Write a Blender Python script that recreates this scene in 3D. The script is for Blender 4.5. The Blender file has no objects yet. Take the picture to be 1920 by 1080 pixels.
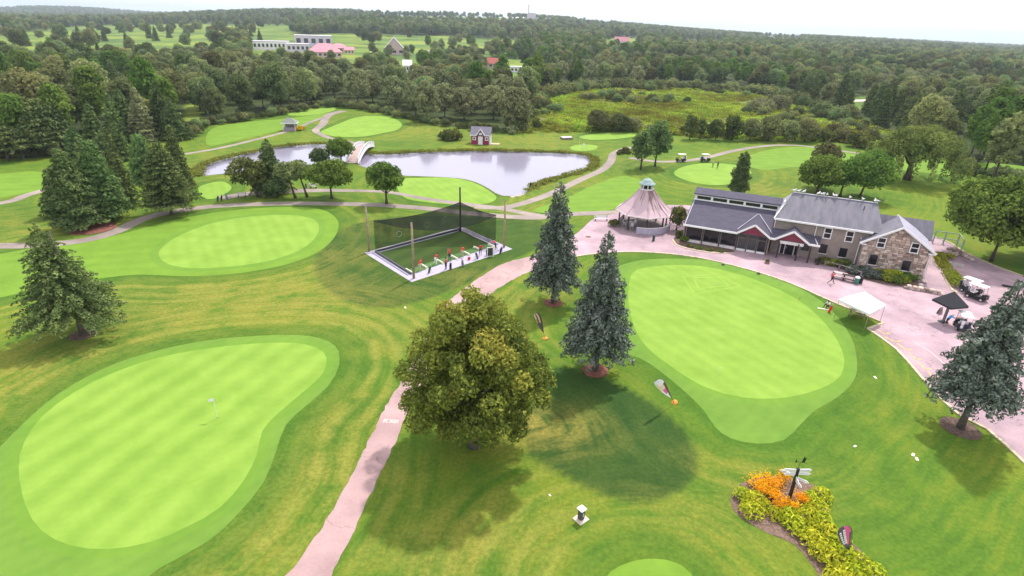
import bpy, bmesh, math, random
import numpy as np
from mathutils import Vector, Matrix
from mathutils.geometry import tessellate_polygon

S = bpy.context.scene
COL = S.collection
R = math.radians

# ------------------------------------------------------------------ camera
CAM_H = 30.0
PITCH, ROLL = R(24.4), R(1.85)
FOC = 1080.0 / 1920.0                      # focal length in picture widths
cam_data = bpy.data.cameras.new('camera')
cam_data.sensor_width = 36.0
cam_data.lens = 36.0 * FOC
cam_data.clip_start, cam_data.clip_end = 0.5, 60000.0
cam = bpy.data.objects.new('camera', cam_data)
COL.objects.link(cam)
FW = np.array([0, math.cos(PITCH), -math.sin(PITCH)])
UP0 = np.array([0, math.sin(PITCH), math.cos(PITCH)])
RT0 = np.array([1.0, 0, 0])
RT = RT0 * math.cos(ROLL) + UP0 * math.sin(ROLL)
UP = -RT0 * math.sin(ROLL) + UP0 * math.cos(ROLL)
CPOS = np.array([0, 0, CAM_H])
m = Matrix(((RT[0], UP[0], -FW[0], 0), (RT[1], UP[1], -FW[1], 0), (RT[2], UP[2], -FW[2], CAM_H), (0, 0, 0, 1)))
cam.matrix_world = m
S.camera = cam

# ------------------------------------------------------------------ light
SUN_EL, SUN_AZ = R(57), R(28)              # azimuth measured from +Y towards +X
w = bpy.data.worlds.new('World'); S.world = w; w.use_nodes = True
nt = w.node_tree; nt.nodes.clear()
def wn(t): return nt.nodes.new(t)
sky = wn('ShaderNodeTexSky'); sky.sky_type = 'NISHITA'; sky.sun_disc = False
sky.sun_elevation = SUN_EL; sky.sun_rotation = SUN_AZ
sky.altitude = 300; sky.air_density = 1.0; sky.dust_density = 2.0; sky.ozone_density = 1.0
bg1 = wn('ShaderNodeBackground'); bg1.inputs['Strength'].default_value = 0.10
bg2 = wn('ShaderNodeBackground'); bg2.inputs['Color'].default_value = (0.95, 0.95, 1.0, 1); bg2.inputs['Strength'].default_value = 0.70
mx = wn('ShaderNodeMixShader'); out = wn('ShaderNodeOutputWorld')
tc = wn('ShaderNodeTexCoord'); mp = wn('ShaderNodeMapping'); mp.inputs['Scale'].default_value = (1.2, 1.2, 5.0)
nz = wn('ShaderNodeTexNoise'); nz.inputs['Scale'].default_value = 1.6; nz.inputs['Detail'].default_value = 5
rp = wn('ShaderNodeValToRGB'); rp.color_ramp.elements[0].position = 0.34; rp.color_ramp.elements[1].position = 0.5
rp.color_ramp.elements[0].color = (0.55, 0.55, 0.55, 1); rp.color_ramp.elements[1].color = (0.97, 0.97, 0.97, 1)
L = nt.links.new
L(tc.outputs['Generated'], mp.inputs['Vector']); L(mp.outputs['Vector'], nz.inputs['Vector'])
L(nz.outputs['Fac'], rp.inputs['Fac']); L(rp.outputs['Color'], mx.inputs['Fac'])
L(sky.outputs['Color'], bg1.inputs['Color']); L(bg1.outputs[0], mx.inputs[1]); L(bg2.outputs[0], mx.inputs[2]); L(mx.outputs[0], out.inputs['Surface'])
sl = bpy.data.lights.new('sun', 'SUN'); sl.energy = 2.0; sl.angle = R(2.5); sl.color = (1.0, 0.95, 0.88)
so = bpy.data.objects.new('sun', sl); COL.objects.link(so)
sd = Vector((math.cos(SUN_EL) * math.sin(SUN_AZ), math.cos(SUN_EL) * math.cos(SUN_AZ), math.sin(SUN_EL)))
so.rotation_euler = (-sd).to_track_quat('-Z', 'Y').to_euler()
so.location = (0, 0, 80)

S.view_settings.view_transform = 'Standard'; S.view_settings.look = 'None'
S.view_settings.gamma = 1.0; S.view_settings.use_curve_mapping = False
S.view_settings.exposure = 1.15
S.cycles.max_bounces = 5; S.cycles.diffuse_bounces = 2; S.cycles.glossy_bounces = 2
S.cycles.transparent_max_bounces = 8; S.cycles.transmission_bounces = 2
S.cycles.volume_bounces = 0
S.cycles.use_denoising = True

# ------------------------------------------------------------------ terrain and picture-to-ground helpers
def smooth(a, b, v):
    t = np.clip((v - a) / (b - a), 0, 1); return t * t * (3 - 2 * t)

def tz(x, y):
    """Height of the far land: flat round the course, a long low rise of hills beyond it."""
    x = np.asarray(x, float); y = np.asarray(y, float)
    r = np.hypot(x, y); az = np.arctan2(x, np.maximum(y, 1e-3))
    wgt = np.exp(-((az + 0.10) / 0.42) ** 2)
    z = 64 * wgt * smooth(350, 2700, r)
    z = z + smooth(900, 2600, r) * (4 * np.sin(az * 14 + 1) + 3 * np.sin(x * 0.004 + y * 0.002))
    z = z + 38 * np.exp(-((az + 0.62) / 0.09) ** 2) * smooth(3500, 5200, r)
    z = z + 26 * np.exp(-((az - 0.20) / 0.03) ** 2) * smooth(4500, 5600, r)
    return z * (y > 0)

def ray(px, py):
    return FW + RT * (px - 960) / 1080.0 - UP * (py - 540) / 1080.0

def at(px, py, z=None):
    """World point on the ground (or on height z) seen at this place of the 1920x1080 photograph."""
    d = ray(px, py)
    if z is not None:
        t = (z - CAM_H) / d[2]; p = CPOS + d * t; return p
    if d[2] < -1e-3:
        p = CPOS + d * (-CAM_H / d[2])
        if math.hypot(p[0], p[1]) < 350: return p
    ts = np.geomspace(200, 9000, 4000); pts = CPOS + d * ts[:, None]
    h = pts[:, 2] - tz(pts[:, 0], pts[:, 1])
    i = np.argmax(h < 0) if (h < 0).any() else len(ts) - 1
    p = pts[i]; p[2] = float(tz(p[0], p[1])); return p

def proj(x, y, z):
    v = np.stack([x, y, z - CAM_H], -1)
    d = v @ FW
    return 960 + 1080 * (v @ RT) / d, 540 - 1080 * (v @ UP) / d, d

def height_at(base, py):
    lo, hi = 0.0, 60.0
    for _ in range(40):
        mid = (lo + hi) / 2
        if proj(np.float64(base[0]), np.float64(base[1]), np.float64(base[2] + mid))[1] > py: lo = mid
        else: hi = mid
    return lo

def inside(poly, x, y):
    poly = np.asarray(poly, float); c = np.zeros(np.shape(x), bool); n = len(poly)
    for i in range(n):
        x0, y0 = poly[i]; x1, y1 = poly[(i + 1) % n]
        if y0 == y1: continue
        k = (y0 > y) != (y1 > y)
        c ^= k & (x < (x1 - x0) * (y - y0) / (y1 - y0) + x0)
    return c

def sdf(poly, x, y):
    """Distance to a closed outline, negative inside."""
    poly = np.asarray(poly, float); d = np.full(np.shape(x), 1e9)
    n = len(poly)
    for i in range(n):
        a = poly[i]; b = poly[(i + 1) % n]; e = b - a; L2 = e @ e + 1e-9
        t = np.clip(((x - a[0]) * e[0] + (y - a[1]) * e[1]) / L2, 0, 1)
        d = np.minimum(d, (x - a[0] - t * e[0]) ** 2 + (y - a[1] - t * e[1]) ** 2)
    return np.sqrt(d) * np.where(inside(poly, x, y), -1, 1)

def spline(pts, closed, step):
    """Catmull-Rom through the points, resampled."""
    P = np.asarray(pts, float); n = len(P); res = []
    rng = range(n if closed else n - 1)
    for i in rng:
        if closed: p0, p1, p2, p3 = P[i - 1], P[i], P[(i + 1) % n], P[(i + 2) % n]
        else: p0, p1, p2, p3 = P[max(i - 1, 0)], P[i], P[i + 1], P[min(i + 2, n - 1)]
        k = max(2, int(np.linalg.norm(p2 - p1) / step))
        for t in np.arange(k) / k:
            res.append(0.5 * (2 * p1 + (p2 - p0) * t + (2 * p0 - 5 * p1 + 4 * p2 - p3) * t * t + (3 * p1 - p0 - 3 * p2 + p3) * t ** 3))
    if not closed: res.append(P[-1])
    return np.array(res)

def outline(px, z=0.0, step=1.2, closed=True):
    return spline([at(a, b, z)[:2] for a, b in px], closed, step)

# ------------------------------------------------------------------ materials
def mat(name, col, rough=0.8, var=0.0, scale=4.0, col2=None, metal=0.0, spec=0.3, bump=0.0, obj_random=0.0, stretch=None):
    mt = bpy.data.materials.new(name); mt.use_nodes = True
    n = mt.node_tree; b = n.nodes['Principled BSDF']
    b.inputs['Roughness'].default_value = rough; b.inputs['Metallic'].default_value = metal
    b.inputs['Specular IOR Level'].default_value = spec
    b.inputs['Base Color'].default_value = (*col, 1)
    src = None
    if var or col2 or bump:
        t = n.nodes.new('ShaderNodeTexCoord'); no = n.nodes.new('ShaderNodeTexNoise')
        no.inputs['Scale'].default_value = scale; no.inputs['Detail'].default_value = 6; no.inputs['Roughness'].default_value = 0.65
        if stretch:
            mpn = n.nodes.new('ShaderNodeMapping'); mpn.inputs['Scale'].default_value = stretch
            n.links.new(t.outputs['Object'], mpn.inputs['Vector']); n.links.new(mpn.outputs['Vector'], no.inputs['Vector'])
        else: n.links.new(t.outputs['Object'], no.inputs['Vector'])
        r = n.nodes.new('ShaderNodeValToRGB')
        c2 = col2 or tuple(c * (1 - var) for c in col)
        c1 = col if col2 else tuple(min(1, c * (1 + var)) for c in col)
        r.color_ramp.elements[0].position = 0.35; r.color_ramp.elements[1].position = 0.65
        r.color_ramp.elements[0].color = (*c2, 1); r.color_ramp.elements[1].color = (*c1, 1)
        n.links.new(no.outputs['Fac'], r.inputs['Fac']); src = r.outputs['Color']
        if bump:
            bp = n.nodes.new('ShaderNodeBump'); bp.inputs['Strength'].default_value = bump; bp.inputs['Distance'].default_value = 0.05
            n.links.new(no.outputs['Fac'], bp.inputs['Height']); n.links.new(bp.outputs['Normal'], b.inputs['Normal'])
    if obj_random:
        oi = n.nodes.new('ShaderNodeObjectInfo'); mr = n.nodes.new('ShaderNodeMapRange')
        mr.inputs['To Min'].default_value = 1 - obj_random; mr.inputs['To Max'].default_value = 1 + obj_random
        hs = n.nodes.new('ShaderNodeHueSaturation')
        n.links.new(oi.outputs['Random'], mr.inputs['Value']); n.links.new(mr.outputs[0], hs.inputs['Value'])
        if src: n.links.new(src, hs.inputs['Color'])
        else: hs.inputs['Color'].default_value = (*col, 1)
        src = hs.outputs['Color']
    if src: n.links.new(src, b.inputs['Base Color'])
    return mt

LEAF = 1.9
def leaf_mat(name, cols, hue=0.03, val=0.25, transl=0.3):
    """Foliage: colour from the 'tint' of each leaf clump, varied a little from plant to plant."""
    mt = bpy.data.materials.new(name); mt.use_nodes = True
    n = mt.node_tree; n.nodes.clear(); N = n.nodes.new; K = n.links.new
    a = N('ShaderNodeAttribute'); a.attribute_name = 'tint'
    r = N('ShaderNodeValToRGB'); els = r.color_ramp.elements
    while len(els) < len(cols): els.new(0.5)
    for i, c in enumerate(cols):
        els[i].position = i / (len(cols) - 1); els[i].color = (*[min(.8, v * LEAF) for v in c], 1)
    oi = N('ShaderNodeObjectInfo'); hs = N('ShaderNodeHueSaturation')
    m1 = N('ShaderNodeMapRange'); m1.inputs['To Min'].default_value = 0.5 - hue; m1.inputs['To Max'].default_value = 0.5 + hue
    mu = N('ShaderNodeMath'); mu.operation = 'MULTIPLY'; mu.inputs[1].default_value = 7.31
    fr = N('ShaderNodeMath'); fr.operation = 'FRACT'
    m2 = N('ShaderNodeMapRange'); m2.inputs['To Min'].default_value = 1 - val; m2.inputs['To Max'].default_value = 1 + val
    d = N('ShaderNodeBsdfDiffuse'); t = N('ShaderNodeBsdfTranslucent'); mx = N('ShaderNodeMixShader'); o = N('ShaderNodeOutputMaterial')
    mx.inputs['Fac'].default_value = transl
    K(a.outputs['Fac'], r.inputs['Fac']); K(r.outputs['Color'], hs.inputs['Color'])
    K(oi.outputs['Random'], m1.inputs['Value']); K(m1.outputs[0], hs.inputs['Hue'])
    K(oi.outputs['Random'], mu.inputs[0]); K(mu.outputs[0], fr.inputs[0]); K(fr.outputs[0], m2.inputs['Value']); K(m2.outputs[0], hs.inputs['Value'])
    K(hs.outputs['Color'], d.inputs['Color']); K(hs.outputs['Color'], t.inputs['Color'])
    K(d.outputs[0], mx.inputs[1]); K(t.outputs[0], mx.inputs[2]); K(mx.outputs[0], o.inputs['Surface'])
    return mt

# ------------------------------------------------------------------ object helpers
def tag(o, label=None, cat=None, group=None, kind=None):
    if label: o['label'] = label
    if cat: o['category'] = cat
    if group: o['group'] = group
    if kind: o['kind'] = kind
    return o

def thing(name, label, cat, loc=(0, 0, 0), rz=0.0, group=None):
    o = bpy.data.objects.new(name, None); COL.objects.link(o); o.empty_display_size = 0.2
    o.location = [float(v) for v in loc]; o.rotation_euler = (0, 0, rz)
    return tag(o, label, cat, group)

def link(name, me, parent=None, loc=None, rot=None):
    o = bpy.data.objects.new(name, me); COL.objects.link(o)
    if parent: o.parent = parent
    if loc is not None: o.location = [float(v) for v in loc]
    if rot is not None: o.rotation_euler = rot
    return o

def kids(o): return [c for c in KIDS.get(o.name, [])]
def copy_tree(o, parent=None):
    c = o.copy(); COL.objects.link(c)
    if parent: c.parent = parent
    for ch in list(o.children): copy_tree(ch, c)
    return c

class MB:
    """Collects boxes, bars, tubes and sheets; build() links them as one mesh object."""
    def __init__(self): self.v = []; self.f = []; self.mi = []; self.cur = 0
    def add(self, vs, fs):
        k = len(self.v); self.v += [tuple(map(float, p)) for p in vs]
        for q in fs: self.f.append([i + k for i in q]); self.mi.append(self.cur)
        return self
    def box(self, c, s, rz=0.0, rx=0.0, ry=0.0):
        M = Matrix.Rotation(rz, 3, 'Z') @ Matrix.Rotation(ry, 3, 'Y') @ Matrix.Rotation(rx, 3, 'X')
        vs = [Vector(c) + M @ Vector((sx * s[0] / 2, sy * s[1] / 2, sz * s[2] / 2)) for sz in (-1, 1) for sy in (-1, 1) for sx in (-1, 1)]
        return self.add(vs, [(0, 2, 3, 1), (4, 5, 7, 6), (0, 1, 5, 4), (2, 6, 7, 3), (0, 4, 6, 2), (1, 3, 7, 5)])
    def bevel_box(self, c, s, b, rz=0.0):
        """Box with all long edges chamfered."""
        M = Matrix.Rotation(rz, 3, 'Z'); x, y, z = s[0] / 2, s[1] / 2, s[2] / 2
        rings = []
        for zz, k in ((-z, b), (-z + b, 0), (z - b, 0), (z, b)):
            X, Y = x - k, y - k
            rings.append([(X - b, -Y, zz), (X, -Y + b, zz), (X, Y - b, zz), (X - b, Y, zz), (-X + b, Y, zz), (-X, Y - b, zz), (-X, -Y + b, zz), (-X + b, -Y, zz)])
        vs = [Vector(c) + M @ Vector(p) for r in rings for p in r]
        fs = [tuple(range(7, -1, -1)), tuple(range(24, 32))]
        for k in range(3):
            for i in range(8): fs.append((k * 8 + i, k * 8 + (i + 1) % 8, k * 8 + 8 + (i + 1) % 8, k * 8 + 8 + i))
        return self.add(vs, fs)
    def bar(self, a, b, wd, ht):
        """Rectangular bar from a to b."""
        a, b = Vector(a), Vector(b); d = (b - a).normalized()
        side = d.cross(Vector((0, 0, 1)))
        side = side.normalized() if side.length > 1e-4 else Vector((1, 0, 0))
        u = side.cross(d).normalized(); vs = []
        for p in (a, b):
            for sx, sy in ((-1, -1), (1, -1), (1, 1), (-1, 1)): vs.append(p + side * sx * wd / 2 + u * sy * ht / 2)
        return self.add(vs, [(3, 2, 1, 0), (4, 5, 6, 7), (0, 1, 5, 4), (1, 2, 6, 5), (2, 3, 7, 6), (3, 0, 4, 7)])
    def tube(self, pts, rad, n=8, cap=True):
        pts = [Vector(p) for p in pts]
        if not hasattr(rad, '__len__'): rad = [rad] * len(pts)
        vs = []; ref = Vector((0.31, 0.92, 0.2)).normalized()
        for i, p in enumerate(pts):
            d = (pts[min(i + 1, len(pts) - 1)] - pts[max(i - 1, 0)]).normalized()
            s = d.cross(ref)
            if s.length < 0.05: s = d.cross(Vector((1, 0, 0)))
            s.normalize(); t = d.cross(s)
            for k in range(n):
                a = 2 * math.pi * k / n; vs.append(p + (s * math.cos(a) + t * math.sin(a)) * rad[i])
        fs = []
        for i in range(len(pts) - 1):
            for k in range(n): fs.append((i * n + k, i * n + (k + 1) % n, (i + 1) * n + (k + 1) % n, (i + 1) * n + k))
        if cap: fs += [tuple(range(n - 1, -1, -1)), tuple(range((len(pts) - 1) * n, len(pts) * n))]
        return self.add(vs, fs)
    def lathe(self, prof, n=12, c=(0, 0, 0), a0=0.0):
        vs = []
        for r, z in prof:
            for k in range(n):
                a = a0 + 2 * math.pi * k / n; vs.append((c[0] + r * math.cos(a), c[1] + r * math.sin(a), c[2] + z))
        fs = []
        for i in range(len(prof) - 1):
            for k in range(n): fs.append((i * n + k, i * n + (k + 1) % n, (i + 1) * n + (k + 1) % n, (i + 1) * n + k))
        fs += [tuple(range(n - 1, -1, -1)), tuple(range((len(prof) - 1) * n, len(prof) * n))]
        return self.add(vs, fs)
    def ball(self, c, r, n=10, m_=6):
        if not hasattr(r, '__len__'): r = (r, r, r)
        vs = [(c[0], c[1], c[2] - r[2])]
        for i in range(1, m_):
            t = math.pi * i / m_
            for k in range(n):
                a = 2 * math.pi * k / n; vs.append((c[0] + r[0] * math.sin(t) * math.cos(a), c[1] + r[1] * math.sin(t) * math.sin(a), c[2] - r[2] * math.cos(t)))
        vs.append((c[0], c[1], c[2] + r[2])); fs = []
        for k in range(n): fs.append((0, 1 + (k + 1) % n, 1 + k))
        for i in range(m_ - 2):
            for k in range(n): fs.append((1 + i * n + k, 1 + i * n + (k + 1) % n, 1 + (i + 1) * n + (k + 1) % n, 1 + (i + 1) * n + k))
        e = len(vs) - 1; b = 1 + (m_ - 2) * n
        for k in range(n): fs.append((b + k, b + (k + 1) % n, e))
        return self.add(vs, fs)
    def prism(self, poly, z0, z1):
        n = len(poly); vs = [(p[0], p[1], z0) for p in poly] + [(p[0], p[1], z1) for p in poly]
        fs = [(i, (i + 1) % n, n + (i + 1) % n, n + i) for i in range(n)]
        tri = tessellate_polygon([[Vector((p[0], p[1], 0)) for p in poly]])
        for t in tri: fs.append(tuple(i + n for i in t)); fs.append(tuple(reversed(t)))
        return self.add(vs, fs)
    def slab(self, quad, th):
        """Thick sheet from corner points (thickness along the normal, downwards)."""
        q = [Vector(p) for p in quad]; nn = (q[1] - q[0]).cross(q[2] - q[0]).normalized()
        if nn.z < 0: nn = -nn; 
        n = len(q); vs = [p for p in q] + [p - nn * th for p in q]
        fs = [tuple(range(n)), tuple(range(2 * n - 1, n - 1, -1))] + [(i, n + i, n + (i + 1) % n, (i + 1) % n) for i in range(n)]
        return self.add(vs, fs)
    def mesh(self, name, mats, smooth_=False):
        me = bpy.data.meshes.new(name); me.from_pydata(self.v, [], self.f)
        if not isinstance(mats, (list, tuple)): mats = [mats]
        for x in mats: me.materials.append(x)
        if len(mats) > 1: me.polygons.foreach_set('material_index', self.mi)
        bm = bmesh.new(); bm.from_mesh(me); bmesh.ops.recalc_face_normals(bm, faces=bm.faces); bm.to_mesh(me); bm.free()
        if smooth_: me.polygons.foreach_set('use_smooth', [True] * len(me.polygons))
        me.update(); return me
    def build(self, name, mats, parent=None, smooth_=False, loc=None, rot=None):
        return link(name, self.mesh(name, mats, smooth_), parent, loc, rot)

def sheet(name, poly, z, material, kind='structure'):
    """A flat area of ground: closed outline at height z with a thin skirt."""
    poly = [(float(p[0]), float(p[1])) for p in poly]
    tri = tessellate_polygon([[Vector((p[0], p[1], 0)) for p in poly]])
    me = bpy.data.meshes.new(name); n = len(poly)
    fs = []
    for t in tri:
        a, b, c = (Vector(poly[i]) for i in t)
        ar = (b.x - a.x) * (c.y - a.y) - (b.y - a.y) * (c.x - a.x)
        if abs(ar) < 1e-7: continue
        fs.append(tuple(t) if ar > 0 else tuple(reversed(t)))
    me.from_pydata([(p[0], p[1], z) for p in poly], [], fs)
    me.materials.append(material); me.update()
    o = link(name, me); o['kind'] = kind; return o

def strip(name, px, width, z, material, pts=None, step=1.0):
    c = outline(px, 0, step, closed=False) if pts is None else np.asarray(pts)
    t = np.gradient(c, axis=0); t /= np.linalg.norm(t, axis=1)[:, None] + 1e-9
    nrm = np.stack([-t[:, 1], t[:, 0]], -1)
    wd = width if np.ndim(width) == 0 else np.interp(np.linspace(0, 1, len(c)), np.linspace(0, 1, len(width)), width)[:, None]
    l = c + nrm * wd / 2; r = c - nrm * wd / 2; n = len(c)
    me = bpy.data.meshes.new(name)
    me.from_pydata([(*p, z) for p in r] + [(*p, z) for p in l], [], [(i, i + 1, n + i + 1, n + i) for i in range(n - 1)])
    me.materials.append(material); me.update()
    o = link(name, me); o['kind'] = 'structure'; return o
# ------------------------------------------------------------------ outlines on the ground
GREEN_A = outline([(35,880),(45,830),(80,780),(140,735),(210,700),(300,670),(400,652),(500,643),(570,645),(606,660),(612,682),(600,707),(560,742),(518,778),(492,808),(482,850),(458,900),(412,952),(350,988),(280,1017),(200,1030),(130,1022),(78,995),(48,948)])
FRINGE_A = outline([(-60,900),(0,838),(50,788),(110,738),(190,693),(280,661),(390,638),(500,629),(580,630),(628,648),(636,684),(615,724),(575,760),(536,797),(518,845),(494,905),(444,966),(390,1015),(300,1065),(230,1110),(60,1150),(-120,1150),(-160,1000)])
GREEN_B = outline([(298,480),(305,463),(340,440),(400,418),(470,406),(540,403),(585,410),(598,425),(590,447),(560,470),(500,490),(430,500),(360,503),(315,495)])
FRINGE_B = outline([(-160,500),(0,476),(80,462),(200,445),(330,412),(430,395),(530,388),(600,392),(632,412),(630,440),(600,470),(540,495),(450,512),(350,518),(260,515),(190,522),(110,535),(0,558),(-160,590)])
GREEN_C = outline([(1186,512),(1215,501),(1280,497),(1350,505),(1430,530),(1500,565),(1550,610),(1578,655),(1582,690),(1565,715),(1520,735),(1460,747),(1390,745),(1320,725),(1262,690),(1212,650),(1186,604),(1178,552)])
FRINGE_C = outline([(1100,560),(1130,515),(1190,490),(1270,485),(1370,493),(1460,522),(1540,565),(1592,625),(1607,680),(1600,715),(1570,745),(1528,770),(1502,795),(1470,825),(1420,832),(1370,822),(1340,800),(1320,770),(1290,740),(1250,706),(1200,672),(1120,648),(1080,622),(1078,592)])
TEE_D = outline([(1128,1100),(1145,1072),(1178,1055),(1212,1048),(1250,1050),(1282,1063),(1303,1088),(1300,1120),(1210,1150),(1140,1130)])
GREEN_E = outline([(745,338),(800,333),(850,334),(890,343),(920,360),(931,371),(915,381),(870,384),(800,379),(757,369)])
GREEN_E2 = outline([(372,352),(387,345),(415,340),(434,350),(425,362),(400,373),(380,370)])
GREEN_F = outline([(602,248),(618,239),(640,230),(668,220),(700,217),(735,221),(753,232),(745,243),(715,250),(680,256),(630,256)])
TEE_G = outline([(540,214),(575,204),(622,198),(629,205),(605,213),(560,217)])
GREEN_H = outline([(1264,326),(1280,313),(1320,306),(1370,308),(1402,316),(1408,330),(1380,343),(1340,347),(1295,341)])
FAIR_I = outline([(1392,304),(1420,286),(1480,276),(1545,278),(1620,292),(1720,300),(1830,304),(1920,312),(2000,330),(1920,345),(1840,328),(1780,328),(1680,318),(1580,312),(1490,313),(1430,318)])
TEE_J = outline([(1088,256),(1140,248),(1192,246),(1200,253),(1160,260),(1108,262)])
GREEN_K = outline([(1070,275),(1090,271),(1118,273),(1116,280),(1090,283),(1073,281)])
FAIR_L = outline([(-200,335),(0,326),(60,321),(97,330),(92,348),(40,364),(-200,398)])
FAIR_M = outline([(1000,395),(1060,372),(1115,346),(1170,330),(1210,345),(1190,372),(1150,392),(1080,400)])
FAIR_N = outline([(400,240),(470,228),(540,222),(620,212),(600,222),(550,238),(450,262),(390,272)])
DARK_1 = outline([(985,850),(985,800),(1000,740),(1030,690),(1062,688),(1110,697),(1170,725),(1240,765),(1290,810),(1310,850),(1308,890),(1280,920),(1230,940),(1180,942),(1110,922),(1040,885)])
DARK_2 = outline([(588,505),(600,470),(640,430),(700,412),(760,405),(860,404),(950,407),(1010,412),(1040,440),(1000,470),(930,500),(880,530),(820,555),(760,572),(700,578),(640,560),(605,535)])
POND = outline([(371,331),(366,322),(385,308),(420,297),(470,286),(520,276),(570,271),(615,270),(645,276),(668,283),(694,288),(720,289),(780,286),(850,284),(900,283),(960,284),(1020,286),(1070,288),(1100,292),(1115,303),(1110,313),(1090,322),(1060,330),(1030,337),(1010,346),(990,358),(975,366),(955,369),(935,365),(915,352),(890,341),(860,335),(800,332),(757,330),(715,322),(685,314),(662,306),(640,304),(600,311),(560,317),(500,320),(435,325),(400,329)], -0.35)
NET_PAD = [at(*p, 0)[:2] for p in ((683, 474), (772, 529), (961, 467), (864, 425))]
PLAZA = outline([(998,507),(1060,486),(1120,476),(1200,473),(1300,482),(1400,505),(1480,531),(1560,566),(1640,599),(1656,606)], 0, 1.0, False)
PLAZA2 = outline([(1627,617),(1680,655),(1722,702),(1757,741),(1800,780),(1850,805),(1885,835),(1960,905),(2080,1010)], 0, 1.0, False)
PLAZA3 = outline([(2080,1010),(2200,760),(2150,610),(1985,538),(1920,519),(1860,497),(1810,474),(1780,455),(1740,440)], 0, 2.0, False)
PLAZA4 = outline([(1740,440),(1600,425),(1400,398),(1285,385),(1200,388),(1150,402),(1115,409),(1085,435),(1050,457),(998,480)], 0, 2.0, False)
PLAZA_POLY = np.concatenate([PLAZA, PLAZA2, PLAZA3, PLAZA4])
MAIN_L = [(520,1110),(537,1080),(590,1010),(640,925),(690,830),(720,768),(750,720),(785,655),(815,600),(845,562),(885,530),(940,496),(998,480)]
MAIN_R = [(600,1110),(620,1080),(655,1015),(693,930),(736,840),(766,772),(800,712),(835,655),(865,612),(895,570),(935,541),(970,520),(998,507)]

DRY = [((1015,800),3.2,.9),((930,1000),3.0,.5),((860,1040),3.0,.55),((590,890),4,.5),((610,800),3,.45),((700,1030),2,.35),((420,560),9,.55),((560,560),8,.6),((640,590),6,.5),((330,590),8,.5),((80,690),7,.45),((60,730),5,.45),((250,640),6,.4),((540,520),6,.45),((690,420),6,.35),((640,480),5,.4),((1010,560),4,.4),((960,560),3,.4),((760,600),4,.35),((40,420),12,.35),((900,262),14,.4),((830,245),14,.4),((960,268),14,.45),((470,300),10,.5),((420,310),10,.5),((1040,345),6,.5),((1010,395),8,.25),((1130,300),8,.4),((1440,355),8,.4),((1380,400),8,.4),((720,640),4,.35),((480,1000),4,.45),((400,1060),3,.45),((1400,900),4,.3),((1290,980),4,.3),((870,520),4,.4),((640,760),3,.4)]

# ------------------------------------------------------------------ ground sheet with what grows where
def axis(a, b, lo, hi, d, g):
    c = list(np.arange(a, b + d, d)); s = d; v = c[-1]
    while v < hi: s *= 1 + g; s = min(s, 400); v += s; c.append(v)
    s = d; v = c[0]; pre = []
    while v > lo: s *= 1 + g; s = min(s, 400); v -= s; pre.append(v)
    return np.array(pre[::-1] + c)
gx = axis(-96, 96, -12000, 12000, 0.62, 0.05); gy = axis(14, 190, -700, 13000, 0.62, 0.045)
GX, GY = np.meshgrid(gx, gy)
X, Y = GX.ravel(), GY.ravel()
nv = len(X)
mow = np.full(nv, 40.0); near = (np.abs(X) < 130) & (Y > 8) & (Y < 260)
xi, yi = X[near], Y[near]
dm = np.full(len(xi), 40.0)
for poly in (FRINGE_A, FRINGE_B, FRINGE_C, TEE_D, GREEN_E, GREEN_F, GREEN_H, TEE_J, GREEN_E2):
    p = poly[::2]; b = (xi > p[:, 0].min() - 34) & (xi < p[:, 0].max() + 34) & (yi > p[:, 1].min() - 34) & (yi < p[:, 1].max() + 34)
    if b.any():
        dm[b] = np.minimum(dm[b], sdf(p, xi[b], yi[b]))
mow[near] = dm
dpond = np.full(nv, 40.0); pb = (X > -85) & (X < 40) & (Y > 95) & (Y < 175)
dpond[pb] = sdf(POND[::2], X[pb], Y[pb])
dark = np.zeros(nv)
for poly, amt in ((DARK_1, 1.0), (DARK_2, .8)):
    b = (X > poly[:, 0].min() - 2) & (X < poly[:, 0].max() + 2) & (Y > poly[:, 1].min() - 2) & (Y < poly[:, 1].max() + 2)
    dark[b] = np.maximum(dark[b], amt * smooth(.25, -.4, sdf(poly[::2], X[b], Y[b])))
bandw = np.where(Y < 90, .22 + .78 * smooth(9, 1, X), .6)
dry = np.zeros(nv)
for (px, py), rad, amt in DRY:
    c = at(px, py, 0); q = ((X - c[0]) / (rad * 1.6)) ** 2 + ((Y - c[1]) / rad) ** 2
    dry = np.maximum(dry, min(1, amt * 1.15) * np.exp(-q))
Z = np.array(tz(X, Y)); Z -= 1.3 * smooth(0.9, -1.6, dpond)
PXg, PYg, Dg = proj(X, Y, Z); front = Dg > 1
BND_X = [-600,-200,0,60,130,150,200,262,345,362,430,500,560,620,660,720,780,850,900,965,985,1010,1060,1130,1280,1380,1450,1500,1560,1640,1720,1800,1835,1920,2200,2600]
BND_Y = [330,305,297,296,286,272,268,258,258,240,229,218,207,198,202,212,226,238,244,246,205,190,175,166,165,172,182,196,222,258,280,296,330,340,380,420]
def in_wood(px, py): return py < np.interp(px, BND_X, BND_Y)
MEADOW = [(960,250),(978,215),(1000,190),(1060,172),(1130,163),(1290,163),(1400,170),(1490,182),(1560,205),(1660,248),(1650,276),(1560,266),(1420,262),(1300,258),(1200,246),(1100,247),(1000,249)]
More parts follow.
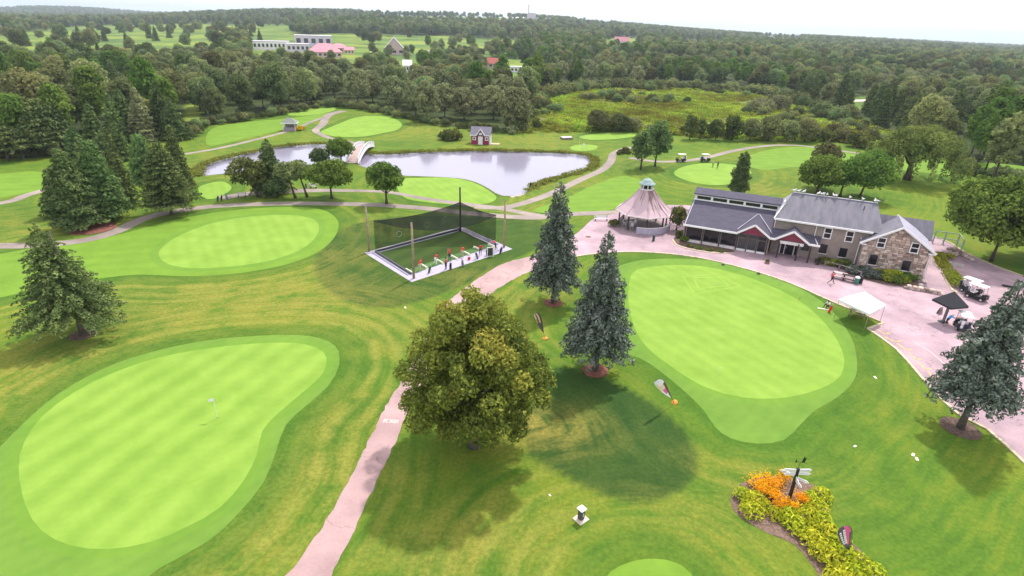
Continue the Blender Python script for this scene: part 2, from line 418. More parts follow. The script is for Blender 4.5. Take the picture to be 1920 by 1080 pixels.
CLEAR = [[(-200,120),(-60,70),(60,58),(150,49),(350,44),(560,47),(560,68),(430,76),(400,104),(330,118),(210,120),(60,128)],
         [(460,72),(640,62),(780,66),(1000,76),(1020,92),(900,108),(790,112),(785,165),(745,160),(735,135),(700,146),(600,146),(470,128)],
         [(466,72),(640,64),(660,108),(470,104)],
         [(1280,78),(1350,80),(1350,98),(1270,96)], [(110,188),(190,183),(245,200),(235,216),(130,216)], [(345,195),(372,190),(376,236),(345,236)],
         [(1575,180),(1650,180),(1640,200),(1590,215)], [(895,108),(1000,112),(1005,160),(900,158)],
         [(690,34),(900,30),(1010,38),(1010,48),(880,47),(690,42)], [(560,30),(700,27),(900,27),(900,30),(560,34)], [(1080,40),(1200,44),(1320,52),(1320,56),(1080,47)], [(150,36),(420,30),(420,34),(150,41)], [(1340,54),(1480,62),(1480,66),(1340,59)], [(930,150),(1010,140),(1000,165),(950,165)], [(1130,72),(1200,70),(1210,112),(1130,110)],[(1430,68),(1500,70),(1500,84),(1430,84)],[(1040,50),(1150,52),(1150,60),(1040,58)]]
wild = np.where(front & inside(MEADOW, PXg, PYg) & (Y > 0), 1.0, 0.0)
clear = np.zeros(nv, bool)
for c in CLEAR: clear |= inside(c, PXg, PYg)
clear &= front & (Y > 150)
r_ = np.hypot(X, Y)
wood = np.where(front & in_wood(PXg, PYg) & (wild < .5) & ~clear & (r_ > 150), 1.0, 0.0)
wood[(Y < 0) & (r_ > 300)] = 1.0; wood[(~front)] = 0; wood[r_ > 9000] = 1.0
field = np.where(clear, 1.0, 0.0)
ny_, nx_ = GX.shape
ii = (np.arange(ny_ - 1)[:, None] * nx_ + np.arange(nx_ - 1)[None]).ravel()
quads = np.stack([ii, ii + 1, ii + nx_ + 1, ii + nx_], -1).astype(np.int32)
me = bpy.data.meshes.new('ground')
me.vertices.add(nv); me.vertices.foreach_set('co', np.stack([X, Y, Z], -1).astype(np.float32).ravel())
me.loops.add(quads.size); me.loops.foreach_set('vertex_index', quads.ravel())
me.polygons.add(len(quads)); me.polygons.foreach_set('loop_start', np.arange(0, quads.size, 4, dtype=np.int32))
me.update(calc_edges=True)
me.polygons.foreach_set('use_smooth', np.ones(len(quads), bool))
for nme, arr in (('mow', mow), ('dry', dry), ('wild', wild), ('wood', wood), ('field', field), ('bank', dpond), ('dark', dark), ('bandw', bandw)):
    at_ = me.attributes.new(nme, 'FLOAT', 'POINT'); at_.data.foreach_set('value', arr.astype(np.float32))

def grass_ground():
    mt = bpy.data.materials.new('grass_ground'); mt.use_nodes = True
    n = mt.node_tree; N = n.nodes.new; K = n.links.new; b = n.nodes['Principled BSDF']
    b.inputs['Roughness'].default_value = 0.9; b.inputs['Specular IOR Level'].default_value = 0.1
    geo = N('ShaderNodeNewGeometry')
    def attr(a):
        x = N('ShaderNodeAttribute'); x.attribute_name = a; return x.outputs['Fac']
    def noise(scale, detail=5, rough=0.6, vec=None):
        x = N('ShaderNodeTexNoise'); x.inputs['Scale'].default_value = scale; x.inputs['Detail'].default_value = detail; x.inputs['Roughness'].default_value = rough
        K(vec or geo.outputs['Position'], x.inputs['Vector']); return x.outputs['Fac']
    def ramp(fac, stops):
        x = N('ShaderNodeValToRGB'); e = x.color_ramp.elements
        while len(e) < len(stops): e.new(0.5)
        for i, (p, c) in enumerate(stops): e[i].position = p; e[i].color = (*c, 1) if len(c) == 3 else c
        K(fac, x.inputs['Fac']); return x.outputs['Color']
    def mix(f, a, c, mode='MIX'):
        x = N('ShaderNodeMix'); x.data_type = 'RGBA'; x.blend_type = mode
        if isinstance(f, float): x.inputs[0].default_value = f
        else: K(f, x.inputs[0])
        for s, v in ((6, a), (7, c)):
            if isinstance(v, tuple): x.inputs[s].default_value = (*v, 1)
            else: K(v, x.inputs[s])
        return x.outputs[2]
    def mth(op, a, c=None, clamp=False):
        x = N('ShaderNodeMath'); x.operation = op; x.use_clamp = clamp
        for i, v in enumerate((a, c)):
            if v is None: continue
            if isinstance(v, (int, float)): x.inputs[i].default_value = v
            else: K(v, x.inputs[i])
        return x.outputs[0]
    def mapr(f, a, c, lo=0.0, hi=1.0):
        x = N('ShaderNodeMapRange'); x.interpolation_type = 'SMOOTHSTEP'
        for i, v in zip((1, 2, 3, 4), (a, c, lo, hi)): x.inputs[i].default_value = v
        K(f, x.inputs[0]); return x.outputs[0]
    mw = attr('mow'); sep = N('ShaderNodeSeparateXYZ'); K(geo.outputs['Position'], sep.inputs[0])
    # streaks that follow the mower round each green
    cmb = N('ShaderNodeCombineXYZ'); K(mth('MULTIPLY', mw, 1.5), cmb.inputs[0]); K(mth('MULTIPLY', sep.outputs[0], 0.13), cmb.inputs[1]); K(mth('MULTIPLY', sep.outputs[1], 0.13), cmb.inputs[2])
    streak = noise(1.0, 6, 0.62, cmb.outputs[0])
    big = noise(0.045, 4); mid = noise(0.35, 5, 0.65); fine = noise(3.2, 5, 0.75)
    f = mth('ADD', mth('MULTIPLY', big, 0.42), mth('ADD', mth('MULTIPLY', mid, 0.26), mth('MULTIPLY', streak, 0.32)))
    base = ramp(f, [(0.36, (.056, .122, .014)), (0.47, (.082, .158, .016)), (0.55, (.138, .190, .019)), (0.66, (.19, .21, .028))])
    # yellowed turf
    dr = mth('MULTIPLY', attr('dry'), mapr(mth('ADD', mth('MULTIPLY', mid, .5), mth('MULTIPLY', streak, .5)), .36, .60), True)
    dcol = ramp(fine, [(0.3, (.17, .17, .03)), (0.7, (.29, .24, .055))])
    base = mix(dr, base, dcol)
    # mown bands round the greens, fading outwards
    band = mth('SINE', mth('MULTIPLY', mth('ADD', mw, mth('MULTIPLY', big, 2.5)), 3.1))
    amp = mth('MULTIPLY', mapr(mw, 2.0, 17.0, 0.40, 0.0), mapr(mid, .32, .58))
    base = mix(mth('MULTIPLY', mth('MULTIPLY', mth('ADD', band, 0.6), amp), attr('bandw'), True), base, (.24, .245, .045))
    rim = mapr(mw, 1.2, 3.2, 0.62, 0.0)
    base = mix(rim, base, ramp(mid, [(.35, (.045, .115, .013)), (.65, (.065, .15, .015))]))
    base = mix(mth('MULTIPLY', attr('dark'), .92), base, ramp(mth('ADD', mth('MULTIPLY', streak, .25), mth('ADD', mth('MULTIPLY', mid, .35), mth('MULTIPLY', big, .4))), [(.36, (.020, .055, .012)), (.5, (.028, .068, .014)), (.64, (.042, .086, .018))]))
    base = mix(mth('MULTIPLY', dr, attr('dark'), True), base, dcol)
    # wet meadow, fields, forest floor, banks
    wl = attr('wild'); wn_ = noise(0.05, 6, .7); wn2 = noise(0.3, 6, .7)
    wcol = ramp(mth('ADD', mth('MULTIPLY', wn_, .6), mth('MULTIPLY', wn2, .4)), [(.36, (.085, .085, .03)), (.45, (.125, .135, .034)), (.53, (.165, .185, .036)), (.60, (.20, .245, .04))])
    base = mix(wl, base, wcol)
    fcol = ramp(noise(0.012, 4), [(.38, (.07, .13, .03)), (.5, (.13, .20, .035)), (.6, (.21, .26, .04))])
    base = mix(attr('field'), base, fcol)
    wd = attr('wood'); fl = ramp(noise(0.08, 5), [(.4, (.028, .04, .014)), (.6, (.055, .075, .022))])
    base = mix(wd, base, fl)
    bk = mapr(attr('bank'), 0.3, 2.2, 1.0, 0.0)
    base = mix(mth('MULTIPLY', bk, .85), base, ramp(mid, [(.35, (.05, .06, .014)), (.65, (.15, .17, .025))]))
    mud = mapr(attr('bank'), -0.6, 0.35, 1.0, 0.0)
    base = mix(mth('MULTIPLY', mud, .7), base, (.18, .14, .10))
    hv = N('ShaderNodeHueSaturation'); K(base, hv.inputs['Color']); K(mapr(fine, .25, .75, .78, 1.22), hv.inputs['Value'])
    K(hv.outputs['Color'], b.inputs['Base Color'])
    bp = N('ShaderNodeBump'); bp.inputs['Strength'].default_value = 0.5; bp.inputs['Distance'].default_value = 0.12
    K(mth('ADD', fine, mth('MULTIPLY', mid, 1.6)), bp.inputs['Height']); K(bp.outputs['Normal'], b.inputs['Normal'])
    return mt
me.materials.append(grass_ground())
g = link('ground', me); g['kind'] = 'structure'

def turf(name, c1, c2, rot, width, amt, mot=0.5, fines=3.0):
    """Close-mown grass: faint mower stripes, mottling and fine grain."""
    mt = bpy.data.materials.new(name); mt.use_nodes = True
    n = mt.node_tree; N = n.nodes.new; K = n.links.new; b = n.nodes['Principled BSDF']
    b.inputs['Roughness'].default_value = 0.85; b.inputs['Specular IOR Level'].default_value = 0.12
    geo = N('ShaderNodeNewGeometry'); mp = N('ShaderNodeMapping'); mp.inputs['Rotation'].default_value = (0, 0, rot)
    K(geo.outputs['Position'], mp.inputs['Vector'])
    wv = N('ShaderNodeTexWave'); wv.inputs['Scale'].default_value = 0.314 / width; wv.inputs['Distortion'].default_value = 2.2; wv.inputs['Detail'].default_value = 2; wv.inputs['Detail Scale'].default_value = 0.6
    K(mp.outputs[0], wv.inputs['Vector'])
    n1 = N('ShaderNodeTexNoise'); n1.inputs['Scale'].default_value = 0.28; n1.inputs['Detail'].default_value = 6; n1.inputs['Roughness'].default_value = .6; K(geo.outputs['Position'], n1.inputs['Vector'])
    n2 = N('ShaderNodeTexNoise'); n2.inputs['Scale'].default_value = fines; n2.inputs['Detail'].default_value = 4; n2.inputs['Roughness'].default_value = .7; K(geo.outputs['Position'], n2.inputs['Vector'])
    a1 = N('ShaderNodeMath'); a1.operation = 'MULTIPLY'; a1.inputs[1].default_value = amt; K(wv.outputs['Fac'], a1.inputs[0])
    a2 = N('ShaderNodeMath'); a2.operation = 'MULTIPLY_ADD'; a2.inputs[1].default_value = mot; K(n1.outputs['Fac'], a2.inputs[0]); K(a1.outputs[0], a2.inputs[2])
    a3 = N('ShaderNodeMath'); a3.operation = 'MULTIPLY_ADD'; a3.inputs[1].default_value = 0.35; K(n2.outputs['Fac'], a3.inputs[0]); K(a2.outputs[0], a3.inputs[2])
    mr = N('ShaderNodeMapRange'); c = (amt + mot + .35) / 2; mr.inputs[1].default_value = c - .26; mr.inputs[2].default_value = c + .26; K(a3.outputs[0], mr.inputs[0])
    mx = N('ShaderNodeMix'); mx.data_type = 'RGBA'; mx.inputs[6].default_value = (*c1, 1); mx.inputs[7].default_value = (*c2, 1); K(mr.outputs[0], mx.inputs[0])
    K(mx.outputs[2], b.inputs['Base Color'])
    return mt
M_GREEN = turf('mown_green', (.162, .282, .036), (.230, .362, .056), R(18), 2.6, .26, 1.15, 2.2)
M_GREEN2 = turf('mown_green_fine', (.166, .287, .036), (.232, .366, .056), R(-30), 1.8, .12, 1.15, 2.2)
M_FRINGE = turf('fringe_turf', (.10, .20, .027), (.16, .275, .040), R(40), 1.2, .08, .9, 1.5)
M_FAIR = turf('fairway_turf', (.115, .215, .022), (.175, .30, .034), R(75), 3.0, .10, .9, 1.5)
M_DARK = turf('dark_turf', (.038, .098, .014), (.082, .150, .022), R(-38), 1.3, .22, 1.0, 1.2)  # patch of naturally darker mown grass
M_DARK2 = turf('rough_turf', (.048, .088, .014), (.095, .135, .022), R(10), 2.6, .12, 1.0, 1.2)
M_COLLAR = turf('collar_turf', (.105, .215, .025), (.155, .275, .034), R(10), 1.2, .06, .9, 1.5)
def grow(poly, d):
    tg_ = np.roll(poly, -1, 0) - np.roll(poly, 1, 0); tg_ /= np.linalg.norm(tg_, axis=1)[:, None] + 1e-9
    ar = np.sum(poly[:, 0] * np.roll(poly[:, 1], -1) - np.roll(poly[:, 0], -1) * poly[:, 1])
    return poly + np.stack([tg_[:, 1], -tg_[:, 0]], -1) * (d if ar > 0 else -d)
for nme, poly, z, mt in (('collar', grow(GREEN_A, .75), .010, M_COLLAR), ('collar', grow(GREEN_B, 1.1), .010, M_COLLAR), ('collar', grow(GREEN_C, .8), .010, M_COLLAR),
        ('fringe', FRINGE_A, .008, M_FRINGE), ('fringe', FRINGE_B, .008, M_FAIR), ('fringe', FRINGE_C, .008, M_FRINGE),
        ('putting_green', GREEN_A, .012, M_GREEN), ('putting_green', GREEN_B, .012, M_GREEN2), ('putting_green', GREEN_C, .012, M_GREEN2),
        ('tee_ground', TEE_D, .012, M_FAIR), ('putting_green', GREEN_E, .012, M_GREEN2), ('putting_green', GREEN_E2, .012, M_GREEN2), ('putting_green', GREEN_F, .012, M_GREEN2),
        ('tee_ground', TEE_G, .012, M_GREEN2), ('putting_green', GREEN_H, .012, M_GREEN2), ('fairway', FAIR_I, .008, M_FAIR),
        ('tee_ground', TEE_J, .012, M_GREEN2), ('putting_green', GREEN_K, .012, M_GREEN2), ('fairway', FAIR_L, .008, M_FAIR), ('fairway', FAIR_M, .008, M_FAIR), ('fairway', FAIR_N, .008, M_FAIR)):
    sheet(nme, poly, z, mt)

# ------------------------------------------------------------------ water
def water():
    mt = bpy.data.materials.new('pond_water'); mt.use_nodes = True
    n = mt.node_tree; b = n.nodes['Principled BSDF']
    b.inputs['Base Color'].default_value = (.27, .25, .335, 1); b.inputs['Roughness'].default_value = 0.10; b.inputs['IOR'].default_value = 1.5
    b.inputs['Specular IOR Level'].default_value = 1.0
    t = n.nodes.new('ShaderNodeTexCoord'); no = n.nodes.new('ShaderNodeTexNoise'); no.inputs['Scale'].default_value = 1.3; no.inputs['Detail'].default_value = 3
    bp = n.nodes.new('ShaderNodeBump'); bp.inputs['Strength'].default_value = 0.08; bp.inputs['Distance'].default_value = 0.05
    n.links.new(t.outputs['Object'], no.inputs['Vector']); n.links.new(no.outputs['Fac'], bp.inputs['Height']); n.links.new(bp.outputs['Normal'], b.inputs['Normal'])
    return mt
cen = POND.mean(0)
tg = np.roll(POND, -1, 0) - np.roll(POND, 1, 0); tg /= np.linalg.norm(tg, axis=1)[:, None] + 1e-9
nrm = np.stack([tg[:, 1], -tg[:, 0]], -1)
area = 0.5 * np.sum(POND[:, 0] * np.roll(POND[:, 1], -1) - np.roll(POND[:, 0], -1) * POND[:, 1])
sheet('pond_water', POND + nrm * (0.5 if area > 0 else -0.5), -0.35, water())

# ------------------------------------------------------------------ paving
def paving(name, c1, c2, crack=True):
    mt = bpy.data.materials.new(name); mt.use_nodes = True
    n = mt.node_tree; N = n.nodes.new; K = n.links.new; b = n.nodes['Principled BSDF']; b.inputs['Roughness'].default_value = .85
    geo = N('ShaderNodeNewGeometry')
    a = N('ShaderNodeTexNoise'); a.inputs['Scale'].default_value = .22; a.inputs['Detail'].default_value = 7; a.inputs['Roughness'].default_value = .62
    f = N('ShaderNodeTexNoise'); f.inputs['Scale'].default_value = 6; f.inputs['Detail'].default_value = 5; f.inputs['Roughness'].default_value = .75
    K(geo.outputs['Position'], a.inputs['Vector']); K(geo.outputs['Position'], f.inputs['Vector'])
    ad = N('ShaderNodeMath'); ad.operation = 'MULTIPLY_ADD'; ad.inputs[1].default_value = .45; K(f.outputs['Fac'], ad.inputs[0]); K(a.outputs['Fac'], ad.inputs[2])
    r = N('ShaderNodeValToRGB'); r.color_ramp.elements[0].position = .55; r.color_ramp.elements[1].position = .9
    r.color_ramp.elements[0].color = (*c1, 1); r.color_ramp.elements[1].color = (*c2, 1); K(ad.outputs[0], r.inputs['Fac'])
    vo = N('ShaderNodeTexVoronoi'); vo.feature = 'DISTANCE_TO_EDGE'; vo.inputs['Scale'].default_value = .16; wp = N('ShaderNodeMix'); wp.data_type = 'RGBA'; wp.inputs[0].default_value = .12
    nw = N('ShaderNodeTexNoise'); nw.inputs['Scale'].default_value = .8; nw.inputs['Detail'].default_value = 4; K(geo.outputs['Position'], nw.inputs['Vector'])
    va = N('ShaderNodeVectorMath'); va.operation = 'MULTIPLY_ADD'; va.inputs[1].default_value = (3, 3, 3); K(nw.outputs['Color'], va.inputs[0]); K(geo.outputs['Position'], va.inputs[2]); K(va.outputs[0], vo.inputs['Vector'])
    ck = N('ShaderNodeMapRange'); ck.inputs[1].default_value = .0; ck.inputs[2].default_value = .012; ck.inputs[3].default_value = .62; ck.inputs[4].default_value = 1.0; K(vo.outputs['Distance'], ck.inputs[0])
    st = N('ShaderNodeTexNoise'); st.inputs['Scale'].default_value = .07; st.inputs['Detail'].default_value = 3; K(geo.outputs['Position'], st.inputs['Vector']); sr = N('ShaderNodeMapRange'); sr.inputs[1].default_value = .4; sr.inputs[2].default_value = .62; sr.inputs[3].default_value = .84; sr.inputs[4].default_value = 1.04; K(st.outputs['Fac'], sr.inputs[0])
    mm = N('ShaderNodeMath'); mm.operation = 'MULTIPLY'; K(ck.outputs[0], mm.inputs[0]); K(sr.outputs[0], mm.inputs[1])
    hv = N('ShaderNodeHueSaturation'); K(r.outputs['Color'], hv.inputs['Color']); K(mm.outputs[0], hv.inputs['Value']); K(hv.outputs['Color'], b.inputs['Base Color'])
    return mt
M_PAVE = paving('pink_asphalt', (.34, .22, .22), (.50, .33, .32))
M_PLAZA = paving('plaza_asphalt', (.29, .20, .235), (.50, .345, .385))
M_CART = paving('cart_path', (.23, .185, .165), (.34, .275, .24))
M_KERB = mat('kerb_stone', (.52, .45, .30), .85, .25, 2.0)
ml = outline(MAIN_L, 0, .5, False); mr_ = outline(MAIN_R, 0, .5, False)
rng0 = random.Random(4)
ml = ml + np.array([[rng0.uniform(-.10, .10), rng0.uniform(-.10, .10)] for _ in ml]); mr_ = mr_ + np.array([[rng0.uniform(-.10, .10), rng0.uniform(-.10, .10)] for _ in mr_])
sheet('main_path', np.concatenate([ml, mr_[::-1]]), .020, M_PAVE)
sheet('plaza', PLAZA_POLY, .024, M_PLAZA)
CART_1 = [(-300,466),(0,461),(60,460),(150,452),(215,435),(270,410),(340,394),(430,385),(560,381.5),(700,384),(800,391),(900,402),(1000,408),(1060,402),(1165,398)]
strip('cart_path', CART_1, 2.3, .016, M_CART)
strip('cart_path', [(1020,406),(985,400),(940,391),(890,385),(800,373),(740,362),(700,358.5),(600,357),(530,359),(470,363),(440,367),(415,372)], [2.0,2.0,2.0,2.0,1.8,1.6,1.6,1.8,2.4,3.0,3.0,2.6], .014, M_CART)
strip('cart_path', [(890,388),(940,389.5),(985,380),(1040,360),(1090,336),(1128,319),(1145,303),(1150,289),(1165,281),(1185,276)], 2.0, .018, M_CART)
strip('cart_path', [(692,276),(655,266),(622,260),(600,251),(592,244),(604,234),(611,222),(620,214),(645,208)], [1.8,1.8,1.8,2.0,2.4,2.6,2.6,3.2,3.6], .016, M_CART)
strip('cart_path', [(606,220),(580,230),(540,246),(450,269),(400,280),(345,289)], 1.6, .014, M_CART)
strip('cart_path', [(-200,405),(0,381),(50,366),(96,353)], 2.0, .014, M_CART)
strip('cart_path', [(1180,296),(1235,303),(1290,301),(1330,294),(1370,284),(1420,275.5),(1465,272),(1510,274),(1570,282),(1640,292)], 2.0, .018, M_CART)

def kerb(pts, name='kerb'):
    b = MB(); pts = [(*p, 0.05) for p in pts]
    for a, c in zip(pts[:-1], pts[1:]): b.bar(a, c, .26, .14)
    o = b.build(name, M_KERB); o['kind'] = 'structure'
kerb(PLAZA[1::2]); kerb(PLAZA2[:-3:2]); kerb([at(1656, 606, 0)[:2], at(1627, 617, 0)[:2]])
kerb(PLAZA3[24::2])
# ------------------------------------------------------------------ trees
M_BARK = mat('bark', (.075, .055, .04), .95, .4, 3.0, bump=.6)
M_BARK2 = mat('grey_bark', (.12, .10, .085), .95, .4, 3.0, bump=.6)
LM = {
 'linden': leaf_mat('linden_leaf', [(.040,.056,.015),(.078,.098,.021),(.122,.142,.028),(.175,.185,.036),(.26,.22,.044)], .0, .0, .35),
 'blue_spruce': leaf_mat('blue_spruce_needle', [(.032,.042,.031),(.066,.082,.064),(.115,.134,.112),(.18,.20,.175)], .006, .1, .08),
 'spruce': leaf_mat('spruce_needle', [(.023,.037,.015),(.048,.069,.024),(.082,.105,.036),(.13,.148,.054)], .012, .18, .08),
 'pine': leaf_mat('pine_needle', [(.030,.054,.020),(.058,.095,.032),(.092,.14,.045),(.13,.18,.062)], .012, .18, .15),
 'green': leaf_mat('green_leaf', [(.032,.060,.014),(.062,.102,.021),(.10,.15,.03),(.15,.20,.042)], .02, .15, .35),
 'wood': leaf_mat('wood_leaf', [(.050,.064,.030),(.088,.108,.044),(.132,.152,.058),(.19,.20,.074)], .045, .45, .42),
 'pale': leaf_mat('pale_leaf', [(.060,.072,.036),(.115,.13,.062),(.175,.188,.088),(.24,.25,.12)], .02, .15, .28),
 'willow': leaf_mat('willow_leaf', [(.035,.052,.016),(.08,.10,.028),(.145,.168,.045),(.22,.235,.07)], .015, .12, .3),
 'shrub': leaf_mat('shrub_leaf', [(.024,.036,.012),(.05,.065,.019),(.09,.10,.028),(.15,.145,.04)], .03, .25, .22),
}
def leaf_quads(c, nrm, size, tint, rng, asp=0.62):
    """Rhombic leaf clumps at points c facing roughly along nrm."""
    n = len(c); nrm = nrm / (np.linalg.norm(nrm, axis=1)[:, None] + 1e-9)
    t = np.cross(nrm, rng.normal(size=(n, 3))); t /= np.linalg.norm(t, axis=1)[:, None] + 1e-9
    b = np.cross(nrm, t); s = size[:, None]
    bend = nrm * s * rng.uniform(-.25, .1, (n, 1))
    v = np.stack([c + t * s + bend, c + b * s * asp, c - t * s + bend, c - b * s * asp], 1).reshape(-1, 3)
    return v, np.repeat(tint, 4)

def quad_mesh(name, v, tint, mt):
    n = len(v) // 4; me = bpy.data.meshes.new(name)
    me.vertices.add(len(v)); me.vertices.foreach_set('co', v.astype(np.float32).ravel())
    me.loops.add(len(v)); me.loops.foreach_set('vertex_index', np.arange(len(v), dtype=np.int32))
    me.polygons.add(n); me.polygons.foreach_set('loop_start', np.arange(0, len(v), 4, dtype=np.int32))
    a = me.attributes.new('tint', 'FLOAT', 'POINT'); a.data.foreach_set('value', np.clip(tint, 0, 1).astype(np.float32))
    me.materials.append(mt); me.update(calc_edges=True); return me

def lobes_mesh(name, lobes, leaf, dens, mt, rng, jitter=.45, low=-.35, tvar=.16, asp=.62, shell=(.72, 1.08)):
    """Leaf clumps over the upper surface of many small lobes. lobe = centre(3), radii(3), yaw, pitch, tint."""
    C_, N_, S_, T_ = [], [], [], []
    for (c, rad, yaw, pitch, tint) in lobes:
        a = (rad[0] * rad[1] + rad[1] * rad[2] + rad[0] * rad[2]) / 3
        n = max(4, int(dens * 4 * math.pi * a * (1 - low) / 2 / (leaf * leaf * 1.24)))
        z = rng.uniform(low, 1, n); ph = rng.uniform(0, 2 * np.pi, n); q = np.sqrt(1 - z * z)
        u = np.stack([q * np.cos(ph), q * np.sin(ph), z], 1)
        p = u * rad * rng.uniform(shell[0], shell[1], (n, 1)); nn = u / rad
        cp, sp = math.cos(pitch), math.sin(pitch); cy, sy = math.cos(yaw), math.sin(yaw)
        Rm = np.array([[cy, -sy, 0], [sy, cy, 0], [0, 0, 1]]) @ np.array([[cp, 0, sp], [0, 1, 0], [-sp, 0, cp]])
        nn /= np.linalg.norm(nn, axis=1)[:, None]
        C_.append(p @ Rm.T + c); N_.append(nn @ Rm.T + rng.normal(0, jitter, (n, 3))); S_.append(leaf * rng.uniform(.7, 1.3, n))
        T_.append(tint + rng.normal(0, tvar, n))
    c = np.concatenate(C_); nn = np.concatenate(N_); s = np.concatenate(S_); t = np.concatenate(T_)
    v, tt = leaf_quads(c, nn, s, t, rng, asp)
    return quad_mesh(name, v, tt, mt)

def broad_lobes(h, rad, base, rng, k=40, lump=.30, top=.5, asym=.12, lean=(0, 0), tint=.45, flat=1.0, taper=.25):
    """Crown of lobes over an uneven ellipsoid from height base to h."""
    cz = (h + base) / 2; hz = (h - base) / 2; out_ = []
    ga = math.pi * (3 - 5 ** .5)
    for i in range(k):
        z = 1 - 2 * (i + .5) / k; z = max(-.92, z)
        ph = i * ga + rng.uniform(-.5, .5); q = math.sqrt(1 - z * z)
        wz = 1.0 if z < 0 else (1 - taper * z)
        rr = rng.uniform(1 - asym * 2.2, 1 + asym * .4) * (1 - lump * .75)
        c = np.array([q * math.cos(ph) * rad * rr * wz, q * math.sin(ph) * rad * rr * wz, cz + z * hz * rr])
        c[0] += lean[0] * (c[2] / h); c[1] += lean[1] * (c[2] / h)
        r = lump * rad * rng.uniform(.75, 1.25)
        out_.append((c, np.array([r, r, r * flat * .85]), 0.0, 0.0, tint + rng.normal(0, .13)))
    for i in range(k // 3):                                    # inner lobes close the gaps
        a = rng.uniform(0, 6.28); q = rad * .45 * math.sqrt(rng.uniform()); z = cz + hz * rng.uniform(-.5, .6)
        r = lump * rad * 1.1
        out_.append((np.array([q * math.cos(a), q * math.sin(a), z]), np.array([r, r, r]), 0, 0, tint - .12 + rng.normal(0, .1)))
    return out_

def conifer_lobes(h, rad, base, rng, step=.6, power=.85, droop=.35, spread=.95, thick=.30, tint=.45, lean=(0, 0), ragged=.18, wide=.42):
    out_ = []; z = base
    while z < h - .25:
        f = (z - base) / (h - base); R0 = rad * (1 - f) ** power + .12
        n = max(3, int(2 * math.pi * R0 * spread / 1.0)); ph0 = rng.uniform(0, 6.28)
        for j in range(n):
            ph = ph0 + 2 * math.pi * j / n + rng.uniform(-.25, .25)
            Rb = R0 * rng.uniform(1 - ragged * 2, 1 + ragged * .6)
            tn = tint + rng.normal(0, .12)
            for fr in ((.9,) if Rb < .9 else ((.45, .88) if Rb < 2.4 else (.33, .62, .92))):
                rr = Rb * fr; ln = max(.28, Rb * (.34 if Rb < 2.4 else .26))
                zz = z - droop * rr * .55 + rng.uniform(-.1, .1)
                out_.append((np.array([rr * math.cos(ph) + lean[0] * z / h, rr * math.sin(ph) + lean[1] * z / h, zz]), np.array([ln, max(.22, wide * (.5 + .5 * Rb / rad)), max(.16, thick)]), ph, droop * .9, tn + rng.normal(0, .06)))
        z += step * (1 - .45 * f)
    out_.append((np.array([lean[0], lean[1], h - .3]), np.array([.16, .16, .55]), 0, 0, tint + .1))
    return out_

def trunk_mesh(name, h, r, rng, limbs=5, base=2.0, reach=2.0, mt=None, lean=(0, 0), n=9):
    b = MB(); k = 7
    pts = [(lean[0] * t * h / h + rng.uniform(-.05, .05) * t * 2, lean[1] * t + rng.uniform(-.05, .05) * t * 2, h * t) for t in np.linspace(0, 1, k)]
    b.tube(pts, [r * 1.35] + [r * (1 - .8 * t) for t in np.linspace(0, 1, k)[1:]], n)
    for i in range(limbs):
        a = 2 * math.pi * i / max(1, limbs) + rng.uniform(-.4, .4); z = base + (h * .8 - base) * rng.uniform(0, .75)
        f = z / h; p = Vector((lean[0] * f, lean[1] * f, z)); rr = reach * rng.uniform(.6, 1.0) * (1 - .5 * f)
        q = p + Vector((math.cos(a) * rr * .5, math.sin(a) * rr * .5, rr * .35)); e = p + Vector((math.cos(a) * rr, math.sin(a) * rr, rr * .9))
        b.tube([p, q, e], [r * .5 * (1 - f * .5), r * .32, r * .12], 6)
    return b.mesh(name, mt or M_BARK, True)

def tree(name, label, cat, loc, crown, trunk, rz=0.0, sc=1.0, group=None):
    t = thing(name, label, cat, loc, rz, group)
    if not hasattr(sc, '__len__'): sc = (sc, sc, sc)
    t.scale = sc
    link('trunk', trunk, t); link('crown', crown, t)
    return t
rg = np.random.default_rng(11)

# -- the big linden in the middle of the picture
bp = at(890, 836, 0); BT_H = height_at(bp, 545)
lob = []
LR = 5.75
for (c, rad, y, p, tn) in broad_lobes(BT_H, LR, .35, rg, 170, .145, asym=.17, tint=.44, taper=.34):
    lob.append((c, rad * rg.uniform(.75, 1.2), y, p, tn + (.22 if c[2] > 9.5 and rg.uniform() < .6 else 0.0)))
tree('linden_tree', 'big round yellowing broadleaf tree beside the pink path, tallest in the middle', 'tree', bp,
     lobes_mesh('linden_crown', lob, .135, 1.05, LM['linden'], rg, jitter=.8, low=-.6, tvar=.15, shell=(.6, 1.15)), trunk_mesh('linden_trunk', 9.0, .42, rg, 9, 1.8, 4.0, M_BARK2))

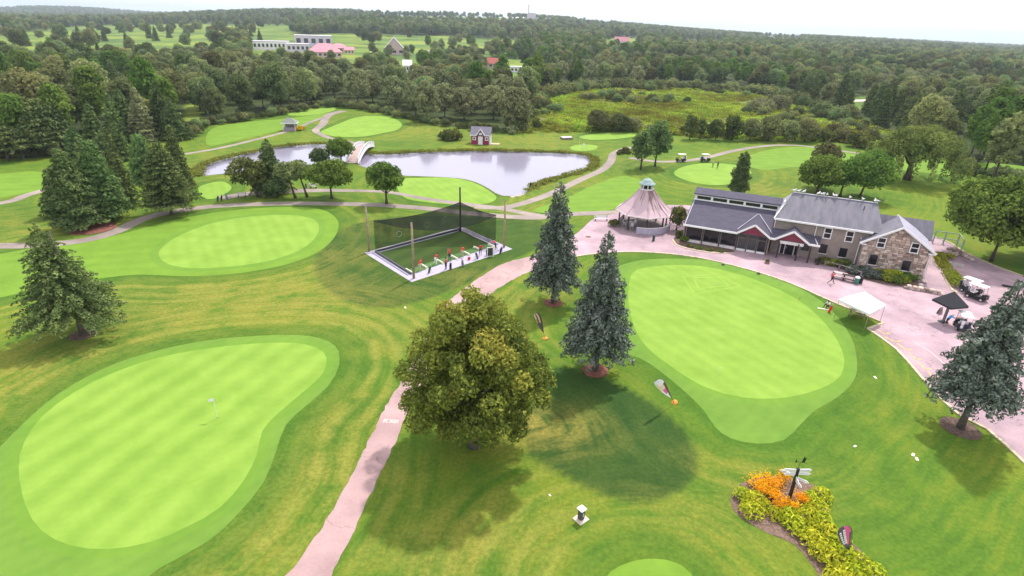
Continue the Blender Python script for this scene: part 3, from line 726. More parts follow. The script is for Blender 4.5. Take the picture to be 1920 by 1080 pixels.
# -- three blue spruces with red mulch rings
M_MULCH = mat('red_mulch', (.20, .075, .055), .95, .4, 5.0, bump=.6)
M_MULCH2 = mat('brown_mulch', (.13, .085, .065), .95, .4, 5.0, bump=.6)
def mulch(p, r, mt, label):
    k = 22; poly = [(p[0] + r * math.cos(6.2832 * i / k) * rg.uniform(.93, 1.06), p[1] + r * math.sin(6.2832 * i / k) * rg.uniform(.93, 1.06)) for i in range(k)]
    b = MB(); b.prism(poly, .0, .06); o = b.build('mulch_ring', mt); o['kind'] = 'structure'
def spruce(px, py, top, half_px, label, mt='blue_spruce', **kw):
    p = at(px, py, 0); h = height_at(p, top); d = float(proj(*(np.float64(v) for v in p))[2]); rad = half_px * d / 1080
    a = dict(step=.62, power=.78, droop=.42, spread=.92, thick=.36, wide=.46, ragged=.16); a.update(kw); base = a.pop('base', 3.1); leaf = a.pop('leaf', .16); jt = a.pop('jit', .35)
    cr = lobes_mesh('spruce_crown', conifer_lobes(h, rad, base, rg, **a), leaf, .85, LM[mt], rg, jitter=jt, low=-.35, tvar=.17, asp=.5, shell=(.7, 1.15))
    t = tree('spruce_tree' if 'spruce' in label else 'conifer_tree', label, 'tree', p, cr, trunk_mesh('spruce_trunk', h * .95, .24, rg, 0, mt=M_BARK2))
    return p
q = spruce(1037, 568, 343, 46, 'blue grey spruce nearer the driving net, in a red mulch ring'); mulch(q, 1.15, M_MULCH, '')
q = spruce(1116, 695, 437, 57, 'blue grey spruce beside the putting green, its red mulch ring nearest the big round tree', droop=.5); mulch(q, 1.25, M_MULCH, '')
q = spruce(1800, 803, 522, 67, 'blue grey spruce at the parking kerb, cut off by the picture edge', droop=.34, base=3.7); mulch(q, 1.5, M_MULCH2, '')
q = spruce(155, 628, 422, 76, 'ragged green spruce alone on the turf between two greens at the left', mt='spruce', power=.80, ragged=.2, droop=.34, lean=(-1.3, 0), base=3.0, wide=.42, thick=.18, leaf=.13, step=.55, jit=.3); mulch(q, 1.2, M_MULCH2, '')
spruce(322, 402, 262, 46, 'broad dark spruce beside the upper cart path, its trunk base on the path', mt='spruce', power=.62, ragged=.22, droop=.1, base=2.2, wide=.7, thick=.26, step=.85, leaf=.2)
spruce(150, 428, 278, 43, 'brownish green spruce, front one of the conifer clump left of the cart path', mt='spruce', power=.62, ragged=.25, droop=.15, base=1.2, wide=.85, thick=.38, step=.8, leaf=.2)
spruce(203, 412, 262, 36, 'bright green bushy pine behind the brownish spruce of the clump', mt='pine', power=.55, ragged=.22, droop=.0, base=1.4, wide=.9, thick=.5, step=.85, leaf=.22)
spruce(112, 404, 318, 24, 'small dark spruce at the left edge of the conifer clump', mt='spruce', power=.75, base=1.2, wide=.7, thick=.34, step=.75, leaf=.2)
spruce(236, 385, 246, 22, 'narrow dark spruce rising behind the conifer clump', mt='spruce', power=.85, base=1.0, wide=.7, thick=.34, step=.75, leaf=.2)
spruce(340, 352, 234, 24, 'dark narrow spruce behind the broad dark spruce, near the pond end', mt='spruce', power=.8, base=1.0, wide=.7, thick=.34, step=.75, leaf=.2)
spruce(276, 340, 248, 24, 'slim pale green cedar behind the gap between the conifers', mt='pine', power=.5, base=.6, wide=.6, thick=.5, step=.75, leaf=.2)
mulch(at(175, 428, 0), 3.2, M_MULCH, '')
spruce(512, 362, 262, 34, 'dark spire shaped spruce in the row of trees by the pond', mt='spruce', power=.8, base=1.5, wide=.7, thick=.32, step=.7, leaf=.2)
spruce(1383, 364, 287, 17, 'slim dark cedar standing behind the clubhouse wing roof', mt='spruce', power=.42, droop=-.6, base=.5, wide=.5, thick=.5, step=.5, leaf=.18)

def broad(px, py, top, half_px, label, mt='green', base=.25, k=34, lump=.30, leaf=.24, name='broadleaf_tree', dx=0, rsc=.85, tint=.45, flat=1.0, h=None, group=None, limbs=6, tr=.22, jit=.5, cat='tree'):
    p = at(px, py); h = h or height_at(p, top); d = float(proj(*(np.float64(v) for v in p))[2]); rad = half_px * d / 1080
    lean = (dx * d / 1080, 0)
    lb = broad_lobes(h, rad, h * base, rg, k, lump, lean=lean, tint=tint, flat=flat)
    cr = lobes_mesh(name + '_crown', lb, leaf, .85, LM[mt], rg, jitter=jit, low=-.5, tvar=.15, shell=(.62, 1.15))
    return tree(name, label, cat, p, cr, trunk_mesh(name + '_trunk', h * .8, tr, rg, limbs, h * base * .8, rad * .75, lean=lean), group=group)
# -- row by the pond
broad(485, 370, 298, 36, 'willowy tree at the left end of the row by the pond, leaning trunk', 'shrub', .30, 26, .30, dx=-22)
broad(519, 371, 340, 22, 'small tree with low crown second in the row by the pond', 'wood', .38, 18, .36, dx=-2)
broad(554, 371, 303, 25, 'slender tree left of the leaning one in the row by the pond', 'wood', .42, 22, .34, dx=-12)
broad(576, 369, 298, 22, 'slender tree leaning left in the row by the pond', 'wood', .42, 20, .34, dx=-14)
broad(622, 373, 299, 46, 'wide spreading tree in the row by the pond, below the white bridge', 'green', .34, 40, .27, flat=.75)
broad(725, 382, 301, 36, 'round topped tree alone at the right end of the row by the pond', 'green', .24, 36, .29)
broad(640, 305, 259, 28, 'green bushy tree at the left end of the white footbridge', 'green', .2, 26, .32)
broad(600, 312, 278, 20, 'low dark tree on the shore left of the white footbridge', 'wood', .15, 20, .36)
# -- pair on the right of the pond, trees behind the clubhouse
broad(1201, 318, 241, 24, 'left tree of the upright pair beyond the round roofed pavilion', 'pine', .20, 34, .30, leaf=.26)
broad(1228, 312, 226, 30, 'right and taller tree of the upright pair beyond the round roofed pavilion', 'pine', .20, 38, .30, leaf=.26)
broad(1536, 350, 262, 30, 'dark round crowned tree behind the barn roof, back of the group', 'wood', .2, 32, .30, leaf=.26)
broad(1531, 363, 291, 44, 'bright green tree behind the left end of the barn roof', 'green', .12, 38, .28, leaf=.26)
broad(1575, 368, 300, 26, 'slender tree with bare trunk between the two behind the barn roof', 'green', .25, 26, .32, leaf=.25)
broad(1611, 370, 284, 48, 'dark green leaning tree behind the middle of the barn roof', 'green', .22, 40, .28, leaf=.27, dx=12)
broad(1858, 348, 203, 30, 'tall dark narrow tree at the right wood edge beyond the fairway', 'wood', .15, 40, .28, leaf=.34)
broad(1858, 490, 338, 104, 'wide green maple right of the stone gable, trunk on the lawn', 'green', .22, 80, .20, leaf=.26, tint=.42)
broad(1940, 486, 325, 90, 'green maple cut off at the right picture edge behind the parking kerb', 'green', .2, 60, .22, leaf=.26)
# -- willow
p = at(1700, 337, 0); h = height_at(p, 236); d = 165.0; rad = 76 * d / 1080
lb = []
for (c, r, y_, p_, tn) in broad_lobes(h, rad * .84, h * .42, rg, 34, .20, asym=.24, tint=.52): lb.append((c, r, 0, 0, tn))
for i in range(95):
    a = rg.uniform(0, 6.28); q = rad * rg.uniform(.55, 1.0); zt = h * (.85 - .38 * (q / rad) ** 2) * rg.uniform(.85, 1.05); ln = rg.uniform(1.2, 2.9)
    lb.append((np.array([q * math.cos(a), q * math.sin(a), max(ln * .9 + .6, zt - ln)]), np.array([.62, .62, ln]), 0, 0, .42 + rg.normal(0, .2)))
tree('willow_tree', 'huge pale drooping willow on the fairway behind the clubhouse', 'tree', p, lobes_mesh('willow_crown', lb, .30, .8, LM['willow'], rg, low=-.85, asp=.35, jitter=.6), trunk_mesh('willow_trunk', h * .7, .75, rg, 7, 2.5, 6))

# -- dark pines in a row on the left, trunks showing
for i, (px, py, top, hp, lab) in enumerate([(16, 301, 236, 34, 'dark pine at the left picture edge of the pine row'), (45, 298, 243, 26, 'dark pine second from the left picture edge in the pine row'), (70, 294, 222, 30, 'dark pine mid row, left of the tallest pine'),
        (92, 290, 186, 34, 'tallest dark pine of the row at the left wood edge'), (118, 287, 190, 32, 'dark pine at the right end of the row at the left wood edge')]):
    spruce(px, py, top, hp, lab, mt='spruce', power=.45, base=3.2, wide=1.0, thick=.5, step=1.1, droop=.1, leaf=.3, ragged=.2)
for (px, py, top, hp, mt_, lab) in [(150, 300, 232, 30, 'pine', 'feathery pale conifer right of the dark pine row'), (185, 282, 184, 26, 'pine', 'light green pointed conifer left of the twin conifers'), (222, 268, 170, 24, 'pine', 'light green pointed conifer, left one of the twins'),
        (242, 262, 160, 27, 'pine', 'tall light green pointed conifer, right one of the twins'), (272, 264, 158, 30, 'pale', 'yellow topped conifer beside the grey green one'), (310, 258, 150, 33, 'spruce', 'broad grey green conifer at the end of the conifer belt'),
        (165, 318, 252, 28, 'spruce', 'dark conifer behind the left conifer clump'), (228, 300, 225, 26, 'spruce', 'dark conifer above the narrow spruce of the clump'), (200, 305, 240, 30, 'spruce', 'bluish conifer above the bushy pine'), (330, 262, 178, 30, 'spruce', 'dark grey conifer right of the conifer belt end')]:
    spruce(px, py, top + 6, hp * .82, lab, mt=mt_, power=.72, base=.8, wide=.8, thick=.5, step=1.1, droop=.1, leaf=.3, ragged=.2)

# -- woodland: a few shared kinds of tree
def proto(kind, i):
    r = np.random.default_rng(100 + i)
    if kind == 'broad':
        h = r.uniform(13, 18); rad = r.uniform(5.2, 7.2)
        cr = lobes_mesh('wood_crown', broad_lobes(h, rad, h * .12, r, 34, .30, asym=.14), .42, .75, LM['wood'], r, low=-.4, jitter=.5); tm = trunk_mesh('wood_trunk', h * .7, .25, r, 3, 3, 3, n=6)
    elif kind == 'pale':
        h = r.uniform(11, 15); rad = r.uniform(5.2, 6.6)
        cr = lobes_mesh('pale_crown', broad_lobes(h, rad, h * .08, r, 34, .30, asym=.16), .42, .75, LM['pale'], r, low=-.4, jitter=.5); tm = trunk_mesh('pale_trunk', h * .7, .25, r, 3, 2, 3, n=6)
    elif kind == 'tall':
        h = r.uniform(16, 19); rad = r.uniform(3.2, 4.2)
        cr = lobes_mesh('tall_crown', broad_lobes(h, rad, h * .18, r, 36, .34, asym=.16), .42, .75, LM['green'], r, low=-.4, jitter=.5); tm = trunk_mesh('tall_trunk', h * .8, .25, r, 3, 3, 2, n=6)
    else:
        h = r.uniform(13, 17); rad = r.uniform(2.8, 3.8)
        cr = lobes_mesh('dark_crown', conifer_lobes(h, rad, 1.0, r, step=1.25, power=.75, droop=.2, wide=1.1, thick=.55, spread=.75), .40, .6, LM['spruce'], r, low=-.5, jitter=.5, asp=.5); tm = trunk_mesh('dark_trunk', h * .9, .2, r, 0, n=6)
    return kind, cr, tm, h, rad
PROTO = [proto('broad', 0), proto('broad', 1), proto('broad', 2), proto('broad', 3), proto('tall', 4), proto('tall', 5), proto('pale', 6), proto('pale', 7), proto('conifer', 8), proto('conifer', 9)]
def scatter(r0, r1, area, seed, a0=-.92, a1=.92):
    r = np.random.default_rng(seed); n = int((a1 - a0) / 2 * (r1 * r1 - r0 * r0) / area)
    rr = np.sqrt(r.uniform(r0 * r0, r1 * r1, n)); az = r.uniform(a0, a1, n)
    x, y = rr * np.sin(az), rr * np.cos(az); z = np.array(tz(x, y))
    px, py, d = proj(x, y, z); ok = in_wood(px, py) & ~inside(MEADOW, px, py) & (px > -500) & (px < 2420)
    for c in CLEAR: ok &= ~inside(c, px, py) | (r.uniform(size=n) < .035)
    return x[ok], y[ok], z[ok], px[ok], py[ok], r
wx, wy, wz, wpx, wpy, r = scatter(165, 620, 70, 5)
# thin out: keep trees at least 5.5 m apart
order = r.permutation(len(wx)); cell = {}; keep = []
for i in order:
    k = (int(wx[i] // 6.8), int(wy[i] // 6.8)); okk = True
    for dx in (-1, 0, 1):
        for dy in (-1, 0, 1):
            for j in cell.get((k[0] + dx, k[1] + dy), ()):
                if (wx[i] - wx[j]) ** 2 + (wy[i] - wy[j]) ** 2 < 46: okk = False
    if okk: keep.append(i); cell.setdefault(k, []).append(i)
keep = np.array(keep); wx, wy, wz, wpx, wpy = (a[keep] for a in (wx, wy, wz, wpx, wpy))
conif = np.sin(wx * .021 + 1.3) * np.sin(wy * .017 + .4) + .35 * np.sin(wx * .06) + (wpx > 1480) * .25 + r.normal(0, .25, len(wx))
pal = np.sin(wx * .027 + 4) * np.cos(wy * .023) + r.normal(0, .35, len(wx))
widx = np.where(conif > 1.0, r.integers(8, 10, len(wx)), np.where(pal > .5, r.integers(6, 8, len(wx)), np.where(pal < -.55, r.integers(4, 6, len(wx)), r.integers(0, 4, len(wx)))))
wsc = r.uniform(.70, 1.08, len(wx)) * np.interp(np.hypot(wx, wy), [220, 380], [1, .86]); wrot = r.uniform(0, 6.28, len(wx))
# the silver willows behind the shed
silver = (wpx > 690) & (wpx < 985) & (wpy > 205); widx[silver] = r.integers(6, 8, silver.sum()); 
dist = np.hypot(wx, wy); vis = (wpx > -60) & (wpx < 1980)
near_i = np.argsort(np.where(vis, dist, 1e9))[:205]
ZONES = [(90, 'at the left picture edge'), (200, 'behind the dark pine row'), (370, 'behind the left conifers'), (470, 'behind the pond inlet'), (570, 'behind the small kiosk'), (690, 'behind the white footbridge'), (830, 'left of the red shed'), (990, 'behind the red shed'), (1200, 'beyond the left meadow half'), (1460, 'beyond the right meadow half'), (1600, 'behind the barn roof'), (1750, 'behind the willow'), (9999, 'at the right picture edge')]
ORD = 'first second third fourth fifth sixth seventh eighth ninth tenth eleventh twelfth thirteenth fourteenth fifteenth sixteenth seventeenth eighteenth nineteenth twentieth'.split()
rank = {}
KL = {'broad': ('broadleaf_tree', 'rounded green wood tree '), 'tall': ('poplar_tree', 'tall narrow wood tree '), 'pale': ('willow_tree', 'pale bushy wood tree '), 'conifer': ('conifer_tree', 'dark pointed conifer ')}
for i in sorted(near_i, key=lambda i: wpx[i]):
    kind, cr, tm, h, rad = PROTO[widx[i]]
    zone = next(s for lim, s in ZONES if wpx[i] < lim)
    nm, lb_ = KL[kind]
    s = wsc[i]; dep = 'front rank' if dist[i] < 200 else ('second rank' if dist[i] < 235 else 'far back'); key = (kind, zone, dep); rank[key] = rank.get(key, 0) + 1
    full = '%s %sfrom the left %s, %s' % (ORD[min(19, rank[key] - 1)], lb_, zone, dep)
    tree(nm, full, 'tree', (wx[i], wy[i], wz[i] - .1), cr, tm, wrot[i], (s, s, s * r.uniform(.9, 1.12)), group='trees: ' + lb_ + zone)
rest = np.setdiff1d(np.arange(len(wx)), near_i)
PX_, PY_, PZ_, PI_, PS_, PR_ = [wx[rest]], [wy[rest]], [wz[rest]], [widx[rest]], [wsc[rest]], [wrot[rest]]
for (r0, r1, area, seed, smin, smax) in ((620, 1250, 95, 21, .8, 1.15), (1250, 2900, 230, 22, .8, 1.25), (2900, 6500, 1300, 23, .9, 1.5)):
    x, y, z, px, py, rr = scatter(r0, r1, area, seed, -.85, .85)
    patch = np.sin(x * .006 + 2) * np.sin(y * .0043 + 1) + .5 * np.sin(x * .0021 + y * .0033)
    k = (patch > -.75) | (rr.uniform(size=len(x)) < .25) if r0 < 2000 else patch > -.5
    k |= px > 1450
    x, y, z, px, py = (a[k] for a in (x, y, z, px, py)); n = len(x)
    cf = np.sin(x * .008 + 1.3) * np.sin(y * .006 + .4) + rr.normal(0, .35, n)
    PX_.append(x); PY_.append(y); PZ_.append(z); PI_.append(np.where(cf > .85, rr.integers(8, 10, n), np.where(cf < -.5, rr.integers(4, 8, n), rr.integers(0, 4, n)))); PS_.append(rr.uniform(smin, smax, n)); PR_.append(rr.uniform(0, 6.28, n))
PCOL = bpy.data.collections.new('woodland_kinds')
for i, (kind, cr, tm, h, rad) in enumerate(PROTO):                 # one joined mesh per kind for the woodland mass
    bm = bmesh.new(); bm.from_mesh(cr); 
    me_ = bpy.data.meshes.new('wood_kind'); bm.to_mesh(me_); bm.free(); me_.materials.append(cr.materials[0])
    o = bpy.data.objects.new('k%02d' % i, me_); PCOL.objects.link(o)

def instancer(name, x, y, z, idx, sc, rot, coll, kind='stuff'):
    n = len(x); me = bpy.data.meshes.new(name); me.vertices.add(n)
    me.vertices.foreach_set('co', np.stack([x, y, z], -1).astype(np.float32).ravel())
    for nme, t, a in (('idx', 'INT', np.asarray(idx, np.int32)), ('sc', 'FLOAT', np.asarray(sc, np.float32)), ('rot', 'FLOAT', np.asarray(rot, np.float32))):
        at_ = me.attributes.new(nme, t, 'POINT'); at_.data.foreach_set('value', a)
    o = link(name, me); o['kind'] = kind
    ng = bpy.data.node_groups.new(name + '_nodes', 'GeometryNodeTree')
    ng.interface.new_socket('Geometry', in_out='INPUT', socket_type='NodeSocketGeometry'); ng.interface.new_socket('Geometry', in_out='OUTPUT', socket_type='NodeSocketGeometry')
    N = ng.nodes.new; K = ng.links.new
    gi, go = N('NodeGroupInput'), N('NodeGroupOutput'); ip = N('GeometryNodeInstanceOnPoints'); ci = N('GeometryNodeCollectionInfo')
    ci.inputs['Collection'].default_value = coll; ci.inputs['Separate Children'].default_value = True; ci.inputs['Reset Children'].default_value = True
    def na(nm, t):
        a = N('GeometryNodeInputNamedAttribute'); a.data_type = t; a.inputs['Name'].default_value = nm; return a.outputs['Attribute']
    cx = N('ShaderNodeCombineXYZ'); K(na('rot', 'FLOAT'), cx.inputs[2])
    K(gi.outputs[0], ip.inputs['Points']); K(ci.outputs[0], ip.inputs['Instance']); ip.inputs['Pick Instance'].default_value = True
    K(na('idx', 'INT'), ip.inputs['Instance Index']); K(cx.outputs[0], ip.inputs['Rotation']); K(na('sc', 'FLOAT'), ip.inputs['Scale'])
    K(ip.outputs[0], go.inputs[0])
    md = o.modifiers.new('scatter', 'NODES'); md.node_group = ng
    return o
cat_ = np.concatenate
fx, fy, fz, fi, fs, fr = cat_(PX_), cat_(PY_), cat_(PZ_), cat_(PI_), cat_(PS_), cat_(PR_)
instancer('woodland', fx, fy, fz - .2, fi, fs, fr, PCOL)

# -- shrubs: bank growth, meadow tufts, undergrowth at the wood edge
def shrub_mesh(seed, rad, h, mt, leaf=.22, k=9):
    r = np.random.default_rng(seed)
    return lobes_mesh('shrub_growth', broad_lobes(h, rad, .05, r, k, .42, asym=.2), leaf, .7, LM[mt], r, low=-.1, jitter=.6)
SCOL = bpy.data.collections.new('shrub_kinds')
for i in range(4):
    o = bpy.data.objects.new('s%02d' % i, shrub_mesh(50 + i, [1.6, 2.2, 1.0, 1.3][i], [1.6, 2.4, .8, 1.1][i], ['shrub', 'wood', 'shrub', 'pale'][i])); SCOL.objects.link(o)
def tuft_mesh(seed, mt, n=60, h=.7, w=.6):
    r = np.random.default_rng(seed); c = np.stack([r.normal(0, w, n), r.normal(0, w, n), r.uniform(.1, h, n)], 1)
    v, t = leaf_quads(c, np.stack([r.normal(0, .5, n), r.normal(0, .5, n), np.ones(n) * .8], 1), r.uniform(.14, .3, n), r.uniform(.3, .95, n), r, .4)
    return quad_mesh('tuft', v, t, mt)
M_TUFT = leaf_mat('meadow_blade', [(.045,.06,.014),(.085,.105,.018),(.13,.155,.022),(.18,.19,.03)], .03, .25, .3)
n_ = M_TUFT.node_tree; hs_ = [q for q in n_.nodes if q.type == 'HUE_SAT'][0]; rp_ = [q for q in n_.nodes if q.type == 'VALTORGB'][0]
gp_ = n_.nodes.new('ShaderNodeNewGeometry'); nn_ = n_.nodes.new('ShaderNodeTexNoise'); nn_.inputs['Scale'].default_value = .028; nn_.inputs['Detail'].default_value = 5; nn_.inputs['Roughness'].default_value = .65; n_.links.new(gp_.outputs['Position'], nn_.inputs['Vector'])
r2_ = n_.nodes.new('ShaderNodeValToRGB'); e_ = r2_.color_ramp.elements; e_[0].position = .40; e_[0].color = (.72, .62, .66, 1); e_[1].position = .60; e_[1].color = (1.35, 1.6, 1.25, 1); n_.links.new(nn_.outputs['Fac'], r2_.inputs['Fac'])
mm_ = n_.nodes.new('ShaderNodeMix'); mm_.data_type = 'RGBA'; mm_.blend_type = 'MULTIPLY'; mm_.inputs[0].default_value = 1.0; n_.links.new(rp_.outputs['Color'], mm_.inputs[6]); n_.links.new(r2_.outputs['Color'], mm_.inputs[7]); n_.links.new(mm_.outputs[2], hs_.inputs['Color'])
M_REED = leaf_mat('bank_blade', [(.03,.04,.010),(.06,.075,.015),(.11,.12,.022),(.17,.17,.035)], .02, .2, .3)
TCOL = bpy.data.collections.new('tuft_kinds')
for i in range(4):
    o = bpy.data.objects.new('t%02d' % i, tuft_mesh(70 + i, M_TUFT if i < 3 else M_REED, 70, [.6, .9, .5, .55][i], [.7, .6, 1.0, .5][i])); TCOL.objects.link(o)
r = np.random.default_rng(77)
n = 26000; rr = np.sqrt(r.uniform(150 ** 2, 360 ** 2, n)); az = r.uniform(-.05, .75, n); x, y = rr * np.sin(az), rr * np.cos(az)
px, py, d = proj(x, y, np.array(tz(x, y))); k = inside(MEADOW, px, py) & (np.sin(x * .09 + 1) * np.sin(y * .05) + r.normal(0, .5, n) > -.35)
x, y = x[k], y[k]
instancer('meadow_growth', x, y, np.array(tz(x, y)), r.integers(0, 3, len(x)), r.uniform(.7, 1.9, len(x)), r.uniform(0, 6.28, len(x)), TCOL)
n = 2600; rr = np.sqrt(r.uniform(170 ** 2, 380 ** 2, n)); az = r.uniform(-.05, .75, n); x, y = rr * np.sin(az), rr * np.cos(az)
px, py, d = proj(x, y, np.array(tz(x, y))); k = inside(MEADOW, px, py) & ((np.sin(x * .05 + 2) * np.sin(y * .06) > .30) | ((px > 1450) & (r.uniform(size=n) < .45)) | (py < 172) | ((px < 1010) & (r.uniform(size=n) < .5)))
x, y = x[k], y[k]
instancer('meadow_shrubs', x, y, np.array(tz(x, y)), r.integers(0, 4, len(x)), r.uniform(.5, 1.5, len(x)), r.uniform(0, 6.28, len(x)), SCOL)
# reeds and weeds along the pond
d_ = outline([(a, b) for a, b in [(371,331),(366,322),(385,308),(420,297),(470,286),(520,276),(570,271),(615,270)]], 0, .7, False)
e_ = outline([(697,288),(720,288),(780,285),(850,283),(900,282),(960,283),(1020,285),(1070,287),(1100,291),(1116,303),(1110,314),(1090,323),(1060,331),(1030,338),(1010,347),(992,358)], 0, .7, False)
b_ = np.concatenate([d_, e_]); b_ = np.repeat(b_, 2, 0) + r.normal(0, .45, (len(b_) * 2, 2)) + [0, .35]
instancer('bank_growth', b_[:, 0], b_[:, 1], np.zeros(len(b_)) - .12, np.full(len(b_), 3), r.uniform(.5, 1.15, len(b_)), r.uniform(0, 6.28, len(b_)), TCOL)
# undergrowth where wood meets course
ed = outline([(a, b + 2) for a, b in zip(BND_X[2:-2], BND_Y[2:-2])], 0, 2.0, False)
ed = np.repeat(ed, 2, 0) + r.normal(0, 1.2, (len(ed) * 2, 2)); ed[:, 1] += 1.5
px, py, d = proj(ed[:, 0], ed[:, 1], np.zeros(len(ed))); ed = ed
instancer('undergrowth', ed[:, 0], ed[:, 1], np.zeros(len(ed)), np.where((px > 955) & (px < 1570), r.choice([0, 3, 3, 1], len(ed)), r.integers(0, 2, len(ed))), r.uniform(.5, 1.1, len(ed)) * np.where((px > 955) & (px < 1570), 2.0, 1.0), r.uniform(0, 6.28, len(ed)), SCOL)
# single bushes one can tell apart
BUSH = [(1122, 246, 208, 27, 'big dark bush left of the pair at the near side of the meadow'), (1160, 247, 214, 26, 'dark rounded bush in the middle of the meadow bush clump'), (1186, 247, 222, 20, 'small dark bush at the right end of the meadow bush clump'),
        (845, 262, 247, 22, 'low green bush left of the red shed'), (1293, 262, 212, 16, 'slim leafy tree at the meadow edge, left of three'), (1312, 261, 218, 12, 'slim leafy tree at the meadow edge, middle of three'), (1341, 263, 222, 18, 'slim leafy tree at the meadow edge, right of three'),
        (1372, 263, 214, 20, 'rounded green tree left end of the hedge row above the fairway'), (1405, 264, 222, 22, 'dark green bush second in the hedge row above the fairway'), (1440, 264, 216, 24, 'dark green bush third in the hedge row above the fairway'), (1475, 265, 224, 24, 'dark green bush fourth in the hedge row above the fairway'), (1508, 266, 220, 24, 'dark green bush at the right end of the hedge row above the fairway'),
        (1590, 222, 196, 18, 'dark rounded bush on the open slope under the tan clearing'), (1545, 264, 246, 20, 'low shrub right of the hedge row'), (1610, 276, 250, 26, 'brownish low shrub left of the willow top'), (1425, 212, 186, 26, 'pale bush above the hedge row'), (1460, 208, 180, 22, 'taller pale bush above the hedge row')]
for (px, py, top, hp, lab) in BUSH:
    broad(px, py, top, hp, lab, 'wood' if 'dark' in lab else ('pale' if 'pale' in lab else 'shrub'), .04, 22, .34, leaf=.3, name='bush', tr=.12, limbs=3, cat='bush' if 'bush' in lab or 'shrub' in lab else 'tree')
# ------------------------------------------------------------------ common paints
M_WHITE = mat('white_paint', (.78, .76, .78), .5, .06, 3.0)
M_OFFW = mat('weathered_white', (.66, .62, .62), .7, .15, 2.0)
M_SIDING = mat('taupe_siding', (.29, .235, .215), .85, .10, 1.4, bump=.1)
M_ROOF = mat('charcoal_shingle', (.083, .076, .108), .9, .28, 1.6, bump=.5, stretch=(.5, 5, 5))
M_ROOF2 = mat('grey_barn_roof', (.19, .18, .215), .75, col2=(.125, .12, .15), scale=.9, bump=.2, stretch=(1.6, .35, .35))
M_ROOF3 = mat('pale_metal_roof', (.38, .36, .44), .55, .15, 1.2)
M_GLASS = mat('dark_glass', (.016, .015, .02), .1, spec=.35)
M_GLASS2 = mat('grey_glass', (.05, .055, .06), .12, spec=.4)
M_RED = mat('dark_red_paint', (.21, .035, .065), .7, .15, 3.0)
M_POST = mat('dark_timber', (.05, .035, .035), .8, .3, 4.0)
M_WOOD = mat('weathered_timber', (.30, .25, .17), .85, .3, 5.0)
M_GREYW = mat('grey_timber', (.22, .185, .18), .85, .3, 3.0)
M_BLACK = mat('black_plastic', (.018, .018, .02), .5)
M_DGREY = mat('dark_grey_metal', (.07, .07, .08), .5)
M_STEEL = mat('steel_tube', (.45, .45, .48), .35, metal=.8)
M_CONC = mat('pale_concrete', (.40, .365, .455), .85, .10, 1.5)
M_CONC2 = mat('grey_concrete', (.42, .39, .38), .9, .18, 1.5, bump=.2)
M_STONE = mat('field_stone', (.43, .325, .28), .9, .25, 5.0, bump=.5, obj_random=.5)
M_STONE2 = mat('pale_stone', (.52, .43, .37), .9, .25, 5.0, bump=.5, obj_random=.35)
M_STONE3 = mat('brown_stone', (.33, .235, .20), .9, .25, 5.0, bump=.5, obj_random=.4)
M_MORTAR = mat('lime_mortar', (.50, .43, .385), .95, .15, 6.0)

# ------------------------------------------------------------------ clubhouse (u along the front, v to the back)
HO = at(1289, 453, 0); HA = R(-25)
house = thing('clubhouse', 'long clubhouse with charcoal wing, taupe barn body and stone gable end', 'clubhouse', HO, HA)
def hp(u, v, z=0): return HO + np.array([math.cos(HA) * u - math.sin(HA) * v, math.sin(HA) * u + math.cos(HA) * v, z])
H = lambda b, n, m_, par=None, **k: b.build(n, m_, par or house, **k)
# -- wing
WE, WV0, WSL = 2.85, -.5, .335
def wz_(v): return WE + WSL * (v - WV0)
WU0, WU1 = -.95, 11.75
b = MB(); b.slab([(WU0, WV0, wz_(WV0)), (WU1, WV0, wz_(WV0)), (WU1, 6.35, wz_(6.35)), (WU0, 6.35, wz_(6.35))], .16); H(b, 'wing_roof', M_ROOF)
b = MB(); b.slab([(WU0 - .05, 6.15, 6.26), (WU1 + .45, 6.15, 6.26), (WU1 + .45, 8.45, 6.80), (WU0 - .05, 8.45, 6.80)], .18); b.slab([(WU0 - .05, 8.45, 6.80), (WU1 + .45, 8.45, 6.80), (WU1 + .45, 14.6, 2.9), (WU0 - .05, 14.6, 2.9)], .18); H(b, 'upper_roof', M_ROOF)
b = MB(); b.bar((WU0 - .05, WV0 - .06, WE - .08), (7.05, WV0 - .06, WE - .08), .14, .26); b.bar((11.55, WV0 - .06, WE - .08), (12.35, WV0 - .06, WE - .08), .14, .26); b.bar((16.75, WV0 - .06, WE - .08), (18.25, WV0 - .06, WE - .08), .14, .26); H(b, 'eave_fascia', M_WHITE)
b = MB(); b.bar((WU0 + .2, WV0 + .02, WE + .0), (WU0 + .2, 6.3, wz_(6.3) + .0), .12, .2); H(b, 'verge_board', M_ROOF3)
cl = MB(); zb, zt = wz_(6.4) + .02, 6.08
cl.bar((WU0 + .05, 6.38, zb + .11), (WU1 + .3, 6.38, zb + .11), .14, .22); cl.bar((WU0 + .05, 6.38, zt - .08), (WU1 + .3, 6.38, zt - .08), .14, .2)
us = np.linspace(WU0 + .35, WU1 + .1, 6)
for u in us: cl.bar((u, 6.38, zb + .2), (u, 6.38, zt - .15), .34, .14)
cf = H(cl, 'clerestory', M_WHITE)
for a, c in zip(us[:-1], us[1:]):
    for k in range(2):
        w_ = (c - a - .34) / 2; p0 = a + .17 + k * w_
        q = MB(); q.box((p0 + w_ / 2, 6.335, (zb + zt) / 2 + .02), (w_ - .07, .05, zt - zb - .38)); H(q, 'pane', M_GLASS, cf)
for u in (WU0 + .3, WU1 - .1):
    b = MB(); b.slab([(u, 0, 0), (u, 14.2, 0), (u, 14.2, 3.0), (u, 8.45, 6.55), (u, 6.4, 5.95), (u, 6.4, wz_(6.4) - .18), (u, 0, wz_(0) - .18)], .2); H(b, 'end_wall', M_SIDING)
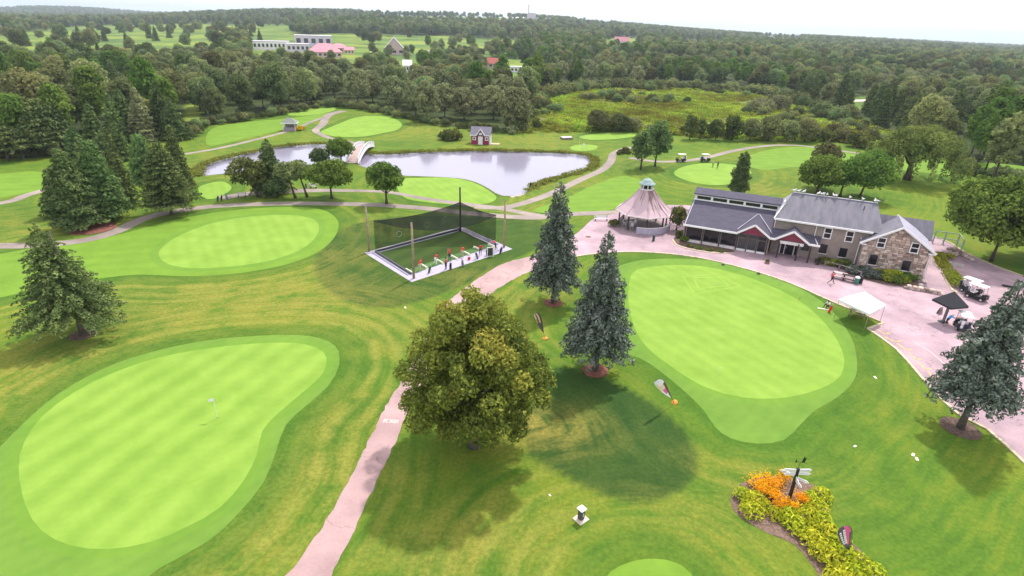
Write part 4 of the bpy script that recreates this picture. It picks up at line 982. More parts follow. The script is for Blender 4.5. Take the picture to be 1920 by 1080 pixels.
b = MB(); b.box((5.4, 14.15, 1.5), (12.4, .2, 3.0)); H(b, 'rear_wall', M_SIDING)
b = MB(); b.box((5.4, 5, .05), (12.4, 9.8, .12)); H(b, 'floor', M_CONC2)
# glazed front of the wing
b = MB(); b.bar((-.55, .02, .22), (7.1, .02, .22), .22, .42); H(b, 'base_wall', M_OFFW)
for a, c in ((-.5, 2.05), (2.15, 4.6), (4.7, 7.1)):
    b = MB(); b.box(((a + c) / 2, .06, 1.5), (c - a - .1, .05, 2.1)); p = H(b, 'window', M_GLASS)
    q = MB()
    for u in (a + .06, c - .06): q.box((u, -.01, 1.5), (.12, .14, 2.2))
    q.box(((a + c) / 2, -.01, .48), (c - a - .24, .14, .1)); q.box(((a + c) / 2, -.01, 2.56), (c - a - .24, .14, .1)); H(q, 'window_frame', M_GREYW, p)
for u in (-.6, 2.1, 4.65, 7.12):
    b = MB(); b.box((u, -.12, 1.35), (.14, .14, 2.7)); H(b, 'post', M_POST)
b = MB(); b.bar((7.2, .02, .16), (11.35, .02, .16), .2, .32); H(b, 'base_wall', M_WHITE)
for i, (a, c) in enumerate(((7.25, 8.55), (8.65, 9.95), (10.05, 11.3))):
    b = MB(); b.box(((a + c) / 2, .06, 1.42), (c - a - .06, .05, 2.2)); p = H(b, 'window', M_GLASS2 if i < 2 else M_GLASS)
    q = MB()
    for u in (a + .05, c - .05): q.box((u, -.01, 1.42), (.1, .12, 2.25))
    q.box(((a + c) / 2, -.01, 2.05), (c - a - .2, .1, .07)); H(q, 'window_frame', M_GREYW, p)
for u in (8.6, 10.0, 11.38):
    b = MB(); b.box((u, -.14, 1.3), (.13, .13, 2.6)); H(b, 'post', M_POST)
# -- front gables
def gable(u0, u1, pk, zp, vb, zback, nm):
    um = pk
    b = MB(); z0 = WE - .02
    for ue in (u0, u1):
        b.slab([(ue, WV0 - .12, z0 + .05), (um, WV0 - .12, zp), (um, vb, zback), (ue, WV0 + .5, z0 + .25)] if ue < um else [(um, WV0 - .12, zp), (ue, WV0 - .12, z0 + .05), (ue, WV0 + .5, z0 + .25), (um, vb, zback)], .12)
    g_ = H(b, nm, M_ROOF)
    b = MB(); b.bar((u0, WV0 - .2, z0), (um, WV0 - .2, zp - .03), .12, .26); b.bar((um, WV0 - .2, zp - .03), (u1, WV0 - .2, z0), .12, .26); H(b, 'barge_board', M_WHITE, g_)
    b = MB(); b.slab([(u0 + .5, WV0 + .05, z0 - .12), (u1 - .5, WV0 + .05, z0 - .12), (um, WV0 + .05, zp - .2)], .1); H(b, 'gable_panel', M_RED, g_)
    return g_
g1 = gable(6.95, 11.6, 9.27, 4.45, 4.95, 4.72, 'gable_roof')
b = MB(); b.bar((6.9, WV0 + .6, WE + .38), (9.2, 4.85, 4.72), .10, .06); b.bar((11.75, WV0 + .9, WE + .42), (9.35, 4.85, 4.72), .10, .06); H(b, 'valley_flashing', M_ROOF3, g1)
g2 = gable(12.25, 16.85, 14.55, 4.35, 2.0, 4.5, 'porch_gable_roof')
b = MB()
b.slab([(11.7, WV0, WE), (14.5, WV0, WE), (14.5, 1.95, WE + .9), (11.7, 1.95, WE + .9)], .1)
b.slab([(14.6, WV0, WE), (18.25, WV0, WE), (18.25, 1.95, WE + .62), (14.6, 1.95, WE + .9)], .1); H(b, 'porch_roof', M_ROOF)
b = MB(); b.box((14.55, WV0 + .0, 2.52), (3.2, .16, .42)); H(b, 'porch_beam', M_OFFW)
for u in (12.95, 15.55, 17.15):
    b = MB(); b.box((u, -.5, 1.3), (.2, .2, 2.6)); H(b, 'porch_post', M_POST)
for u in (13.35, 13.9):
    pass
b = MB(); b.box((14.5, 1.86, 1.15), (1.1, .08, 2.2)); d_o = H(b, 'entrance_door', M_GLASS); q = MB(); q.box((14.02, 1.8, 1.1), (.06, .06, .4)); H(q, 'door_handle', M_STEEL, d_o)
b = MB()
for u in (13.25, 13.85, 15.15, 15.75): b.box((u, 1.84, 1.2), (.12, .12, 2.4))
b.box((14.5, 1.84, 2.42), (2.6, .12, .12)); H(b, 'door_frame', M_OFFW)
for u in (13.55, 15.45):
    b = MB(); b.box((u, 1.87, 1.2), (.46, .06, 2.2)); H(b, 'side_light', M_GLASS)
b = MB(); b.box((16.6, 1.86, 1.6), (1.0, .06, 1.1)); H(b, 'window', M_GLASS2)
b = MB(); b.box((14.4, 1.0, .012), (2.0, 1.0, .02)); H(b, 'door_mat', M_DGREY)
# -- barn body
BV0, BV1, BZ, BR, BU0, BU1 = 1.95, 11.1, 5.45, 8.35, 11.85, 25.2
b = MB()
b.box(((BU0 + 24.9) / 2, BV0 + .1, BZ / 2), (24.9 - BU0, .2, BZ)); b.box(((BU0 + BU1) / 2, BV1 - .1, BZ / 2), (BU1 - BU0, .2, BZ))
b.box((BU0 + .1, 6.5, BZ / 2), (.2, BV1 - BV0 - .45, BZ)); b.box((BU1 - .1, 6.5, BZ / 2), (.2, BV1 - BV0 - .45, BZ)); H(b, 'barn_wall', M_SIDING)
e = .45; z0 = BZ - .1; vm = 6.5; u0, u1 = BU0 - .25, BU1 + .4; ra, rb = 13.35, 26.0
ra, rb = 13.35, 24.6
b = MB()
b.slab([(u0, BV0 - e, z0), (u1, BV0 - e, z0), (rb, vm, BR), (ra, vm, BR)], .18)
b.slab([(u1, BV1 + e, z0), (u0, BV1 + e, z0), (ra, vm, BR), (rb, vm, BR)], .18); br = H(b, 'barn_roof', M_ROOF2)
b = MB(); b.slab([(u0, BV1 + e, z0), (u0, BV0 - e, z0), (ra, vm, BR - .01)], .16); b.slab([(u1, BV0 - e, z0), (u1, BV1 + e, z0), (rb, vm, BR - .01)], .16); H(b, 'roof_hip', M_ROOF3, br)
b = MB(); b.bar((ra, vm, BR + .02), (rb, vm, BR + .02), .3, .08); H(b, 'ridge_cap', M_ROOF3, br)
b = MB(); b.tube([(22.9, 5.0, 7.3), (22.9, 5.0, 8.05)], .07, 6); H(b, 'vent_pipe', M_DGREY, br)
b = MB(); b.bar((u0 - .05, BV0 - e - .07, z0 - .08), (u1 - 1.2, BV0 - e - .07, z0 - .08), .16, .24); b.bar((u0 - .06, BV0 - e, z0 - .02), (ra - .75, 4.3, z0 + 1.75), .14, .22); H(b, 'gutter', M_WHITE, br)
b = MB(); b.tube([(17.35, BV0 - .35, z0 - .2), (17.35, BV0 - .12, 5.0), (17.35, BV0 - .12, 3.35), (17.9, -.35, 2.95)], .07, 6); H(b, 'downspout', M_WHITE)
b = MB(); b.tube([(23.2, BV0 - .15, 4.3), (23.2, BV0 - .15, .1)], .07, 6); H(b, 'downspout', M_WHITE)
def window(u, v, z, w_, h_, white=True, par=None, sash=True):
    b = MB(); b.box((u, v + .02, z), (w_, .08, h_)); p = H(b, 'window', M_GLASS, par)
    if white:
        q = MB(); f = .13
        for s in (-1, 1): q.box((u + s * (w_ / 2 + f / 2 - .02), v - .03, z), (f, .1, h_ + 2 * f)); q.box((u, v - .03, z + s * (h_ / 2 + f / 2 - .02)), (w_ - .04, .1, f))
        H(q, 'window_frame', M_WHITE, p)
        if sash: q = MB(); q.box((u, v - .04, z), (w_ - .04, .07, .1)); H(q, 'sash_rail', M_WHITE, p)
    else:
        q = MB(); q.box((u, v - .06, z - h_ / 2 - .06), (w_ + .2, .18, .1)); H(q, 'window_sill', M_OFFW, p)
window(18.95, BV0, 4.15, .85, 1.45); window(21.75, BV0, 4.15, .85, 1.45)
window(18.9, BV0, 1.75, 1.0, 1.35, False); window(21.5, BV0, 1.65, 1.0, 1.35, False)
# -- stone gable wing
SU0, SU1, SV, SE, SP = 23.55, 31.45, .55, 4.15, 6.95; SM = (SU0 + SU1) / 2
b = MB(); b.slab([(SU0, SV + .2, 0), (SU1, SV + .2, 0), (SU1, SV + .2, SE), (SM, SV + .2, SP - .15), (SU0, SV + .2, SE)], .15)
b.box((SU0 + .1, 3.6, SE / 2), (.2, 5.6, SE)); b.box((SU1 - .1, 4.6, SE / 2), (.2, 7.6, SE)); sw = H(b, 'stone_wall', M_MORTAR)
holes = [(25.55, 4.35, .95, 1.4), (29.5, 4.3, .95, 1.4), (25.2, 1.75, 1.05, 1.5), (29.2, 1.65, 1.05, 1.5)]
rs = random.Random(8); meshes = []
for i in range(14):
    bb = MB(); bb.bevel_box((0, 0, 0), (1, .16, 1), .045)
    for j, p in enumerate(bb.v): bb.v[j] = (p[0] + rs.uniform(-.05, .05), p[1] + rs.uniform(-.025, .025), p[2] + rs.uniform(-.07, .07))
    meshes.append(bb.mesh('stone', [M_STONE, M_STONE2, M_STONE3, M_STONE][i % 4]))
z = .02; cnt = 0
while z < SP - .35:
    hh = rs.uniform(.24, .42); u = SU0 + .02 - rs.uniform(0, .3)
    while u < SU1:
        ww = rs.uniform(.32, .85); a, c = max(u, SU0 + .02), min(u + ww, SU1 - .02); u += ww
        lim = lambda x: SE - .1 + (SP - .3 - SE) * (1 - abs(x - SM) / (SU1 - SM))
        segs = [(a, c)]
        for (hu, hz, hw, hh_) in holes:
            if hz - hh_ / 2 - .1 < z + hh * .6 and hz + hh_ / 2 + .06 > z + hh * .4:
                ns = []
                for s0, s1 in segs:
                    if s1 < hu - hw / 2 - .1 or s0 > hu + hw / 2 + .1: ns.append((s0, s1)); continue
                    if s0 < hu - hw / 2 - .25: ns.append((s0, hu - hw / 2 - .12))
                    if s1 > hu + hw / 2 + .25: ns.append((hu + hw / 2 + .12, s1))
                segs = ns
        for s0, s1 in segs:
            if s1 - s0 < .14 or z + hh > min(lim(s0 + .05), lim(s1 - .05)) + .12: continue
            if cnt >= 298: continue
            o = link('stone', meshes[rs.randrange(14)], sw, ((s0 + s1) / 2, SV + .03 + rs.uniform(-.02, .02), z + hh / 2)); o.scale = (s1 - s0 - .035, 1, hh - .035); cnt += 1
    z += hh
for (hu, hz, hw, hh_), wt in zip(holes, (True, True, False, False)): window(hu, SV + .0, hz, hw - .1, hh_ - .1, wt, house)
b = MB(); e = .5
zl = SE - .12
b.slab([(SU0 - e, SV - .45, zl), (SM, SV - .45, SP + .05), (SM, 6.2, SP + .05), (SU0 - e, 3.4, zl)], .16); H(b, 'gable_roof', M_ROOF2)
b = MB(); b.slab([(SM, SV - .45, SP + .05), (SU1 + e, SV - .45, zl), (SU1 + e, 8.6, zl), (SM, 7.2, SP + .05)], .16); H(b, 'gable_roof', M_ROOF3)
b = MB(); b.bar((SU0 - e - .05, SV - .52, zl - .04), (SM, SV - .52, SP - .02), .12, .24); b.bar((SM, SV - .52, SP - .02), (SU1 + e + .05, SV - .52, zl - .04), .12, .24)
b.box((SU0 - .1, SV - .3, zl - .14), (.8, .34, .16)); b.box((SU1 + .1, SV - .3, zl - .14), (.8, .34, .16)); H(b, 'barge_board', M_WHITE)
b = MB(); b.tube([(SU1 + .12, SV - .1, SE - .2), (SU1 + .12, SV - .1, .1)], .08, 6); H(b, 'downspout', M_OFFW)
# -- rear lean-to
b = MB(); b.box((29.2, 9.2, 1.9), (6.0, 4.4, 3.8)); H(b, 'rear_wall', M_SIDING)
b = MB(); b.slab([(25.4, 6.9, 3.9), (32.5, 6.9, 3.9), (32.5, 9.2, 6.2), (25.4, 9.2, 6.2)], .16); b.slab([(32.5, 12.0, 3.6), (25.4, 12.0, 3.6), (25.4, 9.2, 6.2), (32.5, 9.2, 6.2)], .16); H(b, 'rear_roof', M_ROOF2)

# ------------------------------------------------------------------ gulls on the ridge
def gull_mesh(k):
    b = MB(); r = random.Random(k)
    b.ball((0, 0, .26), (.24, .11, .11), 8, 5); b.tube([(.14, 0, .30), (.2, 0, .42)], [.08, .06], 7); b.ball((.23, 0, .45), (.075, .06, .06), 7, 5)
    b.cur = 1; b.tube([(.28, 0, .45), (.37, 0, .435)], [.02, .006], 5); b.tube([(0, .04, .0), (0, .04, .17)], .013, 4); b.tube([(0, -.04, .0), (0, -.04, .17)], .013, 4)
    b.cur = 2; b.slab([(-.38, -.02, .28), (-.05, -.115, .33), (.1, -.11, .30), (-.1, -.10, .20)], .02); b.slab([(-.38, .02, .28), (-.05, .115, .33), (.1, .11, .30), (-.1, .10, .20)], .02)
    b.slab([(-.2, -.06, .27), (-.2, .06, .27), (-.42, .05, .26), (-.42, -.05, .26)], .02)
    return b.mesh('gull_body', [mat('gull_white', (.82, .81, .82), .7), mat('gull_beak', (.55, .40, .06), .6), mat('gull_wing', (.55, .56, .60), .7)], False)
gm = gull_mesh(0); rr_ = random.Random(2)
for i, (px, py) in enumerate([(1487, 360), (1497, 358), (1507, 359), (1534, 363), (1540, 364), (1544, 366), (1550, 366), (1563, 368), (1567, 369), (1593, 373), (1617, 376), (1640, 381), (1649, 383)]):
    p = at(px, py, 8.4) - HO; u = min(24.4, max(13.4, p[0] * math.cos(HA) + p[1] * math.sin(HA)))
    c = hp(u, vm, BR + .05); o = link('gull', gm, None, c, (0, 0, rr_.uniform(0, 6.28))); o.scale = (1.15,) * 3
    tag(o, 'white gull on the grey barn roof ridge, %s from the left' % 'first second third fourth fifth sixth seventh eighth ninth tenth eleventh twelfth last'.split()[i], 'bird', 'gulls along the barn roof ridge')
c = hp(12.2, 3.2, 6.35)
o = link('gull', gm, None, hp(12.45, 4.25, BZ - .1 + (BR - BZ + .1) * .55 + .07), (0, 0, 1)); o.scale = (1.15,) * 3
tag(o, 'white gull perched on the left hip of the barn roof, apart from the others', 'bird', 'gulls along the barn roof ridge')

# ------------------------------------------------------------------ round pavilion
GC = hp(-8.3, 4.1); gz = thing('pavilion', 'eight sided open pavilion with pale rusty roof and domed cupola', 'pavilion', GC, HA + R(22.5))
def rusty(bias):
    mt = bpy.data.materials.new('rusty_pale_roof'); mt.use_nodes = True; n = mt.node_tree; N = n.nodes.new; K = n.links.new; b = n.nodes['Principled BSDF']; b.inputs['Roughness'].default_value = .7
    t = N('ShaderNodeTexCoord'); gr = N('ShaderNodeSeparateXYZ'); K(t.outputs['Object'], gr.inputs[0])
    at2 = N('ShaderNodeMath'); at2.operation = 'ARCTAN2'; K(gr.outputs[1], at2.inputs[0]); K(gr.outputs[0], at2.inputs[1])
    cx = N('ShaderNodeCombineXYZ'); ma = N('ShaderNodeMath'); ma.operation = 'MULTIPLY'; ma.inputs[1].default_value = 6.5; K(at2.outputs[0], ma.inputs[0]); K(ma.outputs[0], cx.inputs[0])
    mz = N('ShaderNodeMath'); mz.operation = 'MULTIPLY'; mz.inputs[1].default_value = .45; K(gr.outputs[2], mz.inputs[0]); K(mz.outputs[0], cx.inputs[1])
    no = N('ShaderNodeTexNoise'); no.inputs['Scale'].default_value = 1.0; no.inputs['Detail'].default_value = 6; K(cx.outputs[0], no.inputs['Vector'])
    mr = N('ShaderNodeMapRange'); mr.inputs[1].default_value = 2.8; mr.inputs[2].default_value = 6.4; mr.inputs[3].default_value = -.13; mr.inputs[4].default_value = .18; K(gr.outputs[2], mr.inputs[0])
    oi = N('ShaderNodeObjectInfo'); mo = N('ShaderNodeMapRange'); mo.inputs[3].default_value = bias - .02; mo.inputs[4].default_value = bias + .02; K(oi.outputs['Random'], mo.inputs[0])
    ad = N('ShaderNodeMath'); K(no.outputs['Fac'], ad.inputs[0]); K(mr.outputs[0], ad.inputs[1]); ad2 = N('ShaderNodeMath'); K(ad.outputs[0], ad2.inputs[0]); K(mo.outputs[0], ad2.inputs[1])
    rp_ = N('ShaderNodeValToRGB'); e = rp_.color_ramp.elements; e[0].position = .5; e[0].color = (.50, .355, .395, 1); e[1].position = .66; e[1].color = (.19, .115, .115, 1); K(ad2.outputs[0], rp_.inputs[0]); K(rp_.outputs[0], b.inputs['Base Color'])
    return mt
M_RUSTS = [rusty(-.18), rusty(-.09), rusty(.07)]; NG = 8; RE, RP_ = 4.75, 3.95
prof = [(RE, 2.75), (3.5, 3.72), (2.3, 4.95), (1.15, 6.35)]
ang = [2 * math.pi * i / NG for i in range(NG)]
for i in range(NG):
    a0, a1 = ang[i], ang[i] + 2 * math.pi / NG; b = MB()
    for (r0, z0_), (r1, z1_) in zip(prof[:-1], prof[1:]):
        b.slab([(r0 * math.cos(a0), r0 * math.sin(a0), z0_), (r0 * math.cos(a1), r0 * math.sin(a1), z0_), (r1 * math.cos(a1), r1 * math.sin(a1), z1_), (r1 * math.cos(a0), r1 * math.sin(a0), z1_)], .08)
    b.build('roof_panel', M_RUSTS[2 if i in (6, 7, 0) else (1 if i in (1, 5) else 0)], gz)
    b = MB(); pts = [(r_0 * math.cos(a0), r_0 * math.sin(a0), z_0 + .04) for r_0, z_0 in prof]; b.tube(pts, .06, 5); b.build('roof_rib', M_RUSTS[1], gz)
    b = MB(); b.box((RP_ * math.cos(a0), RP_ * math.sin(a0), 1.5), (.2, .2, 2.9), a0); b.build('post', M_POST, gz)
    b = MB(); b.bar((RP_ * math.cos(a0), RP_ * math.sin(a0), 2.72), (RP_ * math.cos(a1), RP_ * math.sin(a1), 2.72), .14, .28); b.build('beam', M_POST, gz)
    b = MB(); b.bar((RE * math.cos(a0), RE * math.sin(a0), 2.72), (RE * math.cos(a1), RE * math.sin(a1), 2.72), .08, .16); b.build('fascia', M_OFFW, gz)
b = MB(); b.lathe([(4.3, 0.03), (4.3, .16), (0.05, .17)], 8); b.build('deck', M_GREYW, gz)
cu = MB(); cu.lathe([(1.1, 6.25), (1.22, 6.35), (1.22, 6.5), (1.05, 6.52)], 8); cup = cu.build('cupola', M_OFFW, gz)
b = MB()
for a in ang: b.box((.98 * math.cos(a), .98 * math.sin(a), 6.9), (.14, .14, .85), a)
b.build('cupola_post', M_OFFW, cup)
b = MB(); b.lathe([(.72, 6.5), (.72, 7.3)], 8); b.build('louvre', M_GLASS, cup)
b = MB(); b.lathe([(1.38, 7.22), (1.36, 7.3), (1.0, 7.45), (.82, 7.75), (.55, 8.0), (.2, 8.12), (.04, 8.2)], 16); b.build('dome', mat('verdigris', (.27, .36, .36), .6, .25, 4.0), cup, True)
for (i0, i1) in ((6.55, 7.95),):                                   # low curved wall at the front right
    pts = []
    for k in range(9):
        a = -R(22.5) + R(-88) + (R(88)) * k / 8
        pts.append((4.55 * math.cos(a), 4.55 * math.sin(a)))
    b = MB()
    for p, q in zip(pts[:-1], pts[1:]): b.bar((*p, .55), (*q, .55), .18, 1.0)
    wl = b.build('low_wall', M_CONC, gz)
    b = MB()
    for p, q in zip(pts[:-1], pts[1:]): b.bar((*p, 1.08), (*q, 1.08), .26, .08)
    b.build('coping', M_OFFW, wl)
for i in (1, 2, 3):
    a0, a1 = ang[i], ang[i] + 2 * math.pi / NG; b = MB()
    for zz in (.35, 1.05): b.bar((RP_ * math.cos(a0), RP_ * math.sin(a0), zz), (RP_ * math.cos(a1), RP_ * math.sin(a1), zz), .06, .08)
    for k in range(1, 9):
        f = k / 9; b.box((RP_ * (math.cos(a0) * (1 - f) + math.cos(a1) * f), RP_ * (math.sin(a0) * (1 - f) + math.sin(a1) * f), .7), (.05, .05, .66), a0)
    b.build('railing', M_GREYW, gz)
# table and chairs under it
def patio_table(p, rz, label):
    t = thing('patio_table', label, 'table', p, rz)
    b = MB(); b.lathe([(.55, .72), (.55, .76), (.02, .765)], 14); b.build('table_top', M_WHITE, t)
    for k in range(4):
        a = R(45 + 90 * k); b = MB(); b.tube([(.1 * math.cos(a), .1 * math.sin(a), .7), (.4 * math.cos(a), .4 * math.sin(a), 0)], .03, 6); b.build('leg', M_WHITE, t)
def chair(p, rz, label, group):
    t = thing('patio_chair', label, 'chair', p, rz, group)
    b = MB(); b.box((0, 0, .45), (.48, .46, .04)); b.build('seat', M_WHITE, t); b = MB(); b.box((-.24, 0, .72), (.04, .46, .5), 0, 0, -.15); b.build('backrest', M_WHITE, t)
    for sx in (-1, 1):
        for sy in (-1, 1): b = MB(); b.tube([(sx * .2, sy * .19, .44), (sx * .23, sy * .22, 0)], .022, 5); b.build('leg', M_WHITE, t)
tp = at(1181, 424, .18); patio_table(tp, 0, 'white round patio table under the pavilion roof')
for k in range(3): chair(tp + np.array([.95 * math.cos(k * 2.1 + .6), .95 * math.sin(k * 2.1 + .6), 0]), k * 2.1 + .6 + math.pi, ['white patio chair behind the round table under the pavilion roof', 'white patio chair at the left of the round pavilion table', 'white patio chair in front of the round pavilion table'][k], 'chairs at the pavilion table')
# link roof between pavilion and wing
pg = thing('pergola', 'low brown lattice roof between the pavilion and the clubhouse wing', 'pergola', hp(-2.4, 7.4), HA)
for sx in (-1.7, 1.7):
    for sy in (-1.4, 1.4): b = MB(); b.box((sx, sy, 1.2), (.14, .14, 2.4)); b.build('post', M_POST, pg)
for sy in (-1.5, 1.5): b = MB(); b.bar((-2.3, sy, 2.45), (2.3, sy, 2.45), .1, .2); b.build('beam', M_GREYW, pg)
for k in range(16): b = MB(); b.bar((-2.2 + k * .293, -1.9, 2.6), (-2.2 + k * .293, 1.9, 2.6), .13, .1); b.build('slat', M_GREYW, pg)

def bench(p, rz, label, m1=M_WHITE, m2=M_DGREY, L_=1.6, group=None, back=True):
    t = thing('bench', label, 'bench', p, rz, group)
    for k in range(3): b = MB(); b.box((0, -.15 + k * .15, .46), (L_, .12, .045)); b.build('seat_slat', m1, t)
    if back:
        for k in range(2): b = MB(); b.box((0, .25 + .03 * k, .66 + k * .17), (L_, .04, .12)); b.build('back_slat', m1, t)
    for sx in (-1, 1):
        b = MB(); b.box((sx * L_ * .42, 0, .22), (.07, .42, .44)); 
        if back: b.bar((sx * L_ * .42, .2, .4), (sx * L_ * .42, .3, .92), .06, .06)
        b.build('leg', m2, t)
bench(at(1127, 414, 0), R(5), 'white topped bench at the plaza edge left of the pavilion', L_=2.4)
def disc(name, p, r, h, mt, kind='structure'):
    b = MB(); b.lathe([(r, 0), (r, h), (.01, h + .004)], 16); o = b.build(name, mt, None, False, p); o['kind'] = kind; return o
o = disc('drain_cover', at(1103, 444, .024), .45, .02, mat('rusty_iron', (.16, .085, .07), .8, .3, 6)); o['kind'] = 'thing'; tag(o, 'rusty round drain cover in the plaza left of the pavilion', 'drain cover')
def bollard(p, label, mt, h=.9, r=.14):
    t = thing('bollard', label, 'bollard', p); b = MB(); b.lathe([(r * 1.2, 0), (r * 1.2, .06), (r, .08), (r, h - .1)], 10); b.build('shaft', mt, t); b = MB(); b.lathe([(r * 1.15, h - .1), (r * 1.15, h - .04), (r * .5, h)], 10); b.build('cap', mt, t)
bollard(at(1225, 452, 0), 'dark green bollard in front of the pavilion low wall', mat('dark_green_paint', (.03, .06, .045), .6), 1.0, .2)
def edge_block(px, py, label):
    t = thing('edge_light', label, 'path light', at(px, py, 0), HA); b = MB(); b.bevel_box((0, 0, .14), (.42, .36, .28), .04); b.build('housing', M_GREYW, t); b = MB(); b.box((0, -.19, .17), (.26, .03, .1)); b.build('lens', M_GLASS2, t)
edge_block(1356, 497, 'low grey box on the plaza kerb, left one of two above the putting green'); edge_block(1422, 514, 'low grey box on the plaza kerb, right one of two above the putting green')
o = thing('flower_tub', 'small brown tub at the clubhouse corner post', 'planter', at(1438, 494, 0)); b = MB(); b.lathe([(.3, 0), (.36, .38), (.3, .38), (.28, .3), (.02, .3)], 12); b.build('pot', mat('brown_clay', (.24, .15, .12), .85), o); b = MB(); b.ball((0, 0, .48), (.28, .28, .2), 8, 5); b.build('plant', M_TUFT, o)
# ------------------------------------------------------------------ driving net
sheet('practice_pad', NET_PAD, .016, M_CONC)
TURF_C = [at(*p, 0) for p in ((704, 473), (771, 515), (927, 461), (862, 431))]
M_TURF2 = turf('artificial_turf', (.028, .055, .010), (.05, .085, .016), R(30), 3, .3); M_TURF3 = turf('tee_mat_turf', (.06, .13, .04), (.095, .175, .055), R(30), 3, .3)
sheet('artificial_turf', [p[:2] for p in TURF_C], .024, M_TURF2)
tL, tF, tR, tB = (np.array(p) for p in TURF_C)
mA = tF + (tL - tF) * .16; mB = tR + (tB - tR) * .16
sheet('tee_mat', [p[:2] for p in (tF, tR, mB, mA)], .03, M_TURF3)
NL, NF, NR, NB = at(692, 472, 0), at(776, 522, 0), at(945, 464, 0), at(863, 434, 0)
net = thing('practice_net', 'black practice net hung on three sides of the hitting bay', 'net', NB)
def rel(p): return (p[0] - NB[0], p[1] - NB[1], p[2])
def net_mat():
    mt = bpy.data.materials.new('black_netting'); mt.use_nodes = True; n = mt.node_tree; N = n.nodes.new; K = n.links.new; n.nodes.clear()
    d = N('ShaderNodeBsdfDiffuse'); d.inputs['Color'].default_value = (.016, .018, .02, 1); t = N('ShaderNodeBsdfTransparent'); mx = N('ShaderNodeMixShader'); o = N('ShaderNodeOutputMaterial')
    g_ = N('ShaderNodeTexCoord'); no = N('ShaderNodeTexNoise'); no.inputs['Scale'].default_value = .5; no.inputs['Detail'].default_value = 3; K(g_.outputs['Object'], no.inputs['Vector'])
    r = N('ShaderNodeMapRange'); r.inputs[1].default_value = .3; r.inputs[2].default_value = .7; r.inputs[3].default_value = .46; r.inputs[4].default_value = .68; K(no.outputs['Fac'], r.inputs[0])
    K(r.outputs[0], mx.inputs[0]); K(t.outputs[0], mx.inputs[1]); K(d.outputs[0], mx.inputs[2]); K(mx.outputs[0], o.inputs['Surface']); return mt
M_NET = net_mat(); M_ROPE = mat('black_rope', (.015, .015, .017), .8)
def net_panel(nm, a0, a1, b0, b1, sag=.0, nu=14, nv_=5, bulge=.25, mt=None):
    """Hung sheet between top edge a0-a1 and bottom edge b0-b1, with sag and belly."""
    a0, a1, b0, b1 = (np.array(v, float) for v in (a0, a1, b0, b1)); b = MB(); vs = []
    nn = np.cross(a1 - a0, b0 - a0); nn /= np.linalg.norm(nn)
    for i in range(nu + 1):
        f = i / nu; t = a0 + (a1 - a0) * f; t[2] -= sag * 4 * f * (1 - f); q = b0 + (b1 - b0) * f
        for j in range(nv_ + 1):
            g_ = j / nv_; p = t + (q - t) * g_ + nn * bulge * math.sin(math.pi * g_) * math.sin(math.pi * f) + nn * .06 * math.sin(7 * f + 3 * g_); vs.append(p)
    fs = [(i * (nv_ + 1) + j, (i + 1) * (nv_ + 1) + j, (i + 1) * (nv_ + 1) + j + 1, i * (nv_ + 1) + j + 1) for i in range(nu) for j in range(nv_)]
    b.add(vs, fs); o = b.build(nm, mt or M_NET, net, True)
    r = MB(); r.tube([vs[i * (nv_ + 1)] for i in range(nu + 1)], .035, 5); r.build('edge_rope', M_ROPE, o); return o
def zt(base, py): return height_at(base, py)
baseL, baseR = at(704, 468, 0), at(929, 461, 0)
hL = zt(baseL, 414); hB = zt(NB, 379); hR = zt(baseR, 403)
pl, pb_, pr = np.array([*baseL[:2], hL]), np.array([*NB[:2], hB]), np.array([*baseR[:2], hR])
P0 = lambda v: np.array(rel(v))
bw = net_panel('back_net', P0(pl), P0(pb_), P0([*baseL[:2], .1]), P0([*NB[:2], .1]), .55)
swn = net_panel('side_net', P0(pb_), P0(pr), P0([*NB[:2], .1]), P0([*baseR[:2], .1]), .25)
fm = (pl + pr) / 2; fm = np.array([*(fm[:2] * .55 + pb_[:2] * .45), 3.6])
# roof net slung from the top corners, its free edge sagging over the bay
b = MB(); vs = []; nu = 14
for i in range(nu + 1):
    f = i / nu
    if f < .5: t = pl + (pb_ - pl) * f * 2; t[2] -= .5 * 4 * (f * 2) * (1 - f * 2)
    else: t = pb_ + (pr - pb_) * (f - .5) * 2; t[2] -= .2 * 4 * (f * 2 - 1) * (2 - f * 2)
    e_ = (1 - f) ** 2 * pl + 2 * f * (1 - f) * fm + f * f * pr; e_[2] -= 1.9 * 4 * f * (1 - f)
    for j in range(5): vs.append(P0(t + (e_ - t) * j / 4 - np.array([0, 0, .25 * math.sin(math.pi * j / 4) * math.sin(math.pi * f)])))
b.add(vs, [(i * 5 + j, (i + 1) * 5 + j, (i + 1) * 5 + j + 1, i * 5 + j + 1) for i in range(nu) for j in range(4)])
rn = b.build('roof_net', M_NET, net, True); r_o = MB(); r_o.tube([vs[i * 5 + 4] for i in range(nu + 1)], .04, 5); r_o.build('edge_rope', M_ROPE, rn)
M_RING = mat('faded_white_tape', (.34, .37, .34), .8)
for f, g_ in ((.26, .55), (.58, .45), (.80, .40)):
    c = P0(pl + (pb_ - pl) * f); c[2] = c[2] * (1 - g_) - .3; dirn = (pb_ - pl)[:2] / np.linalg.norm((pb_ - pl)[:2]); b = MB(); k = 18
    off = np.array([dirn[1], -dirn[0]]) * .18
    b.tube([(c[0] + off[0] + dirn[0] * .42 * math.cos(6.2832 * i / k), c[1] + off[1] + dirn[1] * .42 * math.cos(6.2832 * i / k), c[2] + .42 * math.sin(6.2832 * i / k)) for i in range(k + 1)], .035, 5, False); b.build('target_ring', M_RING, bw)
M_POLE = mat('pole_timber', (.33, .26, .17), .85, .3, 3.0)
